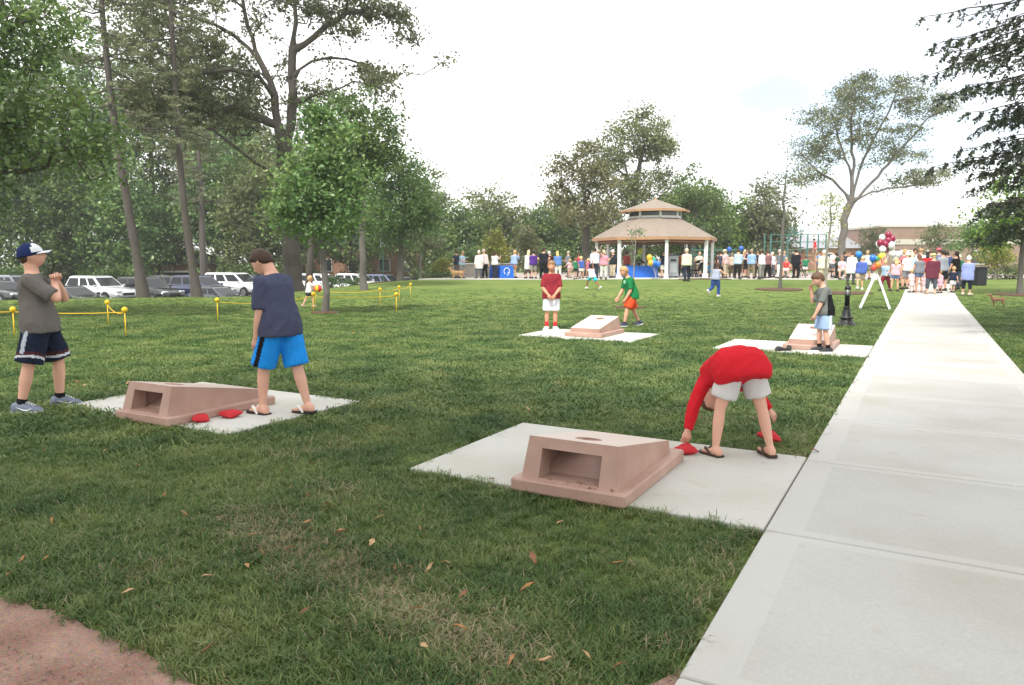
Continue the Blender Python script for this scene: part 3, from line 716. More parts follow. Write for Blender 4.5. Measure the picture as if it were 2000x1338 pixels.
# backdrop trees behind the car park, then the row behind the plaza: (px, depth, width, crown bottom z, top y in the picture, leaf, label)
BG = [(-60, 56, 9, .6, 200, 'maple', 'dark broad tree at the far left behind the parked cars'),
      (120, 60, 13, 5, 30, 'maple', 'tall airy tree filling the gap left of the leaning pine'),
      (310, 62, 12, 4, 60, 'dark', 'tall airy tree filling the gap between the pines'),
      (450, 66, 10, 3, 150, 'olive', 'tall olive tree showing through the great oak limbs'),
      (60, 52, 9, .2, 225, 'dark', 'full green tree behind the capped boy'),
      (165, 58, 9, .2, 240, 'dark', 'dense dark tree behind the silver car'),
      (250, 53, 7, .6, 330, 'maple', 'low green tree behind the leaning pine'),
      (330, 66, 8, 2.2, 350, 'olive', 'dull olive tree over the dark garage'),
      (445, 57, 8, .6, 262, 'maple', 'olive tree behind the white minivan'),
      (520, 54, 7, .4, 300, 'olive', 'dark low tree left of the great oak trunk'),
      (560, 68, 9, 2., 280, 'dark', 'tall shadowy tree behind the great oak'),
      (690, 62, 8, 2.2, 330, 'dark', 'shadowy tree over the brick apartments'),
      (845, 63, 6, .1, 350, 'olive', 'greyish green tree at the end of the car row'),
      (905, 70, 7, 0, 412, 'dark', 'low dark tree left of the yellow green tree'),
      (975, 74, 9, 0, 378, 'olive', 'ragged olive tree rising behind the yellow green tree'),
      (1060, 72, 7, 0, 408, 'dark', 'low dark tree behind the people in purple and black'),
      (1105, 76, 8, 0, 395, 'olive', 'olive tree filling the gap left of the plaza oak'),
      (1200, 70, 7, 0, 405, 'olive', 'low olive tree behind the left gazebo posts'),
      (1290, 78, 8, 0, 425, 'dark', 'dark tree seen below the gazebo roof'),
      (1345, 66, 6.8, .2, 348, 'dark', 'dark green oak just right of the gazebo roof'),
      (1395, 70, 6, 0, 395, 'dark', 'dark tree right of the gazebo eave'),
      (1450, 68, 6, 0, 400, 'fresh', 'light green tree behind the men talking'),
      (1497, 66, 4.5, .6, 378, 'pale', 'pale upright tree behind the thin young tree')]
for i, (px, Y, W, zb, ty, lf, lab) in enumerate(BG):
    if px < 860: Y += 12; W *= 1.2
    x, y, z = place(px, Y); top = 1.5 + (510 - ty) / 1430. * Y - z; bot = max(zb, .2); h = (top - bot) * 1.12
    n = int((30 + W * h * 1.3) * (.62 if 'airy' in lab else 1))
    bl = [(0, 0, bot + h * .36, W / 2, W / 2.4, h * .40, n), (rng.uniform(-.12, .12) * W, 0, bot + h * .66, W * .36, W * .33, h * .34, n // 2), (-W * .22, 0, bot + h * .55, W * .24, W * .25, h * .2, n // 6), (W * .25, 0, bot + h * .5, W * .24, W * .25, h * .22, n // 6)]
    make_tree('broadleaf_tree', lab, (x, y, z), [(0, 0, 0), (.1, 0, top * .3), (-.1, .1, top * .6), (0, 0, top * .85)], .13 + .012 * W, bl, lf, 'oak', seed=100 + i, nleaf=40, sig=.62, ln=.32, tip=.02, up=.4, group='trees lining the park')

make_tree('broadleaf_tree', 'dark rounded tree rising above the young maple', place(712, 33.5), [(0, 0, 0), (-.05, 0, 2), (.1, 0, 5), (.1, 0, 8)], .14,
          [(.1, 0, 7.0, 1.75, 1.7, 1.9, 95), (-.6, 0, 5.4, 1.5, 1.5, 1.1, 34), (.7, 0, 6.1, 1.1, 1.1, .9, 22)], 'dark', 'grey', seed=41, nleaf=62, sig=.36, ln=.17, group='trees lining the park')
make_tree('broadleaf_tree', 'bright green rounded tree right of the young maple', place(782, 43), [(0, 0, 0), (.1, 0, 2), (0, 0, 5), (0, 0, 7)], .16,
          [(0, 0, 3.9, 2.3, 2.1, 2.1, 110), (.2, 0, 6.0, 1.6, 1.6, 1.5, 50), (1.5, 0, 4.2, 1.0, 1.2, 1.5, 28)], 'maple', 'grey', seed=42, nleaf=56, sig=.42, ln=.20, group='trees lining the park')
make_tree('broadleaf_tree', 'thin grey stemmed tree with low spreading crown by the last parked car', place(822, 47), [(0, 0, 0), (0, 0, 1.2), (.1, 0, 2.2)], .06,
          [(0, 0, 2.4, 1.9, 1.5, .5, 40)], 'pale', 'pale', seed=43, nleaf=40, sig=.3, ln=.15, group='trees lining the park')
# plaza trees
make_tree('oak_tree', 'open crowned oak with brown tinged leaves left of the gazebo', place(1145, 52), [(0, 0, 0), (-.05, 0, 2), (.05, 0, 4.3), (-.2, 0, 5.8)], .27,
          [(-.6, 0, 7.6, 1.9, 1.8, 1.8, 56), (.9, 0, 6.6, 1.5, 1.5, 1.7, 44), (-1.9, 0, 5.6, 1.3, 1.4, 1.2, 30), (0, 0, 4.4, 2.8, 2, 1., 64), (.2, 0, 9.0, .9, .9, .6, 10), (-2.6, 0, 7.2, .5, .5, .4, 5)], 'rust', 'oak', seed=51, nleaf=34, sig=.42, ln=.21, tip=.025, group='trees lining the park')
make_tree('broadleaf_tree', 'tallest airy tree rising behind the gazebo', place(1232, 62), [(0, 0, 0), (.1, 0, 4), (.3, 0, 8), (1.0, 0, 11)], .3,
          [(.3, 0, 11.3, 3.0, 2.5, 2.0, 110), (2.0, 0, 10.4, 2.0, 1.7, 1.2, 56), (-2.0, 0, 9.4, 1.6, 1.5, 1.5, 54), (.9, 0, 13.3, 1.2, 1.2, .7, 12), (0, 0, 6.8, 3.2, 2.4, 1.9, 120), (2.4, 0, 8.2, 1.2, 1.2, .7, 10)], 'olive', 'oak', seed=52, nleaf=38, sig=.46, ln=.22, tip=.025, group='trees lining the park')
make_tree('broadleaf_tree', 'bushy dark oak spreading behind the gazebo roof', place(1350, 58), [(0, 0, 0), (0, 0, 3), (.2, 0, 5.5)], .24,
          [(-.6, 0, 5.8, 1.9, 1.8, 1.5, 50), (1.3, 0, 5.9, 1.5, 1.5, .9, 34), (2.3, 0, 4.3, 1.0, 1.0, .5, 14), (.6, 0, 3.6, 2.4, 1.8, .8, 36)], 'dark', 'oak', seed=53, nleaf=48, sig=.42, ln=.20, tip=.02, group='trees lining the park')
# spreading honey locust at the right
HL = place(1636, 56); hl = lambda px, py, dy=0.: (X_(px, 56) - HL[0], dy, 1.5 + (510 - py) / 1430. * 56 - HL[2])
make_tree('locust_tree', 'wide airy tree with fine leaves towering above the crowd at right', HL, [(0, 0, 0), hl(1638, 470), hl(1640, 430), hl(1652, 395)], .27,
          [(*hl(1700, 190), 3.4, 2.6, 1.3, 80), (*hl(1620, 230), 2.8, 2.5, 1.7, 74), (*hl(1785, 215), 2.2, 2, 1.0, 42), (*hl(1790, 350), 2.2, 2, .6, 46), (*hl(1585, 300), 2.3, 2, 1.3, 54), (*hl(1660, 165), 1.0, 1, .5, 8), (*hl(1820, 225), .9, 1, .4, 7), (*hl(1700, 270), 3.2, 2, 1.2, 56), (*hl(1565, 345), 1.6, 1.5, .8, 26), (*hl(1740, 310), 2.0, 1.5, .7, 28)], 'pale', 'grey',
          limbs=[[hl(1652, 395), hl(1655, 330), hl(1645, 260), hl(1650, 190)], [hl(1645, 410), hl(1690, 360), hl(1740, 300), hl(1790, 240), hl(1825, 225)], [hl(1655, 395), hl(1690, 378), hl(1735, 370), hl(1800, 362)], [hl(1652, 380), hl(1675, 310), hl(1710, 240), hl(1735, 180)], [hl(1648, 390), hl(1615, 355), hl(1580, 335), hl(1545, 300)], [hl(1656, 345), hl(1625, 285), hl(1605, 225)]],
          limb_clumps=.35, seed=61, nleaf=46, sig=.46, ln=.18, wd=.10, tip=.018, flat=.45)
make_tree('sapling', 'thin young tree with sparse twigs on the lawn before the plaza', place(1523, 33.5), [(0, 0, 0), (.02, 0, 1.8), (-.03, 0, 4), (.05, 0, 5.5)], .065,
          [(0, 0, 3.9, 1.1, 1, 1.3, 34), (0, 0, 4.9, .6, .6, .8, 10)], 'pale', 'grey', seed=62, nleaf=14, sig=.22, ln=.10, tip=.012)
make_tree('sapling', 'slender pale stemmed sapling with yellowing leaves behind the grey shirted boy', place(1611, 31.5), [(0, 0, 0), (0, 0, 2), (.05, 0, 4.2)], .05,
          [(0, 0, 3.0, .75, .7, 1.2, 26), (.1, 0, 4.1, .4, .4, .6, 6)], 'yellow', 'pale', seed=63, nleaf=15, sig=.22, ln=.11, tip=.009)
make_tree('sapling', 'tiny thin sapling just behind the boy in green shirt', place(1236, 23.3), [(0, 0, 0), (.02, 0, 1.3), (.05, 0, 2.7)], .022,
          [(.05, 0, 2.1, .24, .24, .62, 14)], 'maple', 'pale', seed=64, nleaf=11, sig=.10, ln=.075, tip=.005)
# right edge
make_tree('broadleaf_tree', 'green tree with grey trunk at the right edge behind the little dog', place(1991, 30.3), [(0, 0, 0), (-.05, 0, 1.5), (.1, 0, 3.2), (0, 0, 5)], .10,
          [(-.3, 0, 3.1, 1.9, 1.7, .9, 66), (.2, 0, 4.6, 1.6, 1.6, 1.1, 44), (-1.2, .3, 2.4, .8, .8, .5, 16)], 'fresh', 'grey', seed=71, nleaf=50, sig=.34, ln=.16)
make_tree('small_tree', 'bright yellow green small tree behind the black bin', place(1940, 43), [(0, 0, 0), (0, 0, .8), (.05, 0, 2.)], .06,
          [(0, 0, 1.55, 1.0, .9, .75, 46), (-.2, 0, 2.2, .6, .6, .5, 12)], 'yellow', 'pale', seed=72, nleaf=44, sig=.26, ln=.14)
make_tree('small_tree', 'yellow green small tree behind the blue display table', place(967, 47), [(0, 0, 0), (0, 0, .9), (0, 0, 2.)], .06,
          [(0, 0, 1.7, 1.05, 1, .7, 50), (0, 0, 2.4, .6, .6, .6, 16)], 'yellow', 'grey', seed=73, nleaf=44, sig=.26, ln=.14)
make_tree('shrub', 'yellow leaved shrub at the left end of the plaza', place(862, 47), [(0, 0, 0), (0, 0, .4)], .05,
          [(0, 0, .85, .7, .7, .55, 26)], 'yellow', 'grey', seed=74, nleaf=44, sig=.22, ln=.12, cat='shrub')
make_tree('small_tree', 'upright brown tinged tree behind the blond woman in white', place(1026, 56), [(0, 0, 0), (0, 0, 2), (0, 0, 3.6)], .09,
          [(0, 0, 2.2, 1.0, 1, 1.8, 60)], 'rust', 'grey', seed=75, nleaf=40, sig=.34, ln=.2)
make_tree('small_tree', 'small pale tree before the brick school behind the balloons', place(1700, 62), [(0, 0, 0), (0, 0, 1.5), (0, 0, 3)], .08,
          [(0, 0, 2.6, 1.7, 1.4, 1.3, 44)], 'pale', 'grey', seed=76, nleaf=36, sig=.4, ln=.2)
make_tree('small_tree', 'small olive tree before the brick school wall', place(1828, 62), [(0, 0, 0), (0, 0, 1.5), (0, 0, 3.2)], .08,
          [(0, 0, 2.8, 1.7, 1.4, 1.4, 48)], 'olive', 'grey', seed=77, nleaf=40, sig=.4, ln=.2)
make_tree('small_tree', 'green tree at the right end of the brick school', place(1895, 52), [(0, 0, 0), (0, 0, 1.5), (0, 0, 3.2)], .08,
          [(0, 0, 2.6, 1.2, 1.2, 1.3, 46)], 'maple', 'grey', seed=78, nleaf=44, sig=.36, ln=.18)
make_tree('shrub', 'low dark hedge behind the yellow green small tree', place(1975, 44), [(0, 0, 0), (0, 0, .4)], .05,
          [(0, 0, .5, 1.8, 1, .45, 46)], 'olive', 'grey', seed=79, nleaf=44, sig=.26, ln=.12, cat='shrub')
for i, (px, Y, lab) in enumerate(((648, 41, 'clipped low shrub before the white car right of the oak'), (694, 46, 'clipped low shrub before the white sport utility car'), (150, 34.5, 'dark leggy shrub before the silver car'))):
    make_tree('shrub', lab, place(px, Y), [(0, 0, 0), (0, 0, .3)], .04, [(0, 0, .45, .8, .6, .32, 20)], 'dark' if i == 2 else 'maple', 'grey', seed=80 + i, nleaf=40, sig=.2, ln=.1, cat='shrub')
for i, (px, Y, W) in enumerate(((30, 46.5, 4), (230, 47, 4), (500, 48.5, 4), (580, 58, 4), (855, 58, 4), (920, 62, 5), (1085, 62, 4.5))):
    if px < 860: Y += 13; W *= 1.3
    make_tree('shrub', ['dark shrub behind the cars beyond the capped boy', 'dark shrub behind the black car', 'dark shrub behind the white minivan', 'shrub in the shade behind the great oak', 'shrub at the end of the car row', 'dense dark shrub behind the couple in pale shirts', 'dense shrub behind the row of children'][i],
              place(px, Y), [(0, 0, 0), (0, 0, .8)], .06, [(0, 0, 1.3, W / 2, 1.2, 1.1, 56)], 'dark', 'grey', seed=90 + i, nleaf=44, sig=.42, ln=.24, cat='shrub', group='shrubs along the car park')

# spruce at the right edge
def spruce(label, x, y, H, r, seed, zlow, zmax, Lmax):
    rg = np.random.default_rng(seed); z = gz(x, y); root = empty('spruce_tree', (x, y, z - .03)); tag(root, label, 'tree')
    p0, p1, a0, a1 = [], [], [], []
    for i in range(12):
        p0.append((0, 0, H * i / 12)); p1.append((0, 0, H * (i + 1) / 12)); a0.append(r * (1 - i / 12.5)); a1.append(r * (1 - (i + 1) / 12.5))
    cen, drs = [], []
    zz = zlow
    while zz < zmax:
        Lz = Lmax + .3 * (zz - zlow) if zz < 6.5 else (Lmax + 1.25) * max(.05, 1 - (zz - 6.5) / (H - 6.5)) ** .8
        for b in range(11 if zz < 4.6 else 7 if zz < 8 else 3):
            az = rg.uniform(0, 6.283); Lb = Lz * rg.uniform(.62, 1.04)
            d = np.array((math.cos(az), math.sin(az), 0)); prev = np.array((0, 0, zz)); n = max(4, int(Lb / .22))
            for s in range(1, n + 1):
                t_ = s / n; p = np.array((0, 0, zz)) + d * Lb * t_ + np.array((0, 0, -.55 * Lb * t_ ** 1.3 * .6 + .28 * Lb * max(0, t_ - .6))) + rg.normal(size=3) * .02
                p0.append(prev); p1.append(p); rr = .028 * (1 - t_) + .006; a0.append(rr + .003); a1.append(rr)
                ax = p - prev
                if t_ > .12:
                    for _ in range(5 if zz < 7 else 3):    # side and hanging twigs
                        sd = np.cross(d, (0, 0, 1)) * rg.choice([-1, 1]); tw = unit(d * rg.uniform(.3, .9) + sd * rg.uniform(.2, 1.) + np.array((0, 0, -rg.uniform(.25, 1.3)))); tl = rg.uniform(.16, .42) * (1.15 - .4 * t_)
                        p0.append(p); p1.append(p + tw * tl); a0.append(.006); a1.append(.003)
                        m = int(tl / (.019 if zz < 6.5 else .03)); u_ = rg.uniform(0.05, 1.05, m)[:, None]
                        cen.append(p + tw * tl * u_); drs.append(np.repeat(tw[None], m, 0) * .8)
                prev = p
        zz += rg.uniform(.14, .26)
    A_ = [np.array(q) for q in (p0, p1, a0, a1)]; sm = A_[2] < .0075
    V, F = frustums(*[q[~sm] for q in A_], 6); V2, F2 = frustums(*[q[sm] for q in A_], 3)
    link_mesh('trunk', mesh_np('trunk', np.concatenate([V, V2]), np.concatenate([F, F2 + len(V)]), BARKS['oak'], True), root)
    c = np.concatenate(cen); dr = np.concatenate(drs); rd = rg.normal(size=c.shape); rd /= np.linalg.norm(rd, axis=1)[:, None]; ax = dr + rd * .9; ax /= np.linalg.norm(ax, axis=1)[:, None]
    nn = np.cross(ax, rg.normal(size=c.shape)); nn /= np.linalg.norm(nn, axis=1)[:, None]
    s = rg.uniform(.7, 1.3, len(c))[:, None]; L_ = .070 * s; W_ = .0185 * s
    V = np.stack([c, c + ax * L_ * .5 + nn * W_, c + ax * L_, c + ax * L_ * .5 - nn * W_], 1).reshape(-1, 3)
    link_mesh('crown', mesh_np('crown', V, np.arange(len(V)).reshape(-1, 4), LV['needle']), root)
    print('spruce needles', len(c), flush=True)
spruce('dark drooping spruce hanging in from the right edge', 11.75, 13.6, 17., .24, 7, 2.7, 14., 3.0)
# ================================================================ PEOPLE
WORK = bpy.data.scenes.new('work')
def remesh(mb, voxel, smooth=2, disp=0., seed=0):
    """union of overlapping closed lofts -> (V, F) arrays of one continuous surface"""
    me = mb.mesh('tmp', []); o = bpy.data.objects.new('tmp', me); WORK.collection.objects.link(o)
    m = o.modifiers.new('r', 'REMESH'); m.mode = 'VOXEL'; m.voxel_size = voxel; m.adaptivity = 0
    if smooth:
        s = o.modifiers.new('s', 'SMOOTH'); s.factor = .5; s.iterations = smooth
    with bpy.context.temp_override(scene=WORK, view_layer=WORK.view_layers[0]):
        dg = bpy.context.evaluated_depsgraph_get(); ev = o.evaluated_get(dg); em = ev.to_mesh()
    V = np.empty(len(em.vertices) * 3, dtype=np.float32); em.vertices.foreach_get('co', V); V = V.reshape(-1, 3).astype(float)
    F = np.empty(len(em.loops), dtype=np.int32); em.loops.foreach_get('vertex_index', F); F = F.reshape(-1, 4)
    if disp:
        Nn = np.empty(len(em.vertices) * 3, dtype=np.float32); em.vertices.foreach_get('normal', Nn); Nn = Nn.reshape(-1, 3)
        w = np.array([.55 - 1.5 * abs(mnoise.noise((v[0] * 9 + seed, v[1] * 9 + v[2] * 4., v[2] * 6. - v[0] * 5))) + .35 * mnoise.noise((v[0] * 26, v[1] * 26 + seed, v[2] * 15 - v[0] * 9)) for v in V])
        V = V + Nn * (w * disp)[:, None]
    ev.to_mesh_clear(); bpy.data.objects.remove(o); bpy.data.meshes.remove(me)
    return V, F

def rotx(a): c, s = math.cos(a), math.sin(a); return np.array(((1, 0, 0), (0, c, -s), (0, s, c)))
def rotz(a): c, s = math.cos(a), math.sin(a); return np.array(((c, -s, 0), (s, c, 0), (0, 0, 1)))
def roty(a): c, s = math.cos(a), math.sin(a); return np.array(((c, 0, s), (0, 1, 0), (-s, 0, c)))

def head_shape(k=28, n=20):
    """unit head (height 1, chin at -.5, crown +.5), faces +Y; returns rings"""
    rings = []
    for i in range(n):
        a = -math.pi / 2 * .985 + math.pi * .985 * i / (n - 1); row = []
        for j in range(k):
            b = 2 * math.pi * j / k; x, y, z = math.cos(a) * math.cos(b), math.cos(a) * math.sin(b), math.sin(a)
            hx, hy = .37, .45
            if z < 0: hx *= 1 - .30 * (-z) ** 1.3; hy *= 1 - .10 * (-z)
            px, py, pz = x * hx, y * hy, z * .5
            if z < .1: py += .10 * (.1 - z) * (.4 + max(0, y)) - .04 * (.1 - z) * (y < 0)   # jaw forward, nape in
            if y > 0:
                g = lambda cx, cz, sx, sz: math.exp(-((px - cx) / sx) ** 2 - ((pz - cz) / sz) ** 2)
                py += .115 * g(0, -.10, .055, .085) + .03 * g(0, .0, .05, .1)             # nose
                py -= .045 * (g(.15, .01, .085, .06) + g(-.15, .01, .085, .06))             # eye sockets
                py += .022 * g(0, .09, .3, .05) + .028 * g(0, -.42, .12, .08)               # brow, chin
                py += .022 * g(0, -.255, .12, .04)                                          # lips
            row.append((px, py, pz))
        rings.append(row)
    return rings

class Figure:
    pass

DEF = dict(lean=0, bend=0, side=0, hp=0, hy=0, arms=((5, 8, 12, 4), (5, 8, 12, 4)), legs=((0, 3, 0, 1, 0, 0), (0, 3, 0, 1, 0, 0)), curl=35, twist=0)

def skeleton(H, pose, hr=.135, bw=1.):
    """local joints, facing +Y, right = +X; index 0 left (-X), 1 right (+X)"""
    p = dict(DEF); p.update(pose); J = Figure(); J.H = H; J.p = p; J.hr = hr; J.bw = bw
    def D(f, o, s): f, o = R(f), R(o); return np.array((s * math.sin(o), math.sin(f) * math.cos(o), -math.cos(f) * math.cos(o)))
    J.hip, J.knee, J.ank, J.fdir = [], [], [], []
    for i, s in enumerate((-1, 1)):
        tf, to, sf, so, fy, fp = p['legs'][i]
        h = np.array((s * .052 * H * bw, 0, 0)); k = h + D(tf, to, s) * .245 * H; a = k + D(sf, so, s) * .235 * H
        J.hip.append(h); J.knee.append(k); J.ank.append(a)
        J.fdir.append(rotz(-s * R(fy)) @ rotx(R(fp)) @ np.array((0, 1., 0)))
    lo = []
    for i in (0, 1):
        f = J.fdir[i]; lo.append(min(J.ank[i][2] - .045 * H, J.ank[i][2] - .035 * H + f[2] * .11 * H, J.ank[i][2] - .035 * H - f[2] * .04 * H))
    dz = -min(lo); off = np.array((0, 0, dz))
    J.hip = [q + off for q in J.hip]; J.knee = [q + off for q in J.knee]; J.ank = [q + off for q in J.ank]; J.pel = off.copy()
    n = 12; Ls = (.815 - .515) * H; pts = [J.pel.copy()]; J.sp_dir = []
    for i in range(n + 5):
        t = i / n; a = R(p['lean'] + p['bend'] * min(1, t)); d = np.array((math.sin(R(p['side'])) * math.cos(a), math.sin(a), math.cos(a) * math.cos(R(p['side'])))); d = unit(d)
        J.sp_dir.append(d); pts.append(pts[-1] + d * Ls / n)
    J.spine = pts; J.Ls = Ls; J.n = n; J.dn = unit(-J.sp_dir[0] * .35 + np.array((0, 0, -.65)))
    tw = rotz(R(p['twist'])); sidev = tw @ np.array((1., 0, 0)); J.sidev = sidev
    def at(t):
        q = t * n; 
        if q < 0: return pts[0] + J.dn * (-q) * Ls / n
        i = min(int(q), len(pts) - 2); return pts[i] + (pts[i + 1] - pts[i]) * (q - i)
    J.at = at
    def sd(t):  # lateral direction, twisting upward
        v = rotz(R(p['twist']) * max(0, min(1, t))) @ np.array((1., 0, 0)); return v
    J.sd = sd
    J.sho, J.elb, J.wri = [], [], []
    for i, s in enumerate((-1, 1)):
        c = at(.835) + sd(1) * s * .099 * H * bw
        uf, uo, ff, fo = p['arms'][i]; Rz = rotz(R(p['twist']))
        e = c + Rz @ D(uf, uo, s) * .172 * H; w = e + Rz @ D(ff, fo, s) * .150 * H
        J.sho.append(c); J.elb.append(e); J.wri.append(w)
    nk = at(1.12); hd = J.sp_dir[n]
    J.hrot = rotz(R(p['twist'] + p['hy'])) @ rotx(-R(p['hp'] + 0)) ; J.hh = hr * H
    J.head = at(1.0) + hd * (.012 * H) + J.hrot @ np.array((0, .12, .50)) * J.hh + hd * .01 * H
    J.neck0 = at(.92)
    return J

TORSO = [(-.16, .060, .052), (-.06, .090, .068), (.05, .096, .072), (.2, .090, .064), (.38, .082, .058), (.58, .092, .062), (.74, .103, .062), (.84, .098, .056), (.92, .072, .046), (.985, .046, .038), (1.03, .036, .034)]

def limb(mb, a, b, r0, r1, mid=None, k=10, ext=.0):
    a, b = np.asarray(a), np.asarray(b); d = unit(b - a); b2 = b + d * ext
    if mid: mb.tube([a, a + (b2 - a) * .33, a + (b2 - a) * .66, b2], [r0, mid, (mid + r1) / 2, r1], k)
    else: mb.tube([a, (a + b2) / 2, b2], [r0, (r0 + r1) / 2, r1], k)

def hand_geo(mb, w, d, pn, s, H, curl):
    """palm, four fingers, thumb.  d: direction of forearm, pn: palm normal, s: side sign"""
    d = unit(d); pn = unit(np.asarray(pn) - d * np.dot(pn, d)); tdir = np.cross(pn, d) * s
    u = .105 * H
    mb.ell([w - d * .12 * u, w + d * .1 * u, w + d * .3 * u, w + d * .5 * u], [.15 * u, .19 * u, .24 * u, .22 * u], [.13 * u, .11 * u, .10 * u, .07 * u], tdir, 8)
    c = R(curl)
    for i, (o, L_) in enumerate(((.165, .44), (.055, .50), (-.055, .46), (-.165, .36))):
        p = w + d * .47 * u + tdir * o * u; dd = d; pts = [p - d * .06 * u]; a = 0
        pts.append(p)
        for q in (.42, .33, .25):
            a += c * (.6 + .4 * q); dd = d * math.cos(a) + pn * math.sin(a); pts.append(pts[-1] + dd * L_ * q * u)
        mb.tube(pts, [.058 * u, .058 * u, .052 * u, .046 * u, .034 * u], 6)
    p = w + d * .12 * u + tdir * .16 * u; dd = unit(d * .75 + tdir * .6 + pn * .35); p2 = p + dd * .24 * u; p3 = p2 + unit(d * .9 + tdir * .15 + pn * .45) * .2 * u
    mb.tube([p - dd * .05 * u, p, p2, p3], [.07 * u, .072 * u, .058 * u, .04 * u], 6)

def foot_geo(mb, J, i, kind='shoe', grow=1.):
    H = J.H; a = J.ank[i]; f = J.fdir[i]; side = unit(np.cross(f, (0, 0, 1))); up = np.cross(side, f)
    base = a - up * .045 * H
    if kind == 'shoe':
        st = [(-.052, .014, .030), (-.044, .027, .056), (-.015, .031, .066), (.02, .033, .058), (.06, .038, .043), (.088, .036, .034), (.108, .024, .025), (.115, .010, .014)]
    else:
        st = [(-.045, .012, .022), (-.036, .023, .046), (-.01, .026, .058), (.02, .029, .044), (.05, .034, .030), (.078, .035, .022), (.09, .028, .018)]
    rings = []
    for (x, hw, hh) in st:
        c = base + f * x * H; ring = []
        for q in range(12):
            an = 2 * math.pi * q / 12; cx = math.cos(an); cz = math.sin(an)
            z = (hh * .5) + hh * .5 * (cz if cz > 0 else max(-1, cz * 1.35))
            ring.append(c + side * hw * H * grow * (abs(cx) ** .8 * (1 if cx > 0 else -1)) + up * (z * H * grow))
        rings.append(ring)
    mb.loft(rings)
    return base, f, side, up

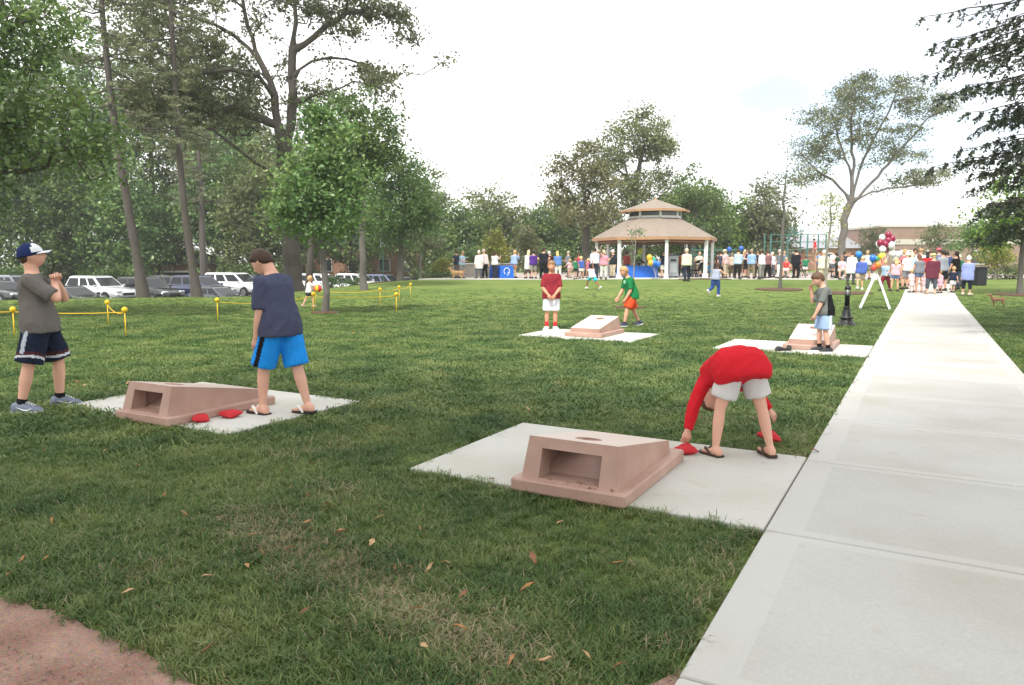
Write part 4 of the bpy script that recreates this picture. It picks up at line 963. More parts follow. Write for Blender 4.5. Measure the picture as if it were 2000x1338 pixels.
def person(label, loc, face, H, pose, outfit, hero=True, group=None, hr=.135, bw=1., voxel=None, cat='person', zshift=0.):
    """face: heading in degrees, 0 = away from camera (+Y), 90 = to the left, 180 = towards camera"""
    J = skeleton(H, pose, hr, bw); vx = voxel or (.0098 if hero else .034)
    skin = outfit.get('skin', 'c99a80'); SK = pm('skin_' + skin, srgb(skin), .55, .10, 9., .08, 90., spec=.35)
    z = gz(*loc[:2]) if len(loc) < 3 else loc[2]
    root = empty('person', (loc[0], loc[1], z + zshift), R(face)); tag(root, label, cat, group)
    MB_ = MB(); b = MB_
    # ---- body
    T = [(t, w * H * bw, d * H * (bw * .5 + .5)) for t, w, d in TORSO]
    def torso(mb, rows, k=16):
        rings = []
        for t, w, d in rows:
            c = J.at(t); sp = J.sp_dir[int(max(0, min(J.n, t * J.n)))]
            if t < .12: f_ = max(0., min(1., (.12 - t) / .3)); sp = unit(sp * (1 - f_) - J.dn * f_)
            a = J.sd(t); a = unit(a - sp * a.dot(sp)); bb = np.cross(sp, a)
            rings.append([c + a * w * math.copysign(abs(math.cos(q)) ** .85, math.cos(q)) + bb * d * math.copysign(abs(math.sin(q)) ** .85, math.sin(q)) for q in (2 * math.pi * j / k for j in range(k))])
        mb.loft(rings)
    torso(b, T)
    rh = [[J.head + J.hrot @ (np.array(q) * J.hh) for q in row] for row in head_shape(*((28, 20) if hero else (14, 11)))]
    b.loft(rh)
    b.tube([J.neck0, J.at(1.0), J.head - J.hrot @ np.array((0, .12, .2)) * J.hh], [.040 * H, .036 * H, .036 * H], 10)
    for i, s in enumerate((-1, 1)):
        limb(b, J.sho[i], J.elb[i], .036 * H, .026 * H, .033 * H); b.ball(J.sho[i], .038 * H); b.ball(J.elb[i], .0255 * H)
        limb(b, J.elb[i], J.wri[i], .026 * H, .0165 * H, .027 * H, ext=.008 * H)
        limb(b, J.hip[i], J.knee[i], .058 * H, .034 * H, .050 * H); b.ball(J.knee[i], .033 * H)
        limb(b, J.knee[i], J.ank[i], .032 * H, .0185 * H, .0345 * H, ext=.02 * H)
        if hero:
            e = J.head + J.hrot @ (np.array((s * .375, -.02, -.02)) * J.hh)
            pts = [e + J.hrot @ (np.array((0, -.02, -.10)) * J.hh), e, e + J.hrot @ (np.array((s * .02, -.03, .10)) * J.hh)]; b.ell(pts, [.03 * J.hh, .045 * J.hh, .03 * J.hh], [.05 * J.hh, .09 * J.hh, .06 * J.hh], J.hrot @ np.array((1., 0, 0)), 8)
        if outfit.get('feet', 'shoe') != 'shoe':
            base, f, side, up = foot_geo(b, J, i, 'bare')
    V, F = remesh(b, vx, 2 if hero else 1)
    x = MB(); nb = len(V)
    for i, s in enumerate((-1, 1)):
        d = J.wri[i] - J.elb[i]; pn = pose.get('palm', ((1, .2, 0), (-1, .2, 0)))[i]
        if hero: hand_geo(x, J.wri[i], d, pn, s, H, pose.get('curl', 35) if not hasattr(pose.get('curl', 35), '__len__') else pose['curl'][i])
        else: x.ell([J.wri[i], J.wri[i] + unit(d) * .04 * H, J.wri[i] + unit(d) * .085 * H], [.016 * H, .022 * H, .012 * H], [.013 * H, .014 * H, .009 * H], (1, .3, 0), 6)
        if hero and outfit.get('feet', 'shoe') != 'shoe':   # toes
            f = J.fdir[i]; side = unit(np.cross(f, (0, 0, 1))); up = np.cross(side, f); bs = J.ank[i] - up * .045 * H
            for j, (o, L_) in enumerate(((-.024, .112), (-.010, .108), (.002, .103), (.013, .097), (.023, .090))):
                p = bs + side * (o * s) * H
                x.tube([p + f * .078 * H + up * .010 * H, p + f * (L_ - .008) * H + up * .010 * H, p + f * L_ * H + up * .006 * H], [.0085 * H, .0085 * H, .005 * H], 6)
    if hero:
        hp = lambda q: J.head + J.hrot @ (np.array(q) * J.hh)
        for s in (-1, 1):
            x.cm = 1; x.ball(hp((s * .15, .365, .015)), .042 * J.hh, 8, 5)
            x.cm = 2; x.ball(hp((s * .15, .392, .015)), .024 * J.hh, 8, 5)
            x.cm = 3; x.tube([hp((s * .07, .425, .095)), hp((s * .15, .42, .115)), hp((s * .24, .36, .09))], [.012 * J.hh, .016 * J.hh, .009 * J.hh], 5)
        x.cm = 4; x.tube([hp((-.10, .40, -.262)), hp((0, .455, -.255)), hp((.10, .40, -.262))], [.012 * J.hh, .024 * J.hh, .012 * J.hh], 6)
    hairc = outfit.get('hair', '3a2a1e'); HM = pm('hair_' + hairc, srgb(hairc), .6, .3, 18., .6, 60., stretch=(1, 1, .3), spec=.3)
    Vx = np.array(x.v).reshape(-1, 3); fc = [list(map(int, q)) for q in F] + [[i + nb for i in q] for q in x.f]
    me = mesh_np('body', np.concatenate([V, Vx]) if len(Vx) else V, fc, [SK, pm('eye_white', (.7, .68, .65), .3), pm('eye_iris', (.03, .02, .015), .2), HM, pm('lips', srgb('a86a5c'), .5)], True, [0] * len(F) + x.m)
    link_mesh('body', me, root)
    # ---- top
    top = outfit.get('top')
    if top:
        m = MB(); g = .011 * H + .004; hem = outfit.get('hem', -.22); loose = outfit.get('loose', 1.)
        rows = []
        for t in np.linspace(hem, .965, 16):
            w = np.interp(t, [r[0] for r in TORSO], [r[1] for r in TORSO]); d = np.interp(t, [r[0] for r in TORSO], [r[2] for r in TORSO])
            if t < .74: lo_ = float(sstep(.5, -.02, t)); w = max(w, .099 + .027 * lo_) * outfit.get('puff', 1.); d = max(d, .066 + (.012 + .008 * loose) * lo_) * outfit.get('puff', 1.)
            if outfit.get('gather') and t < hem + .12: ga_ = outfit['gather'] + (1 - outfit['gather']) * (t - hem) / .12; w *= ga_; d *= ga_
            rows.append((t, w * H * bw + g * (1 if t < .9 else .5), d * H * (bw * .5 + .5) + g * (1 if t < .9 else .6)))
        torso(m, rows, 20)
        sl = outfit.get('sleeve', .72)
        for i in (0, 1):
            if sl > 0:
                f1 = min(1., sl); m.ball(J.sho[i], .043 * H)
                limb(m, J.sho[i] - (J.elb[i] - J.sho[i]) * .02, J.sho[i] + (J.elb[i] - J.sho[i]) * f1, .042 * H, (.044 if sl <= 1 else .036) * H, .044 * H)
                if sl > 1: m.ball(J.elb[i], .036 * H); limb(m, J.elb[i], J.elb[i] + (J.wri[i] - J.elb[i]) * (sl - 1), .036 * H, .026 * H, .035 * H)
        V, F = remesh(m, vx * 1.1, 3 if hero else 2, .011 if hero else 0, seed=len(label))
        mats = [cloth(top)]; mi = None
        if 'top_zones' in outfit and hero:
            cen = V[F].mean(1); mi = np.zeros(len(F), int)
            for fn, col in outfit['top_zones']: mats.append(cloth(col)); mi[fn(cen, J)] = len(mats) - 1
        link_mesh(outfit.get('top_name', 'shirt'), mesh_np('shirt', V, F, mats, True, mi), root)
    if outfit.get('hood'):
        m = MB(); c = J.at(.93); bk = unit(np.cross(J.sp_dir[J.n - 1], J.sd(1))) * -1; d_ = J.sp_dir[J.n - 1]
        pts = [c - J.sd(1) * .085 * H - bk * .0, c - J.sd(1) * .05 * H + bk * .052 * H - d_ * .03 * H, c + bk * .064 * H - d_ * .05 * H, c + J.sd(1) * .05 * H + bk * .052 * H - d_ * .03 * H, c + J.sd(1) * .085 * H]
        m.tube(pts, [.02 * H, .036 * H, .044 * H, .036 * H, .02 * H], 10); V, F = remesh(m, .012, 3, .005, 9); link_mesh('hood', mesh_np('hood', V, F, cloth(top), True), root)
    # ---- bottom
    bot = outfit.get('bottom')
    if bot:
        m = MB(); ln = outfit.get('leg', .9); g = .010 * H
        rows = [(t, np.interp(t, [r[0] for r in TORSO], [r[1] for r in TORSO]) * H * bw + g, np.interp(t, [r[0] for r in TORSO], [r[2] for r in TORSO]) * H + g) for t in (-.17, -.1, 0, .12, .24)]
        torso(m, rows); wl = outfit.get('wide', .070)
        if ln < 0:      # skirt
            kz = (J.knee[0] + J.knee[1]) / 2; a = J.at(.1); m.ell([a, a + (kz - a) * .5, kz], [.105 * H, .12 * H, .135 * H], [.08 * H, .1 * H, .11 * H], (1, 0, 0), 14)
        else:
            for i in (0, 1):
                f1 = min(1., ln); e = J.hip[i] + (J.knee[i] - J.hip[i]) * f1
                st = J.hip[i] + np.array((0, 0, .02 * H)); m.tube([st, (st + e) / 2, e], [.070 * H, wl * H, (wl if ln <= 1.1 else .05) * H], 14); m.ball(J.hip[i], .072 * H)
                if ln > 1: m.ball(J.knee[i], .050 * H); e2 = J.knee[i] + (J.ank[i] - J.knee[i]) * (ln - 1); limb(m, J.knee[i], e2, .050 * H, .040 * H, .048 * H)
        V, F = remesh(m, vx * 1.1, 3 if hero else 2, .009 if hero else 0, seed=3)
        mats = [cloth(bot)]; mi = None
        if 'bot_zones' in outfit and hero:
            cen = V[F].mean(1); mi = np.zeros(len(F), int)
            for fn, col in outfit['bot_zones']: mats.append(cloth(col)); mi[fn(cen, J)] = len(mats) - 1
        link_mesh(outfit.get('bot_name', 'shorts' if ln <= 1 else 'trousers'), mesh_np('bottom', V, F, mats, True, mi), root)
    # ---- hair / cap
    hl = outfit.get('hairstyle', 'short')
    if hl:
        rings = head_shape(30, 24) if hero else head_shape(14, 12); rr = []
        for row in rings:
            nr = []
            for q in row:
                q = np.array(q); ln_ = np.linalg.norm(q / np.array((.37, .45, .5)))
                line = np.interp(q[1], [-.5, -.25, .02, .16, .30, .5], [-.28, -.26, .0, .12, .22, .25])   # hairline height from nape to brow
                if hl == 'long': line = np.interp(q[1], [-.5, -.05, .1, .25, .5], [-.6, -.5, .02, .2, .25])
                mk = float(sstep(-.05, .06, q[2] - line)); o = (.07 if hl != 'buzz' else .03) * (1 + .5 * max(0, q[2]) * 2) * (1 + .25 * mnoise.noise(tuple(q * 9)))
                nr.append(J.head + J.hrot @ ((q * (1 + (o / .45) * mk - .06 * (1 - mk))) * J.hh))
            rr.append(nr)
        m = MB(); m.loft(rr)
        if hl == 'long':
            h0 = J.head + J.hrot @ (np.array((0, -.25, 0)) * J.hh); m.ell([h0, h0 + np.array((0, 0, -.5 * J.hh)) + J.hrot @ np.array((0, -.18, 0)) * J.hh, h0 + np.array((0, 0, -1.15 * J.hh)) + J.hrot @ np.array((0, -.2, 0)) * J.hh], [.36 * J.hh, .38 * J.hh, .22 * J.hh], [.2 * J.hh, .15 * J.hh, .06 * J.hh], J.hrot @ np.array((1., 0, 0)), 10)
        m.build('hair', HM, root, True)
    if 'cap' in outfit:
        cc, bc = outfit['cap']; HH = J.hh; TF = lambda q: J.head + J.hrot @ (np.array(q) * HH)
        m = MB(); rr = []
        for a in np.linspace(-.12, 1.5, 10):
            w, z = math.cos(max(0, a)), math.sin(a)
            rr.append([TF((.43 * w * math.cos(q), -.02 + .51 * w * math.sin(q), .10 + z * .47 + (.0 if math.sin(q) > 0 else -.05 * (1 - max(0, a))))) for q in np.linspace(0, 2 * math.pi, 24, endpoint=False)])
        m.loft(rr); cp = m.build('cap', [cloth(cc), cloth(bc)], root, True)
        cen = np.array([p.center for p in cp.data.polygons]); lc = (cen - J.head) @ J.hrot / HH
        mi = ((lc[:, 1] > .14) & (lc[:, 2] > .1)).astype(np.int32) if outfit.get('cap_front') else np.zeros(len(cen), np.int32)
        cp.data.polygons.foreach_set('material_index', mi)
        m = MB(); rows_ = []
        for f in np.linspace(0, 1, 7):
            y = .40 + .42 * f; wd = .40 * math.sqrt(max(.02, 1 - (f * .92) ** 2.6))
            top_ = [TF((wd * q, y - .12 * q * q, .13 - .02 * f - .07 * q * q)) for q in np.linspace(-1, 1, 9)]
            bo_ = [TF((wd * q, y - .12 * q * q, .10 - .02 * f - .07 * q * q)) for q in np.linspace(1, -1, 9)]
            rows_.append(top_ + bo_)
        m.loft(rows_); m.build('brim', cloth(bc), cp, True)
        if outfit.get('cap_strap'):
            m = MB(); m.tube([TF((.40 * math.cos(q), -.02 + .505 * math.sin(q), .03)) for q in np.linspace(R(205), R(262), 6)], .022 * HH, 6); m.build('cap_band', cloth('d8d8dc'), cp)
    if 'hat' in outfit:
        TF = lambda q: J.head + J.hrot @ (np.array(q) * J.hh); m = MB()
        m.loft([[TF((r * math.cos(q), r * math.sin(q), z_)) for q in np.linspace(0, 6.283, 14, endpoint=False)] for r, z_ in ((.75, .12), (.76, .15), (.46, .2), (.42, .45), (.3, .58), (.05, .6))])
        m.build('hat', cloth(outfit['hat']), root, True)
    # ---- shoes
    sh = outfit.get('shoe', 'dcdcdc'); ft = outfit.get('feet', 'shoe')
    for i, s in enumerate((-1, 1)):
        m = MB()
        if ft == 'shoe':
            base, f, side, up = foot_geo(m, J, i, 'shoe', 1.08); so = m.build('shoe', pm('shoe_' + sh, srgb(sh), .6, .2, 20., .3, 60.), root, True)
            if hero:
                m = MB(); pr = [(-.058, .018), (-.045, .030), (0, .033), (.06, .041), (.09, .039), (.112, .026), (.122, .012)]
                rings = []
                for xx, hw in pr:
                    c = base + f * xx * H - up * .004 * H
                    rings.append([c + side * hw * H * q + up * h * H for q, h in ((-1, 0), (1, 0), (1, .020), (-1, .020))])
                m.loft(rings); m.build('sole', pm('sole_white', (.62, .62, .62), .7), so)
                if 'mark' in outfit:
                    for sg in (-1, 1):
                        m = MB(); mk = base + side * sg * .0395 * H
                        m.tube([mk + f * .075 * H + up * .034 * H, mk + f * .05 * H + up * .022 * H, mk + f * .03 * H + up * .024 * H, mk - f * .01 * H + up * .042 * H], [.001, .0045 * H, .0035 * H, .001], 6)
                        m.build('side_mark', pm('shoe_mark', srgb(outfit['mark']), .5), so)
                    m = MB()
                    for q in range(4): c0 = base + f * (.035 + .012 * q) * H + up * (.062 - .006 * q) * H; m.tube([c0 - side * .018 * H, c0 + up * .004 * H, c0 + side * .018 * H], .003 * H, 5)
                    m.build('laces', pm('laces', (.6, .6, .62), .8), so)
            if 'sock' in outfit:
                m = MB(); d = unit(J.knee[i] - J.ank[i]); m.tube([J.ank[i] - d * .02 * H, J.ank[i] + d * outfit.get('sock_h', .04) * H], [.0275 * H, .0275 * H + .0002], 12); m.build('sock', cloth(outfit['sock']), root, True)
        else:   # flip-flop: sole and strap
            f = J.fdir[i]; side = unit(np.cross(f, (0, 0, 1))); up = np.cross(side, f); base = J.ank[i] - up * .045 * H
            rings = []
            for xx, hw in [(-.052, .018), (-.045, .028), (-.01, .031), (.03, .033), (.07, .042), (.1, .038), (.116, .022), (.121, .008)]:
                c = base + f * xx * H; rings.append([c + side * hw * H * q + up * h * H for q, h in ((-1, -.008), (1, -.008), (1, .006), (-1, .006))])
            m.loft(rings); so = m.build('flip_flop', pm('rubber_' + sh, srgb(sh), .7, .15), root)
            m = MB(); tp = base + f * .085 * H + up * .008 * H
            for q in (-1, 1): m.tube([tp, base + f * .06 * H + side * q * .022 * H + up * .035 * H, base + f * .02 * H + side * q * .034 * H + up * .018 * H, base + f * .005 * H + side * q * .034 * H + up * .0 * H], [.006 * H, .009 * H, .008 * H, .006 * H], 6)
            m.build('strap', pm('strap_' + outfit.get('strap', sh), srgb(outfit.get('strap', sh)), .7), so)
    return root, J

def stripe(leg, ang, half, t0=0., t1=2.):
    """zone: strip down a trouser leg at azimuth ang (deg, from the outward side towards the back)"""
    def fn(c, J):
        a, b = J.hip[leg], J.knee[leg]; d = unit(b - a); s = -1 if leg == 0 else 1
        rel = c - a; t = rel @ d; per = rel - t[:, None] * d; out = np.array((s, 0, 0.)); out = unit(out - d * out.dot(d)); bk = np.cross(d, out) * s
        az = np.degrees(np.arctan2(per @ bk, per @ out)); L_ = np.linalg.norm(b - a)
        return (np.abs(az - ang) < half) & (t > t0 * L_ - .2 * L_) & (t < t1 * L_) & ((c[:, 0] * s) > -.01)
    return fn
def hemzone(f0, f1):
    def fn(c, J):
        r = np.zeros(len(c), bool)
        for leg in (0, 1):
            a, b = J.hip[leg], J.knee[leg]; L_ = np.linalg.norm(b - a); t = (c - a) @ unit(b - a) / L_; s = -1 if leg == 0 else 1
            az = np.arctan2((c - a)[:, 1], s * (c - a)[:, 0]); w = t + .05 * np.cos(2 * az)
            r |= (w > f0) & (w < f1) & (c[:, 0] * s > -.005)
        return r
    return fn

# ---------------------------------------------------------------- the players
SKN = 'cf9f89'
capped, JC = person('boy in navy and white cap, grey shirt and striped navy shorts at left', (-4.70, 7.27, .01), -70, 1.70,
       dict(lean=-7, bend=6, hp=-12, hy=4, arms=((50, 2, 186, -44), (54, 8, 196, -46)), legs=((15, 7, -2, 3, 4, 0), (-13, 7, -12, 2, 12, 0)), palm=((1, 0, .4), (-1, 0, .4)), curl=55),
       dict(skin=SKN, top='6a6562', hem=-.17, sleeve=.86, loose=1.2, bottom='1a2236', leg=.94, wide=.072, hairstyle='buzz', hair='4a3526', cap=('1d2a55', 'd9dbe2'), cap_front=True, cap_strap=True, shoe='6d7688', mark='e8e8ec', sock='15161a',
            bot_zones=[(hemzone(.70, .78), '4a2528'), (hemzone(.78, .84), 'c4c8d0'), (stripe(1, 28, 10, 0, .74), 'aeb6c2'), (stripe(0, 28, 10, 0, .74), 'aeb6c2')]), bw=.96)
mid_ = (JC.wri[0] + JC.wri[1]) / 2; fd_ = unit(JC.wri[0] - JC.elb[0] + JC.wri[1] - JC.elb[1])
pw = rotz(R(-70)) @ (mid_ + fd_ * .115 + np.array((0, .01, 0))) + np.array(capped.location)
m = MB(); m.box((0, 0, 0), (.075, .016, .14), bev=.006); ph = m.build('phone', pm('phone_black', (.01, .01, .012), .3), None, False, tuple(pw), R(-70)); ph.rotation_euler = (R(-20), 0, R(-70)); tag(ph, 'small black phone held up in the hands of the capped boy', 'phone')
m = MB(); m.box((0, -.0095, .045), (.02, .004, .02)); m.build('lens', pm('phone_lens', (.05, .05, .06), .1), ph)
person('boy in navy shirt and bright blue shorts walking past the left board', (-2.22, 6.98, .04), 60, 1.66,
       dict(lean=5, bend=12, hp=36, hy=16, arms=((-4, 8, 14, 0), (8, 8, 22, 4)), legs=((17, 4, 3, 2, -4, 3), (-14, 3, -18, 1, 4, -4)), palm=((1, .3, 0), (-1, .3, 0)), curl=28),
       dict(skin=SKN, top='474b62', hem=-.20, sleeve=.9, loose=1.2, bottom='1f8fe6', leg=1.0, wide=.071, hairstyle='short', hair='3d2b20', feet='flip', shoe='23211f', strap='dcd9d4',
            bot_zones=[(stripe(0, 8, 13), '15171d'), (stripe(1, 8, 13), '15171d')]), bw=.95)
person('boy in red hooded jacket bending down over the near concrete pad', (1.72, 5.44, .04), 18, 1.30,
       dict(lean=88, bend=76, hp=128, hy=0, arms=((-10, 30, -6, 18), (-10, 58, -6, 40)), legs=((8, 13, -2, 7, 8, 0), (-10, 15, -12, 8, 14, 0)), palm=((.3, 1, 0), (-.3, 1, 0)), curl=(48, 20)),
       dict(skin=SKN, top='c8202c', top_name='hooded_jacket', hood=True, hem=-.30, gather=.86, sleeve=1.94, loose=1.6, puff=1.22, bottom='c9c6c4', leg=.74, wide=.074, hairstyle='short', hair='5a4030', feet='flip', shoe='3a2c25', strap='4a3a30'), hr=.15, bw=1.05)
person('boy in dark red shirt and white shorts with hands clasped at the far pad', (.85, 15.8, .01), 178, 1.5,
       dict(lean=0, hp=4, arms=((12, 10, 44, -30), (12, 10, 44, -30)), legs=((2, 2, -1, 0, 14, 0), (0, 3, -1, 1, 14, 0)), palm=((.2, -1, 0), (-.2, -1, 0)), curl=45),
       dict(skin='c98f74', top='8c2b36', hem=-.22, sleeve=.88, loose=1.1, bottom='e6e6ec', leg=.98, wide=.066, hairstyle='short', hair='8a6b4c', shoe='d6d6d6', sock='d8323a', sock_h=.085), hr=.145, voxel=.012, bw=.94)
person('boy in green shirt and orange shorts stepping behind the far board', (2.74, 16.75, .01), 105, 1.44,
       dict(lean=13, bend=8, hp=24, hy=4, arms=((4, 8, 30, -4), (12, 8, 36, -8)), legs=((26, 4, 12, 2, 0, 0), (-14, 4, -28, 2, 0, -12)), curl=30),
       dict(skin='cf9a7e', top='1e7a46', hem=-.2, sleeve=.85, loose=1.2, bottom='f0552c', leg=.92, wide=.074, hairstyle='short', hair='b08f66', shoe='2c3350', sock='22252c', sock_h=.03,
            top_zones=[(lambda c, J: (c[:, 1] > .06) & (np.abs(c[:, 0]) < .055) & (c[:, 2] > J.at(.6)[2]) & (c[:, 2] < J.at(.8)[2]), '9fd0b4')]), hr=.15, voxel=.012)
person('small boy in grey shirt and pale blue shorts scratching his face beside the lamp', (5.03, 11.74, .04), 84, 1.30,
       dict(lean=4, bend=10, hp=28, hy=0, arms=((20, 6, 22, -4), (30, 4, 166, -12)), legs=((2, 5, -10, 2, 4, 0), (8, 5, -2, 2, 8, 0)), curl=40),
       dict(skin=SKN, top='6f7470', hem=-.2, sleeve=.92, loose=1.3, bottom='9db6dc', leg=.98, wide=.07, hairstyle='short', hair='5a4332', shoe='26262a', sock='101014', sock_h=.055,
            top_zones=[(lambda c, J: (c[:, 0] < -.07) & (c[:, 2] < J.at(.66)[2]) & (c[:, 1] < .02), '17181c')], bot_zones=[(stripe(0, 30, 14), 'dfe6f2'), (stripe(1, 30, 14), 'dfe6f2')]), hr=.155, voxel=.012)
# ================================================================ CORNHOLE BOARDS
def terracotta():
    m, t = new_mat('pink_cast_concrete'); n = t.nodes; l = t.links.new
    out = n.new('ShaderNodeOutputMaterial'); b = n.new('ShaderNodeBsdfPrincipled'); b.inputs['Roughness'].default_value = .5; b.inputs['Specular IOR Level'].default_value = .35
    tc = n.new('ShaderNodeTexCoord')
    a = n.new('ShaderNodeTexNoise'); a.inputs['Scale'].default_value = 4; a.inputs['Detail'].default_value = 6; l(tc.outputs['Object'], a.inputs['Vector'])
    f = n.new('ShaderNodeTexNoise'); f.inputs['Scale'].default_value = 130; f.inputs['Detail'].default_value = 2; l(tc.outputs['Object'], f.inputs['Vector'])
    cr = n.new('ShaderNodeValToRGB'); e = cr.color_ramp.elements; e[0].position = .3; e[0].color = (.36, .22, .172, 1); e[1].position = .7; e[1].color = (.46, .30, .242, 1); l(a.outputs['Fac'], cr.inputs['Fac'])
    sr = n.new('ShaderNodeValToRGB'); sr.color_ramp.elements[0].position = .64; sr.color_ramp.elements[1].position = .72; l(f.outputs['Fac'], sr.inputs['Fac'])
    mm = n.new('ShaderNodeMix'); mm.data_type = 'RGBA'; l(cr.outputs[0], mm.inputs['A']); mm.inputs['B'].default_value = (.2, .12, .1, 1)
    q = n.new('ShaderNodeMath'); q.operation = 'MULTIPLY'; q.inputs[1].default_value = .6; l(sr.outputs[0], q.inputs[0]); l(q.outputs[0], mm.inputs['Factor']); l(mm.outputs['Result'], b.inputs['Base Color'])
    bp = n.new('ShaderNodeBump'); bp.inputs['Strength'].default_value = .15; bp.inputs['Distance'].default_value = .003; l(f.outputs['Fac'], bp.inputs['Height']); l(bp.outputs[0], b.inputs['Normal']); l(b.outputs[0], out.inputs[0])
    return m
M_TERRA = terracotta()
def board_mesh():
    """local: x across, y from the high end (0) to the low end (1.36); hollow box with open high end and round hole in the deck"""
    me_p = MB(); me_p.box((0, .62, .04), (.78, 1.24, .085), bev=.012)
    plinth = me_p.mesh('plinth', M_TERRA)
    ya, yb, za, zb, z0 = .11, 1.13, .345, .165, .0822
    wt, wb = .305, .330                     # half width at the high top, at the foot
    top = lambda y: za + (zb - za) * (y - ya) / (yb - ya)
    hw = lambda y, z: wt + (top(y) - z) * .08
    yf = lambda z: ya - .075 * (1 - (z - z0) / (za - z0))   # raked front
    q = MB()
    # deck with round hole: grid ring polygons
    hc, hr_, n = (0, .36), .078, 32
    ring = [(hc[0] + hr_ * math.cos(2 * math.pi * i / n), hc[1] + hr_ * math.sin(2 * math.pi * i / n)) for i in range(n)]
    def edge_pt(i):
        a = 2 * math.pi * i / n; dx, dy = math.cos(a), math.sin(a); ts = []
        x0 = wt
        if abs(dx) > 1e-6: ts.append((math.copysign(x0, dx) - hc[0]) / dx)
        if abs(dy) > 1e-6: ts.append(((yb if dy > 0 else ya) - hc[1]) / dy)
        t_ = min(v for v in ts if v > 0); return (hc[0] + dx * t_, hc[1] + dy * t_)
    outr = [edge_pt(i) for i in range(n)]
    # put the deck corners in exactly
    for cx, cy in ((wt, ya), (-wt, ya), (wt, yb), (-wt, yb)):
        k = min(range(n), key=lambda i: (outr[i][0] - cx) ** 2 + (outr[i][1] - cy) ** 2); outr[k] = (cx, cy)
    hwx = lambda x, y: x * hw(y, top(y)) / wt
    T = [(hwx(x, y) if abs(abs(x) - wt) < 1e-4 else x * (hw(y, top(y)) / wt), y, top(y)) for x, y in outr]; I_ = [(x, y, top(y)) for x, y in ring]; B_ = [(x, y, top(y) - .045) for x, y in ring]
    TB = [(x, y, z - .045) for x, y, z in T]
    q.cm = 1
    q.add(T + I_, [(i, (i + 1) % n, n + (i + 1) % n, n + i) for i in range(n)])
    q.cm = 0
    q.add(I_ + B_, [(i, (i + 1) % n, n + (i + 1) % n, n + i) for i in range(n)])
    q.add(TB + B_, [(n + i, n + (i + 1) % n, (i + 1) % n, i) for i in range(n)])
    th = .075
    for s in (-1, 1):                       # side walls, outer and inner skins
        o = [(s * hw(y, z), (yf(z) if y == ya else y), z) for y, z in ((ya, z0), (yb, z0), (yb, top(yb)), (ya, top(ya)))]
        i_ = [(s * (hw(y, z) - th), (yf(z) if y == ya else y), z) for y, z in ((ya, z0), (yb - .05, z0), (yb - .05, top(yb) - .02), (ya, top(ya) - .04))]
        f = (0, 1, 2, 3) if s > 0 else (3, 2, 1, 0); q.add(o, [f]); q.add(i_, [tuple(reversed(f))])
    # raked front face round the opening
    w = lambda z: hw(ya, z); oz0, oz1, ox = z0 + .012, za - .068, .205
    P = [(-w(z0), yf(z0), z0), (w(z0), yf(z0), z0), (w(za), yf(za), za), (-w(za), yf(za), za), (-ox, yf(oz0), oz0), (ox, yf(oz0), oz0), (ox, yf(oz1), oz1), (-ox, yf(oz1), oz1)]
    q.add(P, [(0, 1, 5, 4), (1, 2, 6, 5), (2, 3, 7, 6), (3, 0, 4, 7)])
    # tunnel behind the opening
    Q = [(-ox, yf(oz0), oz0), (ox, yf(oz0), oz0), (ox, yf(oz1), oz1), (-ox, yf(oz1), oz1), (-ox + .0, .2, oz0), (ox, .2, oz0), (ox, .2, oz1 - .01), (-ox, .2, oz1 - .01)]
    q.add(Q, [(0, 1, 5, 4), (1, 2, 6, 5), (2, 3, 7, 6), (3, 0, 4, 7)])
    # inner ramp the bags slide down, back wall
    q.add([(-.3, .2, oz0), (.3, .2, oz0), (.3, .48, .2), (-.3, .48, .2), (.3, .56, top(.56) - .05), (-.3, .56, top(.56) - .05)], [(0, 1, 2, 3), (3, 2, 4, 5)])
    q.add([(-hw(yb, z0), yb, z0), (hw(yb, z0), yb, z0), (hw(yb, zb), yb, zb), (-hw(yb, zb), yb, zb)], [(1, 0, 3, 2)])
    box = q.mesh('box', [M_TERRA, pm('sunlit_tone_deck', (.60, .49, .43), .4, .08, 4., .1, 90.)])  # paler deck colour stands in for sun and sky light on the tops
    return plinth, box
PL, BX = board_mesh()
def board(label, s, t, flip, z=.035):
    c = ST(s, t); root = empty('cornhole_board', (c[0], c[1], z), WALK + (math.pi if flip else 0)); tag(root, label, 'game board', 'cast cornhole boards')
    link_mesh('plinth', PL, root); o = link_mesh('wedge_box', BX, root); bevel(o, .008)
    o.modifiers[0].angle_limit = R(25)
    m = MB(); m.lathe([(.079, 0), (.086, .002), (.086, .006), (.079, .006)], k=32)
    m2 = MB(); ta = math.atan2(.165 - .345, 1.13 - .11)
    pts = [(.082 * math.cos(a), .36 + .082 * math.sin(a) * math.cos(ta), .345 + (-.18) * (.25 + .082 * math.sin(a)) / 1.02 + .001) for a in np.linspace(0, 6.283, 33)]
    m2.tube(pts, .006, 6); m2.build('hole_rim', M_TERRA, root, True)
    return root
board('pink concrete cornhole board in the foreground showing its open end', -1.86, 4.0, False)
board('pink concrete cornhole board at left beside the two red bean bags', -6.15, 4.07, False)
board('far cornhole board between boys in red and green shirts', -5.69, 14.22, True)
board('cornhole board right beside the small boy in grey shirt', -1.61, 14.12, True)

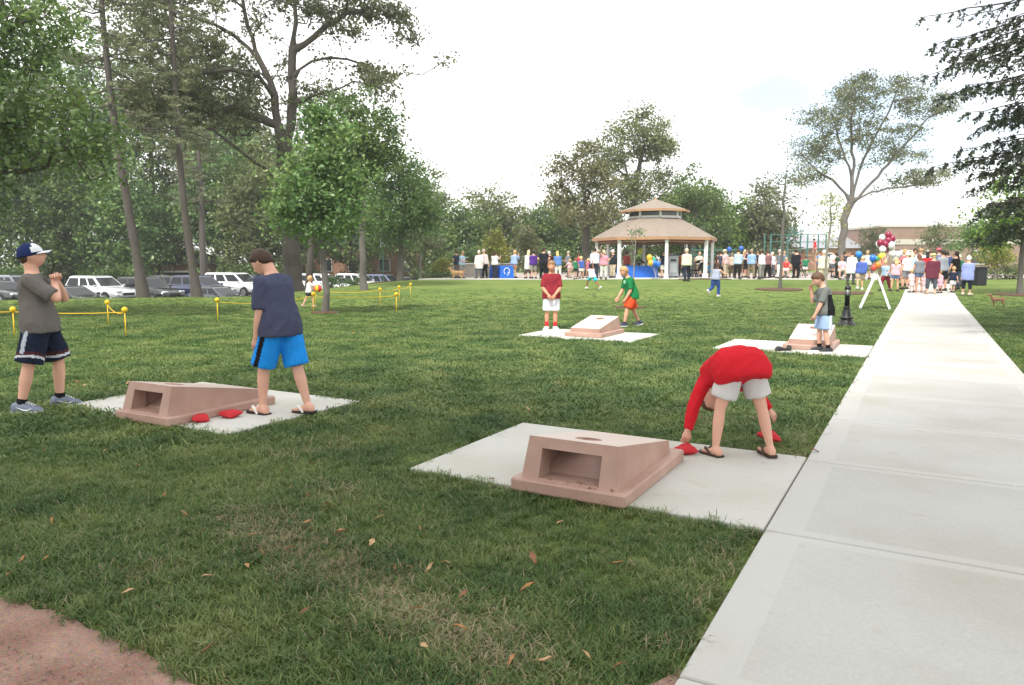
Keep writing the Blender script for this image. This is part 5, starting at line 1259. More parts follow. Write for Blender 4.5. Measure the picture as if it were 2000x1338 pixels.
# bean bags
def bean_bag(label, loc, rz, tilt=(0, 0), sx=.155, col='c2363c'):
    V, Fc = [], []; n = 14
    for top in (1, -1):
        for i in range(n + 1):
            for j in range(n + 1):
                u, v = i / n * 2 - 1, j / n * 2 - 1
                h = .034 * max(0, (1 - u ** 4)) ** .5 * max(0, (1 - v ** 4)) ** .6 * (1 + .5 * mnoise.noise((u * 1.7 + rz, v * 1.7, 3)) + .25 * mnoise.noise((u * 5, v * 5, rz)))
                pin = 1 - .10 * (1 - abs(u)) * 0 - .07 * (1 - v * v) * abs(u) - .0
                V.append((u * sx / 2 * pin, v * sx / 2 * (1 - .07 * (1 - u * u) * abs(v)), (.024 + h if top > 0 else .024 - h * .8) + .012 * u * v * math.sin(rz * 5)))
        o = len(V) - (n + 1) ** 2
        for i in range(n):
            for j in range(n):
                q = [o + i * (n + 1) + j, o + (i + 1) * (n + 1) + j, o + (i + 1) * (n + 1) + j + 1, o + i * (n + 1) + j + 1]; Fc.append(q if top > 0 else q[::-1])
    o = link_mesh('bean_bag', mesh_np('bean_bag', V, Fc, cloth(col), True), None, loc); o.rotation_euler = (tilt[0], tilt[1], rz); tag(o, label, 'bean bag', 'red bean bags'); return o
bean_bag('small red bean bag lying nearest the left board\'s corner', (-2.86, 6.60, .04), .5)
b_ = bean_bag('folded red bean bag pile under the walking boy\'s hand', (-2.66, 6.80, .04), 1.1, sx=.17)
bean_bag('red bean bag held at the board corner by the bending boy', (1.33, 5.49, .04), .3, (.0, -.1))
bean_bag('red bean bag on the grass by the bending boy\'s right hand', (2.09, 5.84, .06), .2, (.12, .1))

# ================================================================ STAKES AND ROPE
M_YEL = pm('yellow_plastic', srgb('e0b41e'), .5, .08)
balls = []
def stake(x, y, lab):
    z = gz(x, y); root = empty('rope_stake', (x, y, z)); tag(root, lab, 'stake', 'yellow rope stakes on the lawn')
    m = MB(); m.tube([(0, 0, -.05), (0, 0, .52)], [.011, .011], 8); m.build('post', M_YEL, root, True)
    m = MB(); m.ball((0, 0, .55), .056, 12, 9); m.build('ball_cap', M_YEL, root, True); balls.append((x, y, z + .50)); return len(balls) - 1
SK_ = [(-7.63, 14.4, 'nearest yellow stake with ball top right of the capped boy'), (-9.4, 17.0, 'second yellow stake just behind the nearest one'), (-9.9, 14.5, 'yellow stake half hidden behind the capped boy\'s waist'),
       (-7.25, 18.0, 'yellow ball topped stake left of the boy in navy shirt'), (-5.75, 21.2, 'yellow stake before the child with the ball'), (-3.35, 21.2, 'yellow ball topped stake right of the young maple'),
       (-4.55, 25.3, 'thin yellow stake behind the rope right of the maple'), (-4.2, 27.3, 'farther yellow stake near the car park'), (-4.05, 29.3, 'last yellow stake near the mulch strip'), (-6.8, 25.3, 'yellow stake behind the child with the ball')]
SI = [stake(*s) for s in SK_]
M_ROPE = pm('yellow_rope', srgb('d8ae20'), .8, .15)
def rope(a, b, sag, lab):
    p, q = np.array(balls[a]), np.array(balls[b]); m = MB()
    m.tube([p + (q - p) * f - np.array((0, 0, sag * 4 * f * (1 - f))) for f in np.linspace(0, 1, 14)], .009, 6)
    o = m.build('rope', M_ROPE, None, True); tag(o, lab, 'rope', 'yellow ropes between stakes')
rope(2, 0, .03, 'yellow rope running behind the capped boy'); rope(0, 1, .10, 'slack yellow rope between the two stakes right of the capped boy')
rope(3, 4, .12, 'yellow rope passing behind the boy in navy shirt'); rope(4, 5, .05, 'yellow rope stretched past the young maple'); rope(6, 7, .06, 'thin yellow rope by the car park'); rope(7, 8, .06, 'thin yellow rope at the mulch strip'); rope(9, 6, .06, 'thin yellow rope behind the young maple')
balls.append((-14, 14.6, .5)); rope(2, len(balls) - 1, .03, 'yellow rope leaving the picture at left')

# ================================================================ LAMP, SIGN, BIN
M_BLK = pm('black_cast_iron', (.012, .012, .013), .4, .3, 8., .1, 60.)
x, y = 7.75, 16.93; r_ = empty('bollard_lamp', (x, y, gz(x, y))); tag(r_, 'black cast iron bollard lamp with flared base on the lawn', 'lamp')
m = MB(); m.lathe([(.215, -.03), (.215, .04), (.19, .06), (.13, .13), (.11, .17), (.155, .18), (.16, .21), (.12, .22), (.105, .25), (.085, .36), (.062, .42), (.075, .43), (.075, .45), (.055, .46)], k=24); m.build('base', M_BLK, r_, True)
m = MB(); m.lathe([(.055, .455), (.055, .70), (.066, .705), (.066, .72), (.05, .722)], k=16); m.build('shaft', M_BLK, r_, True)
m = MB(); m.lathe([(.052, .72), (.052, .86)], k=16); m.build('lens', pm('lamp_lens', (.42, .42, .40), .3), r_, True)
for i in range(8):
    m = MB(); a = i * math.pi / 4; m.box((.058 * math.cos(a), .058 * math.sin(a), .79), (.012, .012, .14)); m.build('louvre_bar', M_BLK, r_)
m = MB(); m.lathe([(.07, .86), (.075, .875), (.065, .90), (.05, .93), (.015, .95), (.012, .975), (.004, .98)], k=16); m.build('cap', M_BLK, r_, True)

M_WHT = pm('white_plastic', (.78, .79, .80), .5, .05)
r_ = empty('sandwich_sign', (11.55, 23.3, gz(11.55, 23.3)), R(-25)); tag(r_, 'white folding A frame sign standing on the grass beside the walk', 'sign')
for s in (-1, 1):
    q = MB(); ta, tb = (s * .02, 0, 1.03), (s * .40, 0, 0)
    def leg_box(mb, y0, y1, th=.03):
        vs_ = []
        for (px, _, pz) in (tb, ta):
            for yy in (y0, y1): vs_ += [(px - s * th * .2, yy, pz), (px + s * th * 1.2, yy, pz)]
        mb.add(vs_, [(0, 1, 3, 2), (4, 6, 7, 5), (0, 4, 5, 1), (2, 3, 7, 6), (0, 2, 6, 4), (1, 5, 7, 3)])
    leg_box(q, -.32, -.26, .05); leg_box(q, .26, .32, .05); leg_box(q, -.258, .258, .022)
    q.build('panel', M_WHT, r_)
m = MB(); m.box((0, 0, 1.04), (.13, .5, .06), bev=.015); m.build('hinge', M_WHT, r_)

def place_at(px, Y): x = X_(px, Y); return (x, Y, gz(x, Y))
M_DK = pm('dark_plastic', (.012, .013, .018), .5)
p = place_at(1909, 36.5); r_ = empty('litter_bin', p); tag(r_, 'tall black litter bin at the right of the crowd', 'bin')
m = MB(); m.box((0, 0, .42), (.50, .5, .84), bev=.03); m.build('bin_body', M_DK, r_); m = MB(); m.box((0, 0, .88), (.56, .56, .08), bev=.02); m.build('lid', M_DK, r_)
for i, (x, y, rz) in enumerate(((4.42, 11.95, .4), (4.58, 12.02, 1.2))):
    m = MB(); pr = []
    for xx, hw, hh in ((-.11, .02, .03), (-.09, .037, .065), (-.03, .042, .075), (.05, .045, .05), (.11, .038, .038), (.14, .015, .02)):
        pr.append([(xx, hw * math.cos(a), hh / 2 + hh / 2 * max(-1, math.sin(a) * 1.2)) for a in np.linspace(0, 6.283, 10, endpoint=False)])
    m.loft(pr); o = m.build('shoe', pm('loose_shoe', (.02, .02, .022), .7), None, True, (x, y, .03 + .012 * i), rz); tag(o, ['black shoe dropped on the grass before the small boy\'s board', 'dark shoe leaning at the corner of the small boy\'s board'][i], 'shoe')
    m = MB(); m.lathe([(.025, .066), (.033, .078), (.028, .082), (.02, .07)], (-.05, 0, 0), 10); m.build('collar', pm('loose_shoe_lining', (.08, .08, .09), .9), o, True)

# fallen leaves and bark chips on the turf
LM = [pm('dry_leaf_a', (.42, .22, .09), .8, .3, 12., .4, 40.), pm('dry_leaf_b', (.50, .32, .17), .8, .3, 12., .4, 40.), pm('dry_leaf_c', (.26, .12, .06), .8, .3, 12., .4, 40.)]
lms = []
for v in range(3):
    for mt in LM:
        V, Fc = [], []; n = 6; Ln, Wd = (.072, .062, .046)[v], (.013, .024, .022)[v]
        for i in range(n + 1):
            f = i / n; w = Wd / 2 * math.sin(math.pi * min(.97, f * .94 + .03)) * (1 + .25 * math.sin(i * 2.4 + v)); z = .008 * math.sin(f * 3.1 + v) + .004 * v
            for q in (-1, -.5, 0, .5, 1): V.append(((f - .5) * Ln, w * q, z + abs(q) * .006))
        for i in range(n):
            for j in range(4): Fc.append([i * 5 + j, (i + 1) * 5 + j, (i + 1) * 5 + j + 1, i * 5 + j + 1])
        lms.append(mesh_np('fallen_leaf', V, Fc, mt, True))
LPX = [(100, 1015), (45, 1090), (90, 1090), (20, 1120), (205, 880), (85, 880), (320, 965), (270, 910), (405, 1125), (250, 1155), (395, 1040), (490, 1045), (360, 1005), (485, 930), (550, 920), (570, 950), (600, 965), (600, 1020), (640, 985), (665, 1035), (565, 1070), (482, 1105), (745, 1000), (740, 1012), (665, 1040), (820, 1030), (725, 1060), (770, 1108), (800, 1108), (840, 1110), (870, 1098), (905, 1160), (595, 1192), (810, 1188), (898, 1225), (830, 1260), (405, 1268), (1030, 1145), (1040, 1090), (1205, 1100), (1145, 1278), (1065, 1290), (1210, 1298), (1000, 1288), (1095, 1020), (1245, 1018), (720, 832), (755, 838), (1075, 765), (860, 725), (690, 650), (760, 690), (150, 745), (165, 752), (250, 748), (65, 720), (340, 865), (1030, 800), (1590, 880), (1500, 640), (1420, 745), (960, 935), (510, 1080), (610, 905)]
LW = []
for (px, py) in LPX:
    a = (px - 1000) / 1430.; zc = -(py - 669) / 1430.; cp, sp_ = math.cos(R(6.345)), math.sin(R(6.345)); dz = -sp_ + zc * cp; t_ = (.05 - EYE) / dz; LW.append((a * t_, (cp + zc * sp_) * t_))
for i, (x, y) in enumerate(LW):
    o = link_mesh('fallen_leaf', lms[rng.integers(0, len(lms))], None, (x, y, gz(x, y) + .044)); o.rotation_euler = (rng.normal(0, .3), rng.normal(0, .3), rng.uniform(0, 6.28)); sc_ = rng.uniform(.65, 1.3) * (1 if y < 5 else 1.25); o.scale = (sc_, sc_, sc_)
    tag(o, 'dry brown leaf or bark chip lying on the grass', 'leaf', 'dry leaves scattered over the lawn')
# crumbs caught in the mouth of the near board
m = MB()
for i in range(26):
    a = rng.uniform(-.2, .3); c = ST(-1.86 + a, 4.0 + .03 + rng.uniform(0, .05)); m.box((c[0], c[1], .035 + .086 + rng.uniform(0, .012)), (rng.uniform(.006, .03), rng.uniform(.003, .008), .006), rng.uniform(0, 3))
o = m.build('leaf_litter', LM[2]); tag(o, 'brown leaf crumbs on the lip of the near board', kind='stuff')
# ================================================================ GAZEBO
M_SHG = pm('cedar_shingle', srgb('877b70'), .9, .24, 3., .6, 30., stretch=(1, 1, 3), bdist=.03)
M_FAS = pm('copper_fascia', srgb('a8805f'), .6, .12)
M_PWH = pm('white_paint', (.78, .78, .77), .5, .05)
M_GLD = pm('dark_glass', (.03, .035, .04), .15, .1, spec=.6, bump=0)
M_SOF = pm('cedar_soffit', srgb('8f6a56'), .8, .15)
gxp, gyp = X_(1276, 47.5), 47.5; gzz = gz(gxp, gyp) + .05
gaz = empty('gazebo', (gxp, gyp, gzz)); tag(gaz, 'octagonal white posted gazebo with two tiered brown shingle roof', 'gazebo')
def octp(r, z, i, off=0.): a = -math.pi / 2 + i * math.pi / 4 + off; return (r * math.cos(a), r * math.sin(a), z)
RE, ZE, RC, ZC = 4.0, 2.5, 1.72, 3.74
for i in range(8):
    m = MB(); m.box((0, 0, 1.18), (.17, .17, 2.36)); m.box((0, 0, .12), (.24, .24, .24)); m.box((0, 0, 2.3), (.23, .23, .1)); p = octp(3.72, 0, i)
    m.build('post', M_PWH, gaz, loc=p, rz=-math.pi / 2 + i * math.pi / 4)
    a, b_, c, d = octp(RE, ZE, i), octp(RE, ZE, i + 1), octp(RC, ZC, i + 1), octp(RC, ZC, i)
    m = MB(); dn = lambda q, h=.06: (q[0], q[1], q[2] - h); m.loft([[dn(a), dn(b_), b_, a], [dn(d), dn(c), c, d]]); m.build('roof_panel', M_SHG, gaz)
    a2, b2 = octp(RE + .02, ZE - .02, i), octp(RE + .02, ZE - .02, i + 1); a3, b3 = octp(RE - .05, ZE - .02, i), octp(RE - .05, ZE - .02, i + 1)
    m = MB(); m.loft([[dn(a2, .16), a2, a3, dn(a3, .16)], [dn(b2, .16), b2, b3, dn(b3, .16)]]); m.build('fascia', M_FAS, gaz)
    m = MB(); a4, b4, e4, f4 = octp(RE - .06, ZE - .14, i), octp(RE - .06, ZE - .14, i + 1), octp(3.5, ZE - .12, i + 1), octp(3.5, ZE - .12, i); m.loft([[dn(a4, .03), dn(b4, .03), b4, a4], [dn(f4, .03), dn(e4, .03), e4, f4]]); m.build('soffit', M_SOF, gaz)
    p0, p1 = octp(3.66, 2.26, i), octp(3.66, 2.26, i + 1); m = MB(); m.tube([p0, p1], .09, 4); m.build('beam', M_SOF, gaz)
    # lantern storey
    q0, q1 = octp(1.62, ZC - .02, i), octp(1.62, ZC - .02, i + 1); m = MB(); m.box((q0[0], q0[1], ZC + .25), (.14, .14, .56), rz=-math.pi / 2 + i * math.pi / 4); m.build('lantern_post', M_PWH, gaz)
    mid = ((q0[0] + q1[0]) / 2, (q0[1] + q1[1]) / 2); an = math.atan2(q1[1] - q0[1], q1[0] - q0[0]); ln_ = math.hypot(q1[0] - q0[0], q1[1] - q0[1])
    m = MB(); m.box((*mid, ZC + .06), (ln_ - .14, .1, .14), rz=an); m.box((*mid, ZC + .46), (ln_ - .14, .1, .10), rz=an); fr = m.build('window_frame', M_PWH, gaz)
    m = MB(); m.box((*mid, ZC + .27), (ln_ - .14, .03, .28), rz=an); m.build('pane', M_GLD, fr)
    a, b_, c = octp(2.2, ZC + .52, i), octp(2.2, ZC + .52, i + 1), (0, 0, ZC + 1.25)
    m = MB(); m.add([a, b_, c, dn(a, .07), dn(b_, .07), dn(c, .07)], [(0, 1, 2), (5, 4, 3), (0, 3, 4, 1), (1, 4, 5, 2), (2, 5, 3, 0)]); m.build('upper_roof_panel', M_SHG, gaz)
    a2, b2 = octp(2.22, ZC + .51, i), octp(2.22, ZC + .51, i + 1); a3, b3 = octp(2.15, ZC + .51, i), octp(2.15, ZC + .51, i + 1)
    m = MB(); m.loft([[dn(a2, .12), a2, a3, dn(a3, .12)], [dn(b2, .12), b2, b3, dn(b3, .12)]]); m.build('upper_fascia', M_FAS, gaz)
m = MB(); m.lathe([(.1, ZC + 1.19), (.07, ZC + 1.29), (.02, ZC + 1.36)], k=8); m.build('finial', M_FAS, gaz)
m = MB(); m.lathe([(4.1, -.06), (4.1, .03), (.1, .04)], k=8); m.build('floor', M_EDGE, gaz)

# ================================================================ CARS
M_TYRE = pm('tyre', (.012, .012, .012), .9); M_RIM = pm('alloy_rim', (.35, .36, .37), .35, .1, metal=.8); M_CGL = pm('car_glass', (.012, .014, .018), .08, .1, spec=.3, bump=0)
M_TRIM = pm('car_trim', (.02, .02, .022), .6); M_HL = pm('headlight', (.6, .62, .65), .12, .1, spec=.8); M_TL = pm('tail_light', (.25, .01, .012), .25)
def paint(hexc): return pm('paint_' + hexc, srgb(hexc), .22, .03, 3., 0, metal=.25, spec=.6, coat=.8)
TYPES = {'suv': dict(L=4.65, W=.94, H=1.70, belt=1.03, hood=1.0, g0=(-2.22, 1.02), g1=(-1.95, .22), cowl=.98, cuts=(-.9, .02)),
         'van': dict(L=5.05, W=.98, H=1.76, belt=1.02, hood=.98, g0=(-2.46, 1.60), g1=(-2.28, .55), cowl=1.45, cuts=(-1.1, .05)),
         'sedan': dict(L=4.75, W=.91, H=1.44, belt=.92, hood=.88, g0=(-1.85, 1.18), g1=(-1.02, .30), cowl=1.12, cuts=(-.7, .05))}
def car(label, typ, col, px, Y, head, z=None):
    T = TYPES[typ]; L_, W, H, belt = T['L'], T['W'], T['H'], T['belt']; h = L_ / 2
    x, y = X_(px, Y), Y; root = empty('parked_car', (x, y, (gz(x, y) + .02) if z is None else z), R(head)); tag(root, label, 'car', 'cars parked beside the lawn'); P_ = paint(col)
    m = MB(); rings = []
    deck = belt - (.02 if typ != 'sedan' else .0)
    st = [(-h, .62, .74, .86 * W), (-h + .06, .36, deck - .08, .95 * W), (-h + .3, .26, deck, W), (-.9, .22, belt, W), (.4, .22, belt, W), (T['cowl'], .22, belt - .01, W), (h - .75, .24, T['hood'] - .05, .98 * W), (h - .25, .28, T['hood'] - .16, .94 * W), (h - .05, .36, T['hood'] - .30, .86 * W), (h, .46, .62, .78 * W)]
    for (xx, zl, zt, w) in st:
        rings.append([(xx, -w * .86, zl), (xx, -w, zl + .16), (xx, -w * 1.0, (zl + zt) / 2 + .08), (xx, -w * .955, zt - .05), (xx, -w * .86, zt), (xx, 0, zt + .025), (xx, w * .86, zt), (xx, w * .955, zt - .05), (xx, w, (zl + zt) / 2 + .08), (xx, w, zl + .16), (xx, w * .86, zl)])
    m.loft(rings); body = m.build('body', P_, root, True)
    body.data.polygons.foreach_set('use_smooth', np.ones(len(body.data.polygons), bool))
    (r0, f0), (r1, f1) = T['g0'], T['g1']; wb, wt = W * .93, W * .72
    m = MB(); m.loft([[(r0, -wb, belt - .06), (f0, -wb, belt - .06), (f0, wb, belt - .06), (r0, wb, belt - .06)], [(r1 + .05, -wt, H - .05), (f1 - .05, -wt, H - .05), (f1 - .05, wt, H - .05), (r1 + .05, wt, H - .05)], [(r1 + .25, -wt * .85, H), (f1 - .3, -wt * .85, H), (f1 - .3, wt * .85, H), (r1 + .25, wt * .85, H)]])
    cab = m.build('cabin', P_, root); bevel(cab, .05, 3)
    lerp = lambda a, b_, t: a + (b_ - a) * t
    def gpt(u, t, s, off=.006): xx = lerp(lerp(r0, r1 + .05, t), lerp(f0, f1 - .05, t), u); w = lerp(wb, wt, t) + off; return (xx, s * w, lerp(belt - .06, H - .05, t))
    for s in (-1, 1):
        cut = [0] + [(c - r0) / (f0 - r0) for c in T['cuts']] + [1]
        for a, b_ in zip(cut[:-1], cut[1:]):
            a_, bb = a + (.035 if a > 0 else .045), b_ - (.02 if b_ < 1 else .05)
            m = MB(); q = [gpt(a_, .2, s), gpt(bb, .2, s), gpt(bb, .86, s), gpt(a_, .86, s)]; m.quad(*(q if s < 0 else q[::-1])); m.build('side_window', M_CGL, root)
    def slope(xb, xt, y0, y1, nm, off):
        m = MB(); q = []
        for t, sg in ((.16, -1), (.16, 1), (.9, 1), (.9, -1)): q.append((lerp(xb, xt, t) + off, sg * (lerp(wb, wt, t) - .1), lerp(belt - .06, H - .05, t)))
        m.quad(*(q if off > 0 else q[::-1])); m.build(nm, M_CGL, root)
    slope(f0, f1 - .05, 0, 0, 'windscreen', .012); slope(r0, r1 + .05, 0, 0, 'rear_window', -.012)
    for xx in (-h + .92, h - .95):
        for s in (-1, 1):
            w_ = empty('wheel', (xx, s * (W - .09), .34)); w_.parent = root
            def ring_(rad, y0, y1, k=18, rin=0):
                q = MB(); q.loft([[(rad * c[0], yy, rad * c[1]) for c in [(math.cos(j * 2 * math.pi / k), math.sin(j * 2 * math.pi / k)) for j in range(k)]] for yy in (y0, y1)]); return q
            ring_(.34, -.1, .1).build('tyre', M_TYRE, w_, False); ring_(.23, -.105, .105).build('rim', M_RIM, w_)
            q = MB(); q.loft([[(xx + r * math.cos(a), s * (W - .02 + .024 * (r < .41)), .34 + r * math.sin(a)) for a in np.linspace(-.25, math.pi + .25, 14)] for r in (.35, .43)], caps=False, closed=False); q.build('wheel_arch', M_TRIM, root)
    for s in (-1, 1):
        m = MB(); m.box((h - .13, s * W * .66, .70 if typ == 'sedan' else .76), (.22, .36, .13), bev=.03); m.build('headlight', M_HL, root)
        m = MB(); m.box((-h + .05, s * W * .76, .85), (.14, .22, .24), bev=.03); m.build('tail_light', M_TL, root)
        m = MB(); m.box((T['cowl'] - .25, s * (W + .09), belt + .06), (.13, .2, .13), bev=.03); m.build('mirror', P_, root)
    m = MB(); m.box((h - .03, 0, .60), (.1, W * .9, .16), bev=.02); m.build('grille', M_TRIM, root)
    m = MB(); m.box((h - .02, 0, .36), (.12, W * 1.3, .12), bev=.03); m.build('bumper', M_TRIM, root)
    return root
car('silver sport utility car right behind the capped boy\'s elbow', 'suv', 'c9cccf', 200, 46, -22)
car('black low car parked before the silver car', 'sedan', '15171a', 142, 42.2, -24, -1.35)
car('dark sedan at the far left edge behind the capped boy', 'sedan', '202428', 2, 43, -24)
car('grey car at the far left behind the dark sedan', 'suv', '6a7078', 40, 48.5, -24)
car('black wagon passing behind the leaning pine trunk', 'suv', '16181d', 292, 47.5, -24, -1.2)
car('dark blue sport utility car behind the straight pine', 'suv', '2b3350', 396, 49.5, -24)
car('dark sport utility car between the black wagon and the blue one', 'suv', '1f2226', 345, 52, -24)
car('grey sedan far behind the silver car', 'sedan', '565b62', 240, 51, -24)
car('dark wagon at the right of the white minivan', 'suv', '24282e', 512, 56.5, -22)
car('black car between the two pale sport utility cars', 'sedan', '17191d', 668, 61.5, -22, -1.3)
car('white minivan left of the boy in navy shirt', 'van', 'd4d6d8', 462, 55, -22, -1.1)
car('dark grey sedan nose before the white minivan', 'sedan', '3a3f46', 425, 47.2, -24, -1.55)
car('dark car hidden behind the boy in navy shirt', 'sedan', '2a2d33', 548, 56, -24)
car('silver sport utility car right of the boy in navy shirt', 'suv', 'd6d8da', 632, 60, -22, -1.2)
car('white sport utility car behind the slim trunk', 'suv', 'e0e1e2', 703, 62.5, -22, -1.24)
car('blue grey car with pale roof by the sign pole', 'suv', '5d6880', 757, 65, -22, -1.36)
car('dark green sedan last in the row of cars', 'sedan', '2d3833', 803, 67, -22, -1.36)

# ================================================================ BUILDINGS
M_BRK = pm('brick_red', srgb('8a7266'), .9, .2, 1.5, .3, 18.); M_BRP = pm('brick_pink', srgb('a97f6c'), .9, .15, 1.5, .3, 18.)
M_RFD = pm('dark_roof', (.035, .037, .042), .9, .2, 2.); M_RFG = pm('grey_roof', srgb('8b8d91'), .85, .1, 2.); M_WIN = pm('far_window', (.03, .035, .045), .12, .1, spec=.7, bump=0); M_STN = pm('pale_stone', srgb('b7b2a8'), .9, .08)
def building(name, label, px, Y, W, D_, Hh, wall, roof, kind, rz=0., z=None, wins=(), doors=()):
    x = X_(px, Y); z = gz(x, Y) if z is None else z; root = empty(name, (x, Y, z), rz); tag(root, label, 'building')
    m = MB(); m.box((0, D_ / 2, Hh / 2 - .2), (W, D_, Hh + .4)); m.build('wall', wall, root)
    o = .4
    if kind == 'flat':
        m = MB(); m.box((0, D_ / 2, Hh + .12), (W + .2, D_ + .2, .24)); m.build('parapet', M_STN, root)
        m = MB(); m.box((0, -.03, Hh * .66), (W - .1, .1, Hh * .12)); m.build('band', M_STN, root)
    elif kind == 'hip':
        rh = Hh * .55; m = MB(); a, b_ = W / 2 + o, D_ + o
        m.add([(-a, -o, Hh), (a, -o, Hh), (a, b_, Hh), (-a, b_, Hh), (-a * .45, D_ / 2, Hh + rh), (a * .45, D_ / 2, Hh + rh)], [(0, 1, 5, 4), (1, 2, 5), (2, 3, 4, 5), (3, 0, 4), (3, 2, 1, 0)]); m.build('roof', roof, root)
    else:
        rh = W * .32; m = MB(); a, b_ = W / 2 + o, D_ + o
        m.add([(-a, -o, Hh), (a, -o, Hh), (0, -o, Hh + rh), (-a, b_, Hh), (a, b_, Hh), (0, b_, Hh + rh)], [(0, 3, 5, 2), (1, 2, 5, 4), (0, 1, 4, 3), (0, 2, 1), (3, 4, 5)]); m.build('roof', roof, root)
    for (wx, wz, ww, wh) in wins:
        m = MB(); m.box((wx, -.02, wz), (ww + .2, .1, wh + .2)); f = m.build('window', M_PWH, root)
        m = MB(); m.box((wx, -.06, wz), (ww, .06, wh)); m.build('pane', M_WIN, f)
    for (wx, ww, wh) in doors:
        m = MB(); m.box((wx, -.03, wh / 2), (ww + .24, .12, wh + .12)); f = m.build('garage_opening', M_PWH, root); m = MB(); m.box((wx, -.08, wh / 2 - .06), (ww, .06, wh - .1)); m.build('garage_door', M_DK, f)
building('school_building', 'long brick school with pale band at the right behind the crowd', 1850, 84, 16, 10, 4.9, M_BRK, None, 'flat', wins=[(-5, 1.5, 1.6, 1.4), (-2, 1.5, 1.6, 1.4), (3.5, 1.5, 1.6, 1.4)])
building('school_wing', 'low school wing with grey roof behind the balloons', 1710, 88, 15, 9, 2.6, M_BRP, M_RFG, 'hip', wins=[(-5.5, 1.3, 1.2, 1.3), (-2.5, 1.3, 1.2, 1.3), (1, 1.3, 1.2, 1.3), (4.5, 1.3, 1.2, 1.3)])
building('brick_house', 'low brick house behind the climbing frame', 1540, 92, 13, 8, 2.8, M_BRP, M_RFG, 'hip', wins=[(-3.5, 1.4, 1.3, 1.3), (0, 1.4, 1.3, 1.3), (3.5, 1.4, 1.3, 1.3)])
building('brick_apartments', 'brick apartment house behind the cars right of the oak', 720, 80, 16, 8, 4.8, M_BRP, M_RFD, 'hip', wins=[(-4.5, 2.6, 1.1, 1.2), (-1.5, 2.6, 1.1, 1.2), (1.8, 2.6, 1.1, 1.2), (4.6, 2.6, 1.1, 1.2)])
building('house', 'low house with dark roof and dark garage behind the pines', 318, 74, 9.5, 7, 2.6, M_BRP, M_RFD, 'hip', doors=[(.6, 4.4, 1.9)], wins=[(-3, 1.3, .8, 1.)])
building('house', 'pale grey gabled house behind the capped boy\'s hands', 140, 76, 7.5, 7, 3., pm('grey_siding', srgb('9aa0a6'), .8, .08), M_RFD, 'gable', wins=[(0, 1.6, 1.2, 1.2)])

# low walls, fence, play structure, tables
m = MB(); x0, x1 = X_(880, 49), X_(995, 49); m.box(((x0 + x1) / 2, 49, gz(0, 49) + .42), (x1 - x0, .4, .84)); o = empty('planter_wall'); tag(o, 'low pale stone planter wall behind the couples at left of plaza', 'wall'); m.build('wall_body', pm('rubble_stone', srgb('8f8a80'), .9, .25, 4., .5, 12.), o)
m = MB(); m.box(((x0 + x1) / 2, 49, gz(0, 49) + .88), (x1 - x0 + .1, .5, .08), bev=.01); m.build('coping', M_EDGE, o)
M_GRN = pm('green_rail', srgb('2f5a4c'), .6, .1)
r_ = empty('rail_fence', (X_(1392, 54), 54, gz(15, 54))); tag(r_, 'dark green rail fence right of the gazebo posts', 'fence')
for k, zz in enumerate((1.2, 1.55, 1.9)):
    m = MB(); m.box((0, 0, zz), (3.4, .06, .14)); m.build('rail', M_GRN, r_)
for xx in (-1.6, 0, 1.6):
    m = MB(); m.box((xx, .06, 1.0), (.1, .06, 2.0)); m.build('post', M_GRN, r_)
M_BLU = pm('blue_cloth', srgb('1b62c4'), .8, .1, 4., .3, 12.)
def cloth_table(label, px, Y, w, emblem=False, rz=0.):
    x = X_(px, Y); r = empty('covered_table', (x, Y, gz(x, Y) + .04), rz); tag(r, label, 'table', 'blue covered tables on the plaza')
    m = MB(); rings = []
    for zz, e in ((.0, .06), (.35, .03), (.72, .0), (.75, -.01)):
        n = 28; ring = []
        for i in range(n):
            a = i / n * 4; sd = int(a); f = a - sd; hw, hd = w / 2 + e, .38 + e
            c = [(-hw, -hd), (hw, -hd), (hw, hd), (-hw, hd)]; p, q = c[sd], c[(sd + 1) % 4]; wob = .018 * math.sin(i * 2.3) * (zz < .7)
            ring.append((p[0] + (q[0] - p[0]) * f + wob, p[1] + (q[1] - p[1]) * f + wob, zz))
        rings.append(ring)
    m.loft(rings); m.build('table_cloth', M_BLU, r)
    if emblem:
        m = MB(); m.tube([(.17 * math.cos(a), -.45, .42 + .2 * math.sin(a)) for a in np.linspace(R(-40), R(240), 18)], .022, 6); e = m.build('emblem', M_PWH, r)
        m = MB(); m.tube([(.05, -.45, .38), (.12, -.45, .26), (.02, -.45, .16)], .02, 6); m.build('emblem_tail', M_PWH, e)
    for s in (-1, 1):
        for t in (-1, 1): m = MB(); m.tube([(s * (w / 2 - .1), t * .3, 0), (s * (w / 2 - .1), t * .3, .74)], .02, 6); m.build('leg', M_DK, r)
cloth_table('blue draped table with a pale ring emblem on its front', 990, 45.2, .75, True)
cloth_table('blue draped table behind the woman taking a photo', 971, 45.6, .85)
cloth_table('blue topped table beside the gazebo front post', 1243, 46.0, 2.4)
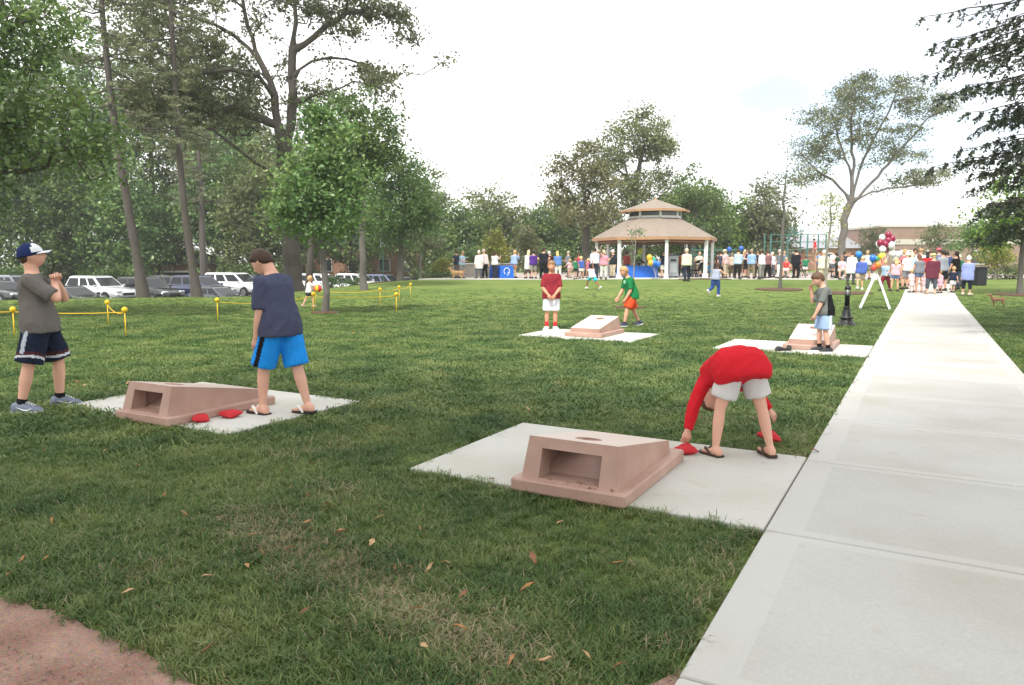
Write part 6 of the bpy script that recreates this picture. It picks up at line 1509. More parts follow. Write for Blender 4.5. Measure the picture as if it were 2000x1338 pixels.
# grey cabinet
p = place_at(1311, 45.4); r_ = empty('grey_cabinet', (p[0], p[1], p[2] + .05)); tag(r_, 'tall pale grey cabinet standing in front of the gazebo', 'cabinet')
M_GRY = pm('grey_metal', srgb('a9afb5'), .5, .08)
m = MB(); m.box((0, 0, .74), (.66, .5, 1.26), bev=.03); m.build('cabinet_body', M_GRY, r_); m = MB(); m.box((0, 0, 1.39), (.74, .58, .05)); m.build('cabinet_top', pm('blue_top', srgb('4a5a7a'), .6), r_)
m = MB(); m.box((.02, -.262, 1.08), (.34, .02, .12)); m.build('slot', M_DK, r_)
m = MB(); m.box((.02, -.258, .62), (.4, .015, .55)); m.build('panel', pm('pale_panel', srgb('c9ced2'), .5), r_)
for s in (-1, 1): m = MB(); m.box((s * .24, 0, .055), (.1, .4, .1)); m.build('foot', M_DK, r_)
# strollers
def stroller(label, px, Y, rz, col):
    x = X_(px, Y); r = empty('stroller', (x, Y, gz(x, Y) + .05), rz); tag(r, label, 'stroller')
    for i, (xx, yy, rr) in enumerate(((-.3, -.25, .14), (-.3, .25, .14), (.38, -.2, .1), (.38, .2, .1))):
        w_ = empty('wheel', (xx, yy, rr)); w_.parent = r
        m = MB(); m.loft([[(rr * math.cos(a), t, rr * math.sin(a)) for a in np.linspace(0, 6.283, 14, endpoint=False)] for t in (-.025, .025)]); m.build('tyre', M_TYRE, w_)
        m = MB(); m.loft([[(rr * .6 * math.cos(a), t, rr * .6 * math.sin(a)) for a in np.linspace(0, 6.283, 14, endpoint=False)] for t in (-.03, .03)]); m.build('hub', M_RIM, w_)
    m = MB()
    for yy in (-.23, .23): m.tube([(-.3, yy, .14), (0, yy, .5), (.35, yy, .95), (.5, yy, 1.02)], .015, 6); m.tube([(.38, yy * .85, .1), (0, yy, .5)], .015, 6)
    m.build('frame', M_GRY, r); m = MB(); m.tube([(.5, -.23, 1.02), (.5, .23, 1.02)], .018, 6); m.build('handle', M_DK, r)
    m = MB(); m.box((-.02, 0, .46), (.42, .4, .1), bev=.03); m.build('seat', cloth(col), r); m = MB(); m.ell([(.1, 0, .5), (.22, 0, .72), (.28, 0, .95)], [.2, .2, .18], [.05, .05, .05], (0, 1, 0), 10); m.build('backrest', cloth(col), r)
    m = MB(); m.loft([[(.24 + .42 * math.cos(a) * 0 - .36 * math.sin(a), .24 * math.cos(b_), .82 + .3 * math.cos(a)) for b_ in np.linspace(0, math.pi, 8)] for a in np.linspace(-.2, 1.3, 7)], caps=False, closed=False); m.build('canopy', cloth(col), r, True)
stroller('black and white stroller under the left half of the gazebo', 1253, 46.8, 2.6, '23262c'); stroller('dark stroller right of the white post', 1362, 48.0, .4, '2b2b30')
# play structure
M_TEAL = pm('teal_steel', srgb('3f6f68'), .5, .08); r_ = empty('climbing_frame', (X_(1550, 57), 57, gz(22, 57) + .04)); tag(r_, 'teal steel climbing frame with net behind the crowd', 'playground')
for xx in (-2.2, -.9, .6, 2.0):
    for yy in (-.7, .7): m = MB(); m.tube([(xx, yy, 0), (xx, yy, 3.1)], .06, 8); m.build('post', M_TEAL, r_)
for xx, zz in ((-1.55, 1.2), (1.3, 1.5)): m = MB(); m.box((xx, 0, zz), (1.3, 1.4, .08)); m.build('deck', pm('tan_deck', srgb('a58a66'), .8), r_)
for zz in (1.9, 2.5, 3.05): m = MB(); m.tube([(-2.2, -.7, zz), (2.0, -.7, zz)], .03, 6); m.build('bar', M_TEAL, r_)
m = MB()
for i in range(9):
    a = math.pi * i / 8; m.tube([(-.15 + .8 * math.cos(a) * math.cos(t), .8 * math.sin(t) * math.cos(a) * .6, 3.05 + .85 * math.sin(a) * abs(math.cos(t))) for t in np.linspace(-1.5, 1.5, 9)], .02, 5)
m.build('net_dome', M_TEAL, r_)
m = MB(); m.loft([[(2.0 + .9 * f * 1.6, yy, 1.55 - 1.35 * f + (.18 if abs(yy) > .3 else 0)) for yy in (-.35, -.3, 0, .3, .35)] for f in np.linspace(0, 1, 8)], caps=False, closed=False); m.build('slide', pm('slide_red', srgb('b0503a'), .4), r_, True)
# benches
def bench(label, px, Y, rz=0.):
    x = X_(px, Y); r = empty('picnic_table', (x, Y, gz(x, Y) + .045), rz); tag(r, label, 'table', 'picnic tables on the plaza')
    for k in range(5): m = MB(); m.box((0, -.3 + .15 * k, .74), (1.8, .13, .04)); m.build('plank', M_DK, r)
    for s in (-1, 1):
        m = MB(); m.box((0, s * .72, .44), (1.8, .26, .04)); m.build('seat', M_DK, r); m = MB(); m.tube([(s * .65, -.75, 0), (s * .65, -.2, .72)], .03, 6); m.tube([(s * .65, .75, 0), (s * .65, .2, .72)], .03, 6); m.tube([(s * .65, -.72, .4), (s * .65, .72, .4)], .03, 6); m.build('trestle', M_DK, r)
bench('dark picnic table left of the man in black suit', 1540, 46.5, .2); bench('dark picnic table before the seated woman in pink', 1640, 44.5, -.2); bench('dark picnic table at the right gazebo posts', 1372, 49.5, .1)
# sign pole by the cars, blue flower mound
r_ = empty('sign_post', (*place_at(750, 47)[:2], place_at(750, 47)[2])); tag(r_, 'thin grey sign pole beside the last parked cars', 'sign')
m = MB(); m.tube([(0, 0, 0), (0, 0, 2.9)], .035, 8); m.build('pole', M_TEAL, r_); m = MB(); m.box((0, -.05, 2.55), (.3, .03, .6)); m.build('plate', M_GRY, r_)
make_tree('flower_bed', 'low mound of bluish flowers at the left end of plaza', place(858, 45.5), [(0, 0, 0), (0, 0, .15)], .02, [(0, 0, .2, .9, .5, .18, 30)], 'dark', 'grey', seed=98, nleaf=30, sig=.14, ln=.07, cat='flowers')

# ================================================================ BALLOONS
def balloons(label, px, Y, zc, items, anchor):
    x = X_(px, Y); z0 = gz(x, Y); r = empty('balloon_bunch', (x, Y, z0)); tag(r, label, 'balloons')
    for (dx, dz, dy, col, s) in items:
        m = MB(); c = (dx, dy, zc + dz); rings = []
        for a in np.linspace(-math.pi / 2 * .98, math.pi / 2 * .98, 11):
            rr = s * math.cos(a) * (1 if a > 0 else 1 - .12 * math.sin(-a)); zz = s * 1.15 * math.sin(a) * (1 if a > 0 else 1.12); rings.append([(c[0] + rr * math.cos(q), c[1] + rr * math.sin(q), c[2] + zz) for q in np.linspace(0, 6.283, 14, endpoint=False)])
        m.loft(rings); m.lathe([(.012, -s * 1.34), (.02, -s * 1.38), (.005, -s * 1.30)], c, 6)
        b = m.build('balloon', pm('latex_' + col, srgb(col), .25, .04, 4., 0, spec=.5), r, True)
        m = MB(); m.tube([(c[0], c[1], c[2] - s * 1.3), (c[0] * .4 + anchor[0] * .6, c[1] * .4, (c[2] + anchor[1]) / 2), (anchor[0], 0, anchor[1])], .004, 4); m.build('string', M_PWH, b)
MR, WH = '8c1f42', 'e6e2e4'
balloons('tall bunch of maroon and white balloons above the crowd', 1727, 37, 2.05, [(.02, .46, 0, MR, .16), (-.26, .32, .05, WH, .15), (.20, .27, -.05, MR, .16), (-.03, .18, -.12, MR, .15), (.28, .06, .08, WH, .16), (-.36, .06, 0, MR, .16), (-.36, .0, .15, WH, .15), (-.15, .0, -.1, MR, .16), (.10, -.06, -.16, WH, .17), (-.25, -.25, -.05, WH, .17), (.22, -.18, 0, WH, .15), (.0, -.30, .1, MR, .14)], (-.1, .7))
balloons('yellow, green and blue balloons tied at the gazebo front post', 1276, 43.1, .95, [(-.28, .32, 0, 'e6b23c', .17), (-.22, .02, -.1, 'e8b440', .16), (-.02, .18, .05, '2a9464', .15), (.0, .0, -.05, '1e6fe0', .17), (.22, -.06, .02, '1e6fe0', .17)], (.12, .1))
balloons('blue, green and orange balloons right of the woman in white', 1700, 39, 1.25, [(-.75, .25, 0, '1e7fe6', .16), (0, .05, 0, '1e6fe0', .17), (.22, .0, .05, '2a9464', .14), (.25, -.3, -.1, 'f08a3c', .16), (.12, -.45, .05, 'e8504a', .15), (.45, .15, 0, 'e6d22c', .15), (.58, .24, .1, 'e6d22c', .15)], (.1, .3))
balloons('white balloons low behind the girl in pink top', 1738, 38, 1.45, [(0, .1, 0, WH, .16), (.28, .06, .05, WH, .17), (.55, .12, 0, WH, .15), (.12, -.14, .1, WH, .14)], (.2, .4))
balloons('two blue balloons above the man in white shirt', 1430, 46, 1.72, [(-.3, .1, 0, '2b5fc0', .14), (.45, .15, 0, '2b5fc0', .14)], (.1, .9))
balloons('pale yellow balloon floating beneath the gazebo roof', 1249, 49, 1.65, [(0, .1, 0, 'd8e26a', .2)], (.05, .6))

# ================================================================ DOGS
def dog(label, x, y, rz, h, col, leg=.5):
    r = empty('dog', (x, y, gz(x, y)), rz); tag(r, label, 'dog'); m = MB(); L_ = h * 1.15; lg = h * leg; bz = lg + h * .18; s = h
    m.ell([(-L_ * .5, 0, bz + .02 * s), (-L_ * .42, 0, bz), (-L_ * .1, 0, bz - .02 * s), (L_ * .22, 0, bz - .04 * s), (L_ * .42, 0, bz + .02 * s), (L_ * .5, 0, bz + .06 * s)], [.06 * s, .12 * s, .12 * s, .15 * s, .13 * s, .07 * s], [.07 * s, .14 * s, .14 * s, .20 * s, .18 * s, .1 * s], (0, 1, 0), 12)
    m.tube([(L_ * .40, 0, bz + .04 * s), (L_ * .52, 0, bz + .22 * s), (L_ * .58, 0, bz + .34 * s)], [.13 * s, .10 * s, .09 * s], 10)
    m.ell([(L_ * .52, 0, bz + .38 * s), (L_ * .62, 0, bz + .40 * s), (L_ * .72, 0, bz + .36 * s), (L_ * .86, 0, bz + .32 * s), (L_ * .90, 0, bz + .32 * s)], [.07 * s, .11 * s, .09 * s, .055 * s, .03 * s], [.07 * s, .11 * s, .09 * s, .05 * s, .03 * s], (0, 1, 0), 10)
    for sg in (-1, 1):
        m.tube([(L_ * .34, sg * .09 * s, bz), (L_ * .30, sg * .09 * s, lg * .5), (L_ * .33, sg * .09 * s, .04 * s), (L_ * .38, sg * .09 * s, .02 * s)], [.08 * s, .05 * s, .036 * s, .04 * s], 8)
        m.tube([(-L_ * .38, sg * .09 * s, bz), (-L_ * .30, sg * .09 * s, lg * .62), (-L_ * .46, sg * .09 * s, lg * .34), (-L_ * .43, sg * .09 * s, .04 * s), (-L_ * .37, sg * .09 * s, .02 * s)], [.10 * s, .07 * s, .04 * s, .034 * s, .04 * s], 8)
        m.ell([(L_ * .56, sg * .08 * s, bz + .46 * s), (L_ * .57, sg * .11 * s, bz + .40 * s), (L_ * .58, sg * .115 * s, bz + .30 * s)], [.02 * s, .05 * s, .03 * s], [.02 * s, .025 * s, .015 * s], (1, 0, 0), 8)
    m.tube([(-L_ * .48, 0, bz + .06 * s), (-L_ * .66, 0, bz + .16 * s), (-L_ * .76, 0, bz + .36 * s)], [.045 * s, .04 * s, .015 * s], 8)
    V, F = remesh(m, .028 * max(.5, h), 2); link_mesh('body', mesh_np('body', V, F, pm('fur_' + col, srgb(col), .95, .3, 9., .7, 40.), True), r)
    m = MB(); m.ball((L_ * .905, 0, bz + .335 * s), .022 * s, 8, 5)
    m.build('nose', M_DK, r)
    return r
dog('tan long legged dog beside the pair at left of plaza', X_(893, 43.6), 43.6, 2.9, .62, 'c09a68')
dog('small russet dog trotting on the grass right of the walk', 16.4, 24.7, 2.9, .36, '7c5845', .42)
# ================================================================ CROWD
STAND = dict(legs=((0, 4, 0, 2, 8, 0), (0, 4, 0, 2, 8, 0)))
FOLD = dict(STAND, arms=((18, 6, 96, -40), (18, 6, 96, -40)))
PHOTO = dict(STAND, arms=((55, 8, 140, -14), (55, 8, 140, -14)))
ONEUP = dict(STAND, arms=((6, 8, 14, 4), (40, 8, 130, -8)))
WALKP = dict(lean=4, arms=((20, 6, 40, 0), (-18, 6, 8, 0)), legs=((-16, 2, -26, 1, 4, -8), (20, 2, 6, 1, 4, 6)))
HIPS = dict(STAND, arms=((-14, 34, 36, -44), (-14, 34, 36, -44)))
SIT = dict(lean=8, arms=((24, 6, 70, -10), (24, 6, 70, -10)), legs=((84, 8, 4, 2, 4, 0), (84, 8, 4, 2, 4, 0)))
OUT = dict(STAND, arms=((10, 62, 30, 50), (10, 62, 30, 50)))
UP = dict(lean=3, arms=((30, 20, 150, 10), (150, 14, 168, 6)), legs=((0, 4, 0, 2, 8, 0), (0, 4, 0, 2, 8, 0)))
G1 = 'people gathered on the plaza'; G2 = 'people crowding the end of the walk'
SKA, SKB, SKD = 'd0a088', 'b98468', '8a5a42'
crng = np.random.default_rng(77)
def vary(pose):
    q = dict(DEF); q.update(pose); j = lambda a, s: a + crng.normal(0, s)
    q['lean'] = j(q['lean'], 3); q['side'] = j(q['side'], 2.5); q['hp'] = j(q['hp'] + 4, 9); q['hy'] = j(q['hy'], 22); q['twist'] = j(q['twist'], 9)
    q['arms'] = tuple((j(a, 10), max(2, j(b, 5)), j(c, 12), j(d, 6)) for a, b, c, d in q['arms'])
    q['legs'] = tuple((j(a, 5), max(1, j(b, 2.5)), j(min(c, a + 2) if a < 60 else c, 3) - 2, j(d, 2), j(e, 9), f) for a, b, c, d, e, f in q['legs']); return q
def F_(label, px, Y, face, H, pose, top, bottom, leg, hair, style='short', sleeve=.7, shoe='2a2624', skin=SKA, group=G1, hr=.135, dz=.045, **kw):
    x = X_(px, Y); o = dict(skin=skin, top=top, bottom=bottom, leg=leg, hair=hair, hairstyle=style, sleeve=sleeve, shoe=shoe, hem=kw.pop('hem', -.16), wide=kw.pop('wide', .066)); bw = kw.pop('bw', 1.); o.update(kw)
    Y += crng.uniform(-.5, 1.1) * (dz == .045); x = X_(px + crng.normal(0, 2.0), Y)
    return person(label, (x, Y, gz(x, Y) + dz), face + crng.normal(0, 22), H * crng.uniform(.96, 1.04), vary(pose), o, hero=False, group=group, hr=hr, bw=bw)
W_ = ('woman', 1.66); 
# --- left part of the plaza
F_('man in navy shirt at the far left of the plaza by the tan dog', 894, 44.4, 0, 1.74, HIPS, '2c3348', '6c6458', .95, '4a3626')
F_('person in pale blue top and grey shorts next to the tan dog', 903, 44.1, 200, 1.72, FOLD, 'a9c0d8', '8d8a84', .9, 'a88a6a')
F_('woman in loose white blouse left of the man in pink shirt', 936, 43.9, 190, 1.66, STAND, 'e4e2de', '5b5f6c', 1.9, 'd8d2c8', sleeve=1.9, hem=-.6)
F_('man in pale pink shirt and black trousers at left of the plaza', 946, 44.3, 170, 1.78, STAND, 'ddd0d0', '17181c', 1.95, 'b8b2aa', sleeve=1.9)
F_('woman in white top and jeans raising a camera at the blue tables', 968, 43.9, -60, 1.66, PHOTO, 'e9e7e4', '2c3344', 1.95, '3c2a20', 'long')
F_('person in light blue shirt photographing beside the blue table', 1002, 44.4, -30, 1.7, PHOTO, '9fb8dc', 'b98a70', .8, 'c9a878', sleeve=1.9)
F_('woman with long pale blond hair and white tunic on the plaza', 1029, 44.0, 60, 1.66, STAND, 'e6e4e0', '4b4742', 1.5, 'd9c8a0', 'long', 1.9, hem=-.7)
F_('man in purple shirt and grey shorts on the plaza', 1043, 43.7, 20, 1.76, FOLD, '56308c', '8e8880', 1.0, '2a1e18', bw=1.12)
F_('man all in black with his back turned on the plaza', 1059, 43.9, 0, 1.8, HIPS, '1a1d28', '14161c', 1.95, '2c211a', bw=1.08)
F_('white haired woman in black and dark red behind the boy in red shirt', 1073, 44.4, -40, 1.68, ONEUP, '4a1c22', '1a1518', 1.95, 'd8d4cc', sleeve=1.9)
F_('blond woman in blue denim jacket and white trousers on the plaza', 1087, 44.0, 40, 1.7, STAND, '5f84c4', 'e2e0dc', 1.9, 'd6b878', 'long', 1.9)
KG = 'children playing on the plaza'
F_('small child in pale pink with arms stretched out on the plaza', 1111, 44.2, 180, 1.15, OUT, 'd9b0b4', 'd6b0a8', .6, 'c0a070', 'long', .5, group=KG, hr=.16)
F_('child in green top on the plaza left of the pink top girl', 1125, 44.0, 210, 1.28, STAND, '2f7a5c', '2a3a34', .7, '6a4a30', group=KG, hr=.155)
F_('child in blue and white on the plaza beside the pink top girl', 1136, 44.2, 150, 1.34, STAND, '4a64b0', 'dfe6d8', .8, 'd8bc80', group=KG, hr=.155)
F_('girl in bright pink top with the children on the plaza', 1144, 43.9, 190, 1.2, STAND, 'e86a9c', 'd8a890', .6, 'd0b080', 'long', .5, group=KG, hr=.16)
F_('child in bright blue behind the girl in pink top', 1151, 45.0, 170, 1.15, STAND, '2f70d0', '3a4a70', .8, '5a4030', group=KG, hr=.16)
F_('man in white shirt and dark trousers left of the gazebo posts', 1157, 44.3, 10, 1.8, STAND, 'dfe1ea', '2d3142', 1.95, '2a2018', sleeve=1.5)
F_('man in grey jacket beside the man in white shirt', 1167, 44.7, -20, 1.76, ONEUP, '8a90a0', '4a5268', 1.95, 'a09488', sleeve=1.95)
F_('woman in pink flowered top and white trousers waving at the gazebo', 1180, 42.4, 175, 1.66, UP, 'e39aac', 'ece8e6', 1.9, 'c8b090', sleeve=.6)
F_('elderly man in dark jacket and blue shirt by a gazebo post', 1198, 44.5, 150, 1.8, STAND, '1f2632', 'c0b49c', 1.95, 'cfcac2', sleeve=1.95)
F_('person in dark vest and white shorts left of the grey cabinet', 1293, 45.0, 170, 1.7, STAND, '232838', 'dcdad6', .9, '1e1814', sleeve=.5)
F_('man in cream jacket and navy trousers walking towards the gazebo', 1339, 39.3, 0, 1.8, WALKP, 'd9d3bd', '232b3c', 1.95, 'cbb9a0', sleeve=1.95, bw=1.1, dz=0.)
F_('child in bright cyan shirt sitting right of the gazebo', 1380, 46.0, 90, 1.2, SIT, '2aa0d8', '4a4a52', .9, '5a4030', hr=.155)
F_('man in pinkish shirt and khaki trousers right of the gazebo', 1416, 44.1, 20, 1.76, STAND, 'd2b4b4', 'b7a88e', 1.95, 'c8b8a0', hat='d8ccb0')
F_('man in light blue shirt and black trousers carrying a bag', 1437, 43.7, -20, 1.8, ONEUP, 'b6cbe8', '1c1d22', 1.95, '3a2a20', sleeve=1.5, bw=1.06)
F_('man in sky blue shirt and tan trousers in the talking group', 1468, 44.0, -60, 1.76, STAND, '94b4e0', '8c7c68', 1.95, '8a7a6a', sleeve=.8, bw=1.05)
F_('man in white shirt and grey trousers in the talking group', 1487, 43.8, 30, 1.74, STAND, 'dcdaea', '8f8a88', 1.95, '40301f', sleeve=1.4)
F_('woman in dusty maroon top and black skirt in the talking group', 1501, 43.9, 60, 1.68, STAND, '8a5f64', '17151a', 1.95, '3f2c22', sleeve=.9)
F_('man in grey shirt and white trousers behind the thin young tree', 1516, 43.7, 20, 1.74, STAND, '6c727e', 'e4e2e0', 1.95, 'bdb6ac', sleeve=.8)
F_('woman in red and white sitting at the picnic table', 1534, 45.6, 150, 1.64, SIT, 'c44a48', 'd8d2ce', .9, 'b89a78', 'long', .6)
F_('man in black suit standing at the picnic table', 1547, 43.8, 10, 1.78, STAND, '14171f', '10131a', 1.95, '241a14', sleeve=1.95, bw=1.08)
F_('child in red shirt climbing on the teal frame', 1586, 55.6, 60, 1.25, WALKP, 'c8282e', 'd88a80', .8, '3a2a20', dz=1.55, hr=.155)
F_('child in green shirt beside the climbing frame', 1572, 50, 0, 1.3, OUT, '1f7a58', 'dcd6d6', .8, '4a3426', hr=.155)
F_('white haired man in cream shirt with navy collar behind the small boy', 1605, 35.5, 0, 1.78, STAND, 'ddd6c2', 'c8bfa8', 1.95, 'd2c8ba', bw=1.08, dz=0.)
F_('woman in pale pink sitting right of the big tree trunk', 1640, 43.4, 120, 1.64, SIT, 'e0b8c8', 'c9c2bc', .9, '8a6a50', 'long', .8)
F_('woman in white coat standing by the sitting woman in pink', 1657, 37.5, -30, 1.68, FOLD, 'e2e4ea', '4a4c52', 1.9, '4a342a', sleeve=1.95, hem=-.7, dz=.0)
F_('woman in blue jacket and tan shorts walking to the crowd', 1676, 33.5, -12, 1.64, WALKP, '4f68b8', 'b9a894', .8, 'c8b898', sleeve=1.95, shoe='dcd8d4', dz=0., bw=1.05)
F_('child in dark red trousers beside the girl in pink top', 1729, 33.0, 120, 1.4, WALKP, 'a8c0dc', '7c1f30', 1.9, 'c8a878', dz=0., hr=.15, group=G2)
F_('girl in pale pink top and denim shorts behind the sandwich sign', 1745, 32.6, 0, 1.5, STAND, 'e8b8c4', '5f86b8', .55, 'd2b080', 'long', .4, dz=0., hr=.145, group=G2)
F_('man in white shirt at the left of the path crowd', 1770, 33.6, -10, 1.74, STAND, 'e8e8ec', '8c8a90', .9, 'd8d4cc', dz=.02, bw=1.06, group=G2)
F_('pale blond woman in light blue behind the man in white', 1776, 35.2, 0, 1.7, STAND, 'b8d0e0', '7a7a80', .9, 'd8c8a8', 'long', group=G2)
F_('woman with long brown hair and denim shorts on the walk', 1790, 30.8, -4, 1.66, STAND, '7c8088', '5f7eac', .5, '6a4632', 'long', .4, shoe='b08a70', group=G2)
F_('dark haired woman in red top deep in the path crowd', 1806, 35.6, 10, 1.7, STAND, 'b8242e', '3a3a40', 1.9, '1c1512', 'long', group=G2)
F_('woman in maroon blouse and sun hat on the walk', 1818, 29.6, -8, 1.70, STAND, '6a2f40', '4c525c', 1.7, 'c9b48c', 'short', 1.6, hat='cdb78a', hem=-.5, shoe='c09a84', bw=1.05, group=G2)
F_('toddler in pink dress beside the woman in maroon', 1833, 30.6, 10, .92, STAND, 'eab4c6', 'eab4c6', -1, '9a7450', group=G2, hr=.18)
F_('small girl in pale pink left of the woman in maroon', 1804, 31.8, 0, 1.05, STAND, 'eccad2', 'e8c4cc', -1, 'c8a070', 'long', group=G2, hr=.17)
F_('tiny child in pale pink at the left edge of the walk', 1778, 31.9, 20, .95, STAND, 'eccace', 'ecd0d2', -1, 'caa880', group=G2, hr=.18)
F_('man in grey patterned shirt and black shorts on the walk', 1839, 32.6, -8, 1.78, STAND, '9aa0ac', '1d1e24', 1.0, '30221a', bw=1.08, group=G2)
F_('woman with dark hair in black top on the walk', 1864, 32.4, 10, 1.68, STAND, '15161b', '4a5a7c', 1.9, '1a1311', 'long', .6, bw=1.08, group=G2)
F_('child in navy shirt and white shorts on the walk', 1858, 30.4, -14, 1.06, WALKP, '1f2740', 'e2e2e2', .9, 'c09a6c', group=G2, hr=.17)
F_('white haired woman in patterned blue and pink blouse at right of walk', 1887, 29.9, 12, 1.66, STAND, '8f9cd0', '1b2130', 1.6, 'dedad4', sleeve=.9, hem=-.5, shoe='c8b0a0', bw=1.06, group=G2)
F_('man with pale hat at the back of the path crowd', 1792, 36.4, 0, 1.8, STAND, 'd0d4dc', '6a6a70', 1.9, 'c8b090', hat='c08a60', group=G2)
F_('person with pink cap at the back of the path crowd', 1830, 36.6, 0, 1.76, STAND, '7a80a0', '4a4a50', 1.9, '3a2c24', hat='c8606c', group=G2)
F_('woman holding flowers in green beside the dark haired woman', 1872, 34.4, 0, 1.6, STAND, '2f6a48', '5a5a62', 1.9, 'd8c8b8', group=G2)
# more people deeper on the plaza
G3 = 'people deeper on the plaza'
for i, (px, Y, fc, t, bt, hc, lab) in enumerate(((1222, 50.5, 180, 'c85a58', '6a6a70', '3a2a20', 'person in brick red shirt inside the gazebo at left'), (1302, 50.8, 160, '7a4a6c', '3a3a44', '6a4a34', 'person in plum shirt inside the gazebo behind the cabinet'), (1330, 51.2, 200, 'b05040', '4a4a50', '2a1e18', 'person in rust shirt inside the gazebo at right'), (1365, 51, 170, 'd8d0c0', '8a7a6a', 'b09a80', 'person in beige shirt behind the right gazebo posts'),
        (1402, 48, 30, '5a3a30', '4a4038', '3c2c22', 'person in brown shirt between gazebo and talking group'), (1450, 47.2, 200, 'b8a078', '8c7a60', 'd0c0a0', 'person in tan shirt behind the man in light blue'), (1477, 47.6, 180, '30343c', '28282e', '2a2018', 'person in charcoal behind the talking group'), (1525, 48.2, 180, '5a7898', '3a4450', 'a89078', 'person in slate blue shirt behind the thin young tree'),
        (1558, 49.0, 200, '4a5a80', '2a2a30', '3a2a20', 'person in steel blue shirt behind the black suit'), (1625, 47.6, 150, 'd8d8dc', '6a6a72', '5a4030', 'person in white shirt left of the big tree trunk'), (1646, 48.5, 170, '3a3c44', '3a3a40', '241a14', 'person in dark grey shirt behind the woman in white coat'), (1692, 42.5, 150, 'd2d6dc', '7a7468', 'a08a70', 'person in pale shirt behind the coloured balloons'), (1716, 41.5, 200, 'c85048', '7a6a5c', '5a3a28', 'person in coral shirt behind the coloured balloons'), (1752, 40.5, 170, '3c4a58', '4a4a52', '302218', 'person in dark teal shirt left of the path crowd'))):
    F_(lab, px, Y, fc, 1.72, (STAND, FOLD, ONEUP, HIPS)[i % 4], t, bt, (1.95, .9)[i % 2], hc, ('short', 'long')[i % 3 == 2], group=G3)
for i, (px, Y, t, bt, hc, lab) in enumerate(((1407, 46.2, '3f4756', '2a2c34', '2c2018', 'person in slate shirt just right of the gazebo'), (1427, 46.8, 'c9b8a4', '6a5a4c', '8a7a6a', 'person in sand shirt behind the man in pink'), (1458, 45.8, '2b2f38', '23252b', '3a2a20', 'person in near black between the two blue shirts'), (1495, 46.4, 'a84a44', '3a3a42', '4a3020', 'person in brick shirt behind the talking group'),
        (1508, 47.0, 'd4d8e0', '5a5e68', 'c0b4a4', 'person in pale shirt behind the maroon top'), (1556, 46.6, '8a3a48', '2e2e36', '2a1c14', 'person in wine red shirt right of the black suit'), (1594, 47.2, '6a84a8', '54504c', '6a4a34', 'person in blue grey shirt left of the white haired man'), (1632, 45.5, '2e4a3c', '3c3a38', '302018', 'person in dark green shirt beside the big trunk'), (1784, 37.6, '54402f', '3a3430', '2a1e16', 'person in brown shirt at the back of the path crowd'),
        (1812, 38.2, 'dcdce2', '5a5a60', '5a4030', 'person in white shirt at the back of the path crowd'), (1848, 37.4, '3a4a78', '3a3a44', '221812', 'person in dark blue at the back of the path crowd'), (1764, 36.0, 'c46a70', '5a5660', 'b89868', 'person in rose shirt left of the path crowd'), (1110, 47.5, '7a7f88', '3f434c', 'a8a090', 'person in grey shirt behind the children'), (1132, 48.2, 'b4485a', '4a4650', '3a261c', 'person in crimson shirt behind the children'))):
    F_(lab, px, Y, (10, 190, 60, 150, 330)[i % 5], (1.74, 1.64, 1.8)[i % 3], (STAND, HIPS, FOLD, WALKP, ONEUP)[i % 5], t, bt, (1.95, 1.9, .95)[i % 3], hc, ('short', 'long', 'short')[i % 3], group=G3)
# --- runners on the lawn and the child with the ball
def lawn_kid(label, px, Y, face, H, pose, o, hr): x = X_(px, Y); return person(label, (x, Y, gz(x, Y)), face, H, pose, o, hero=False, hr=hr, voxel=.02)
lawn_kid('girl in white top and aqua shorts running with both arms raised', 1157, 33.5, 30, 1.3, dict(lean=22, bend=6, hp=-10, arms=((150, 8, 162, 4), (156, 10, 168, 6)), legs=((56, 4, 10, 2, 0, -6), (-34, 6, -52, 4, 0, -40)), ), dict(skin=SKD, top='dfe6ec', hem=-.1, sleeve=.3, bottom='3cc0dc', leg=.7, wide=.07, hair='2a1c14', hairstyle='short', shoe='dcdcdc'), .15)
lawn_kid('girl in grey tank top and jeans running across the lawn', 1396, 30.0, -46, 1.42, dict(lean=14, bend=6, arms=((30, 14, 84, 6), (52, 20, 88, 4)), legs=((-6, 4, -66, 2, 0, -50), (16, 4, -4, 2, 0, 0))), dict(skin=SKA, top='99a0b4', hem=-.1, sleeve=.0, bottom='2f4c8c', leg=1.95, hair='4a3024', hairstyle='long', shoe='d8d4d0'), .145)
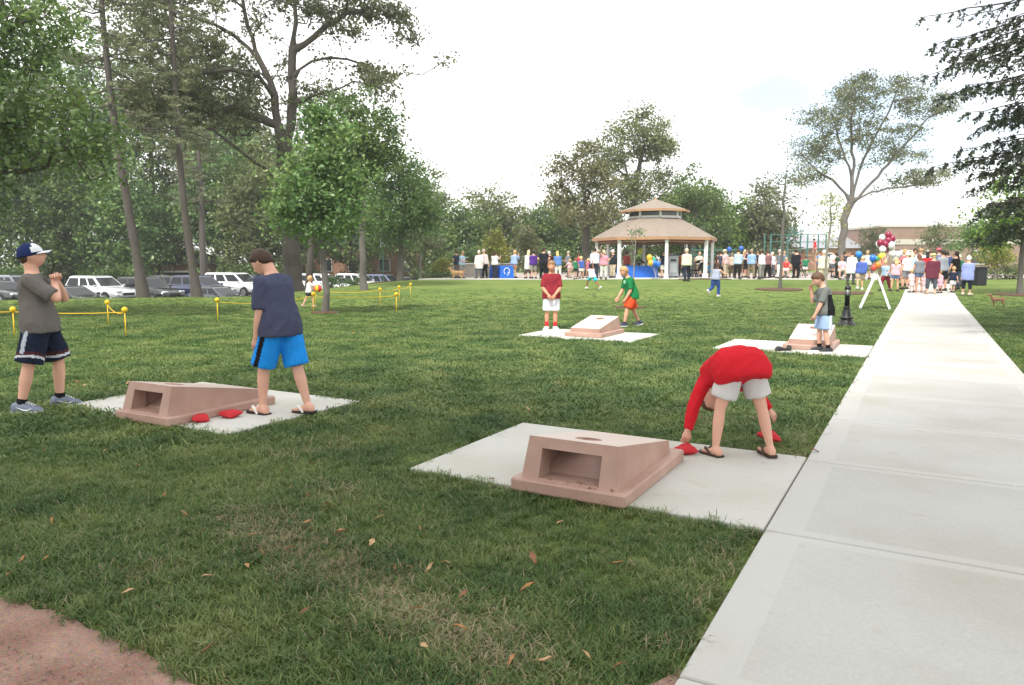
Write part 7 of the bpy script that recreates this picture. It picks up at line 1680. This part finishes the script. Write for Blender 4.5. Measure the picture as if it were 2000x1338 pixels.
r_, J_ = lawn_kid('small child in white by the rope carrying a red and yellow ball', 604, 24.2, -50, 1.02, dict(lean=6, arms=((34, 10, 60, -6), (40, 10, 66, -8)), legs=((-18, 3, -30, 2, 0, -10), (22, 3, 4, 2, 0, 0))), dict(skin=SKA, top='e4dede', hem=-.16, sleeve=.6, bottom='3c4048', leg=.6, hair='c8a070', hairstyle='short', shoe='c0a090'), .18)
x = X_(622, 24.1); m = MB(); m.ball((0, 0, 0), .13, 16, 11); b = m.build('ball', [pm('ball_red', srgb('d83a3c'), .4), pm('ball_yellow', srgb('e6c030'), .4)], None, True, (x, 24.05, .62 + gz(x, 24))); tag(b, 'red and yellow ball in the arms of the small child', 'ball')
cen = np.array([p.center for p in b.data.polygons]); b.data.polygons.foreach_set('material_index', (np.floor((np.arctan2(cen[:, 1], cen[:, 0]) + 3.2) / 1.047).astype(int) % 2).astype(np.int32))

bpy.data.scenes.remove(WORK)
# shade trees standing behind the photographer
make_tree('shade_tree', 'tall shade tree behind the photographer at left', (-7.5, -6.5, 0), [(0, 0, 0), (.2, 0, 5), (.3, .3, 10), (.5, 1, 15)], .4,
          [(.5, 1, 13.5, 5.2, 5.2, 3.6, 120), (4.2, 2.5, 12, 3, 3, 2.2, 44)], 'maple', 'oak', seed=201, nleaf=46, sig=.8, ln=.42, tip=.03)
make_tree('shade_tree', 'tall shade tree behind the photographer at right', (3.5, -7.5, 0), [(0, 0, 0), (.2, 0, 5), (-.3, .3, 10), (-.5, 1, 15)], .4,
          [(-1, 1.5, 14.0, 5.4, 5., 3.4, 120), (-4.2, 2, 12.5, 2.6, 3, 2, 36)], 'maple', 'oak', seed=202, nleaf=46, sig=.8, ln=.42, tip=.03)

# ---------------------------------------------------------------- summer haze
q = MB(); q.box((0, 425, 11), (1060, 1040, 27.4)); hz = q.build('haze', [])
m, t = new_mat('haze_air'); out = t.nodes.new('ShaderNodeOutputMaterial'); pv = t.nodes.new('ShaderNodeVolumePrincipled')
pv.inputs['Color'].default_value = (.93, .95, .97, 1); pv.inputs['Density'].default_value = .0007; pv.inputs['Anisotropy'].default_value = .2
t.links.new(pv.outputs[0], out.inputs['Volume']); hz.data.materials.append(m)
tag(hz, 'thin pale summer haze over the whole park', kind='stuff')
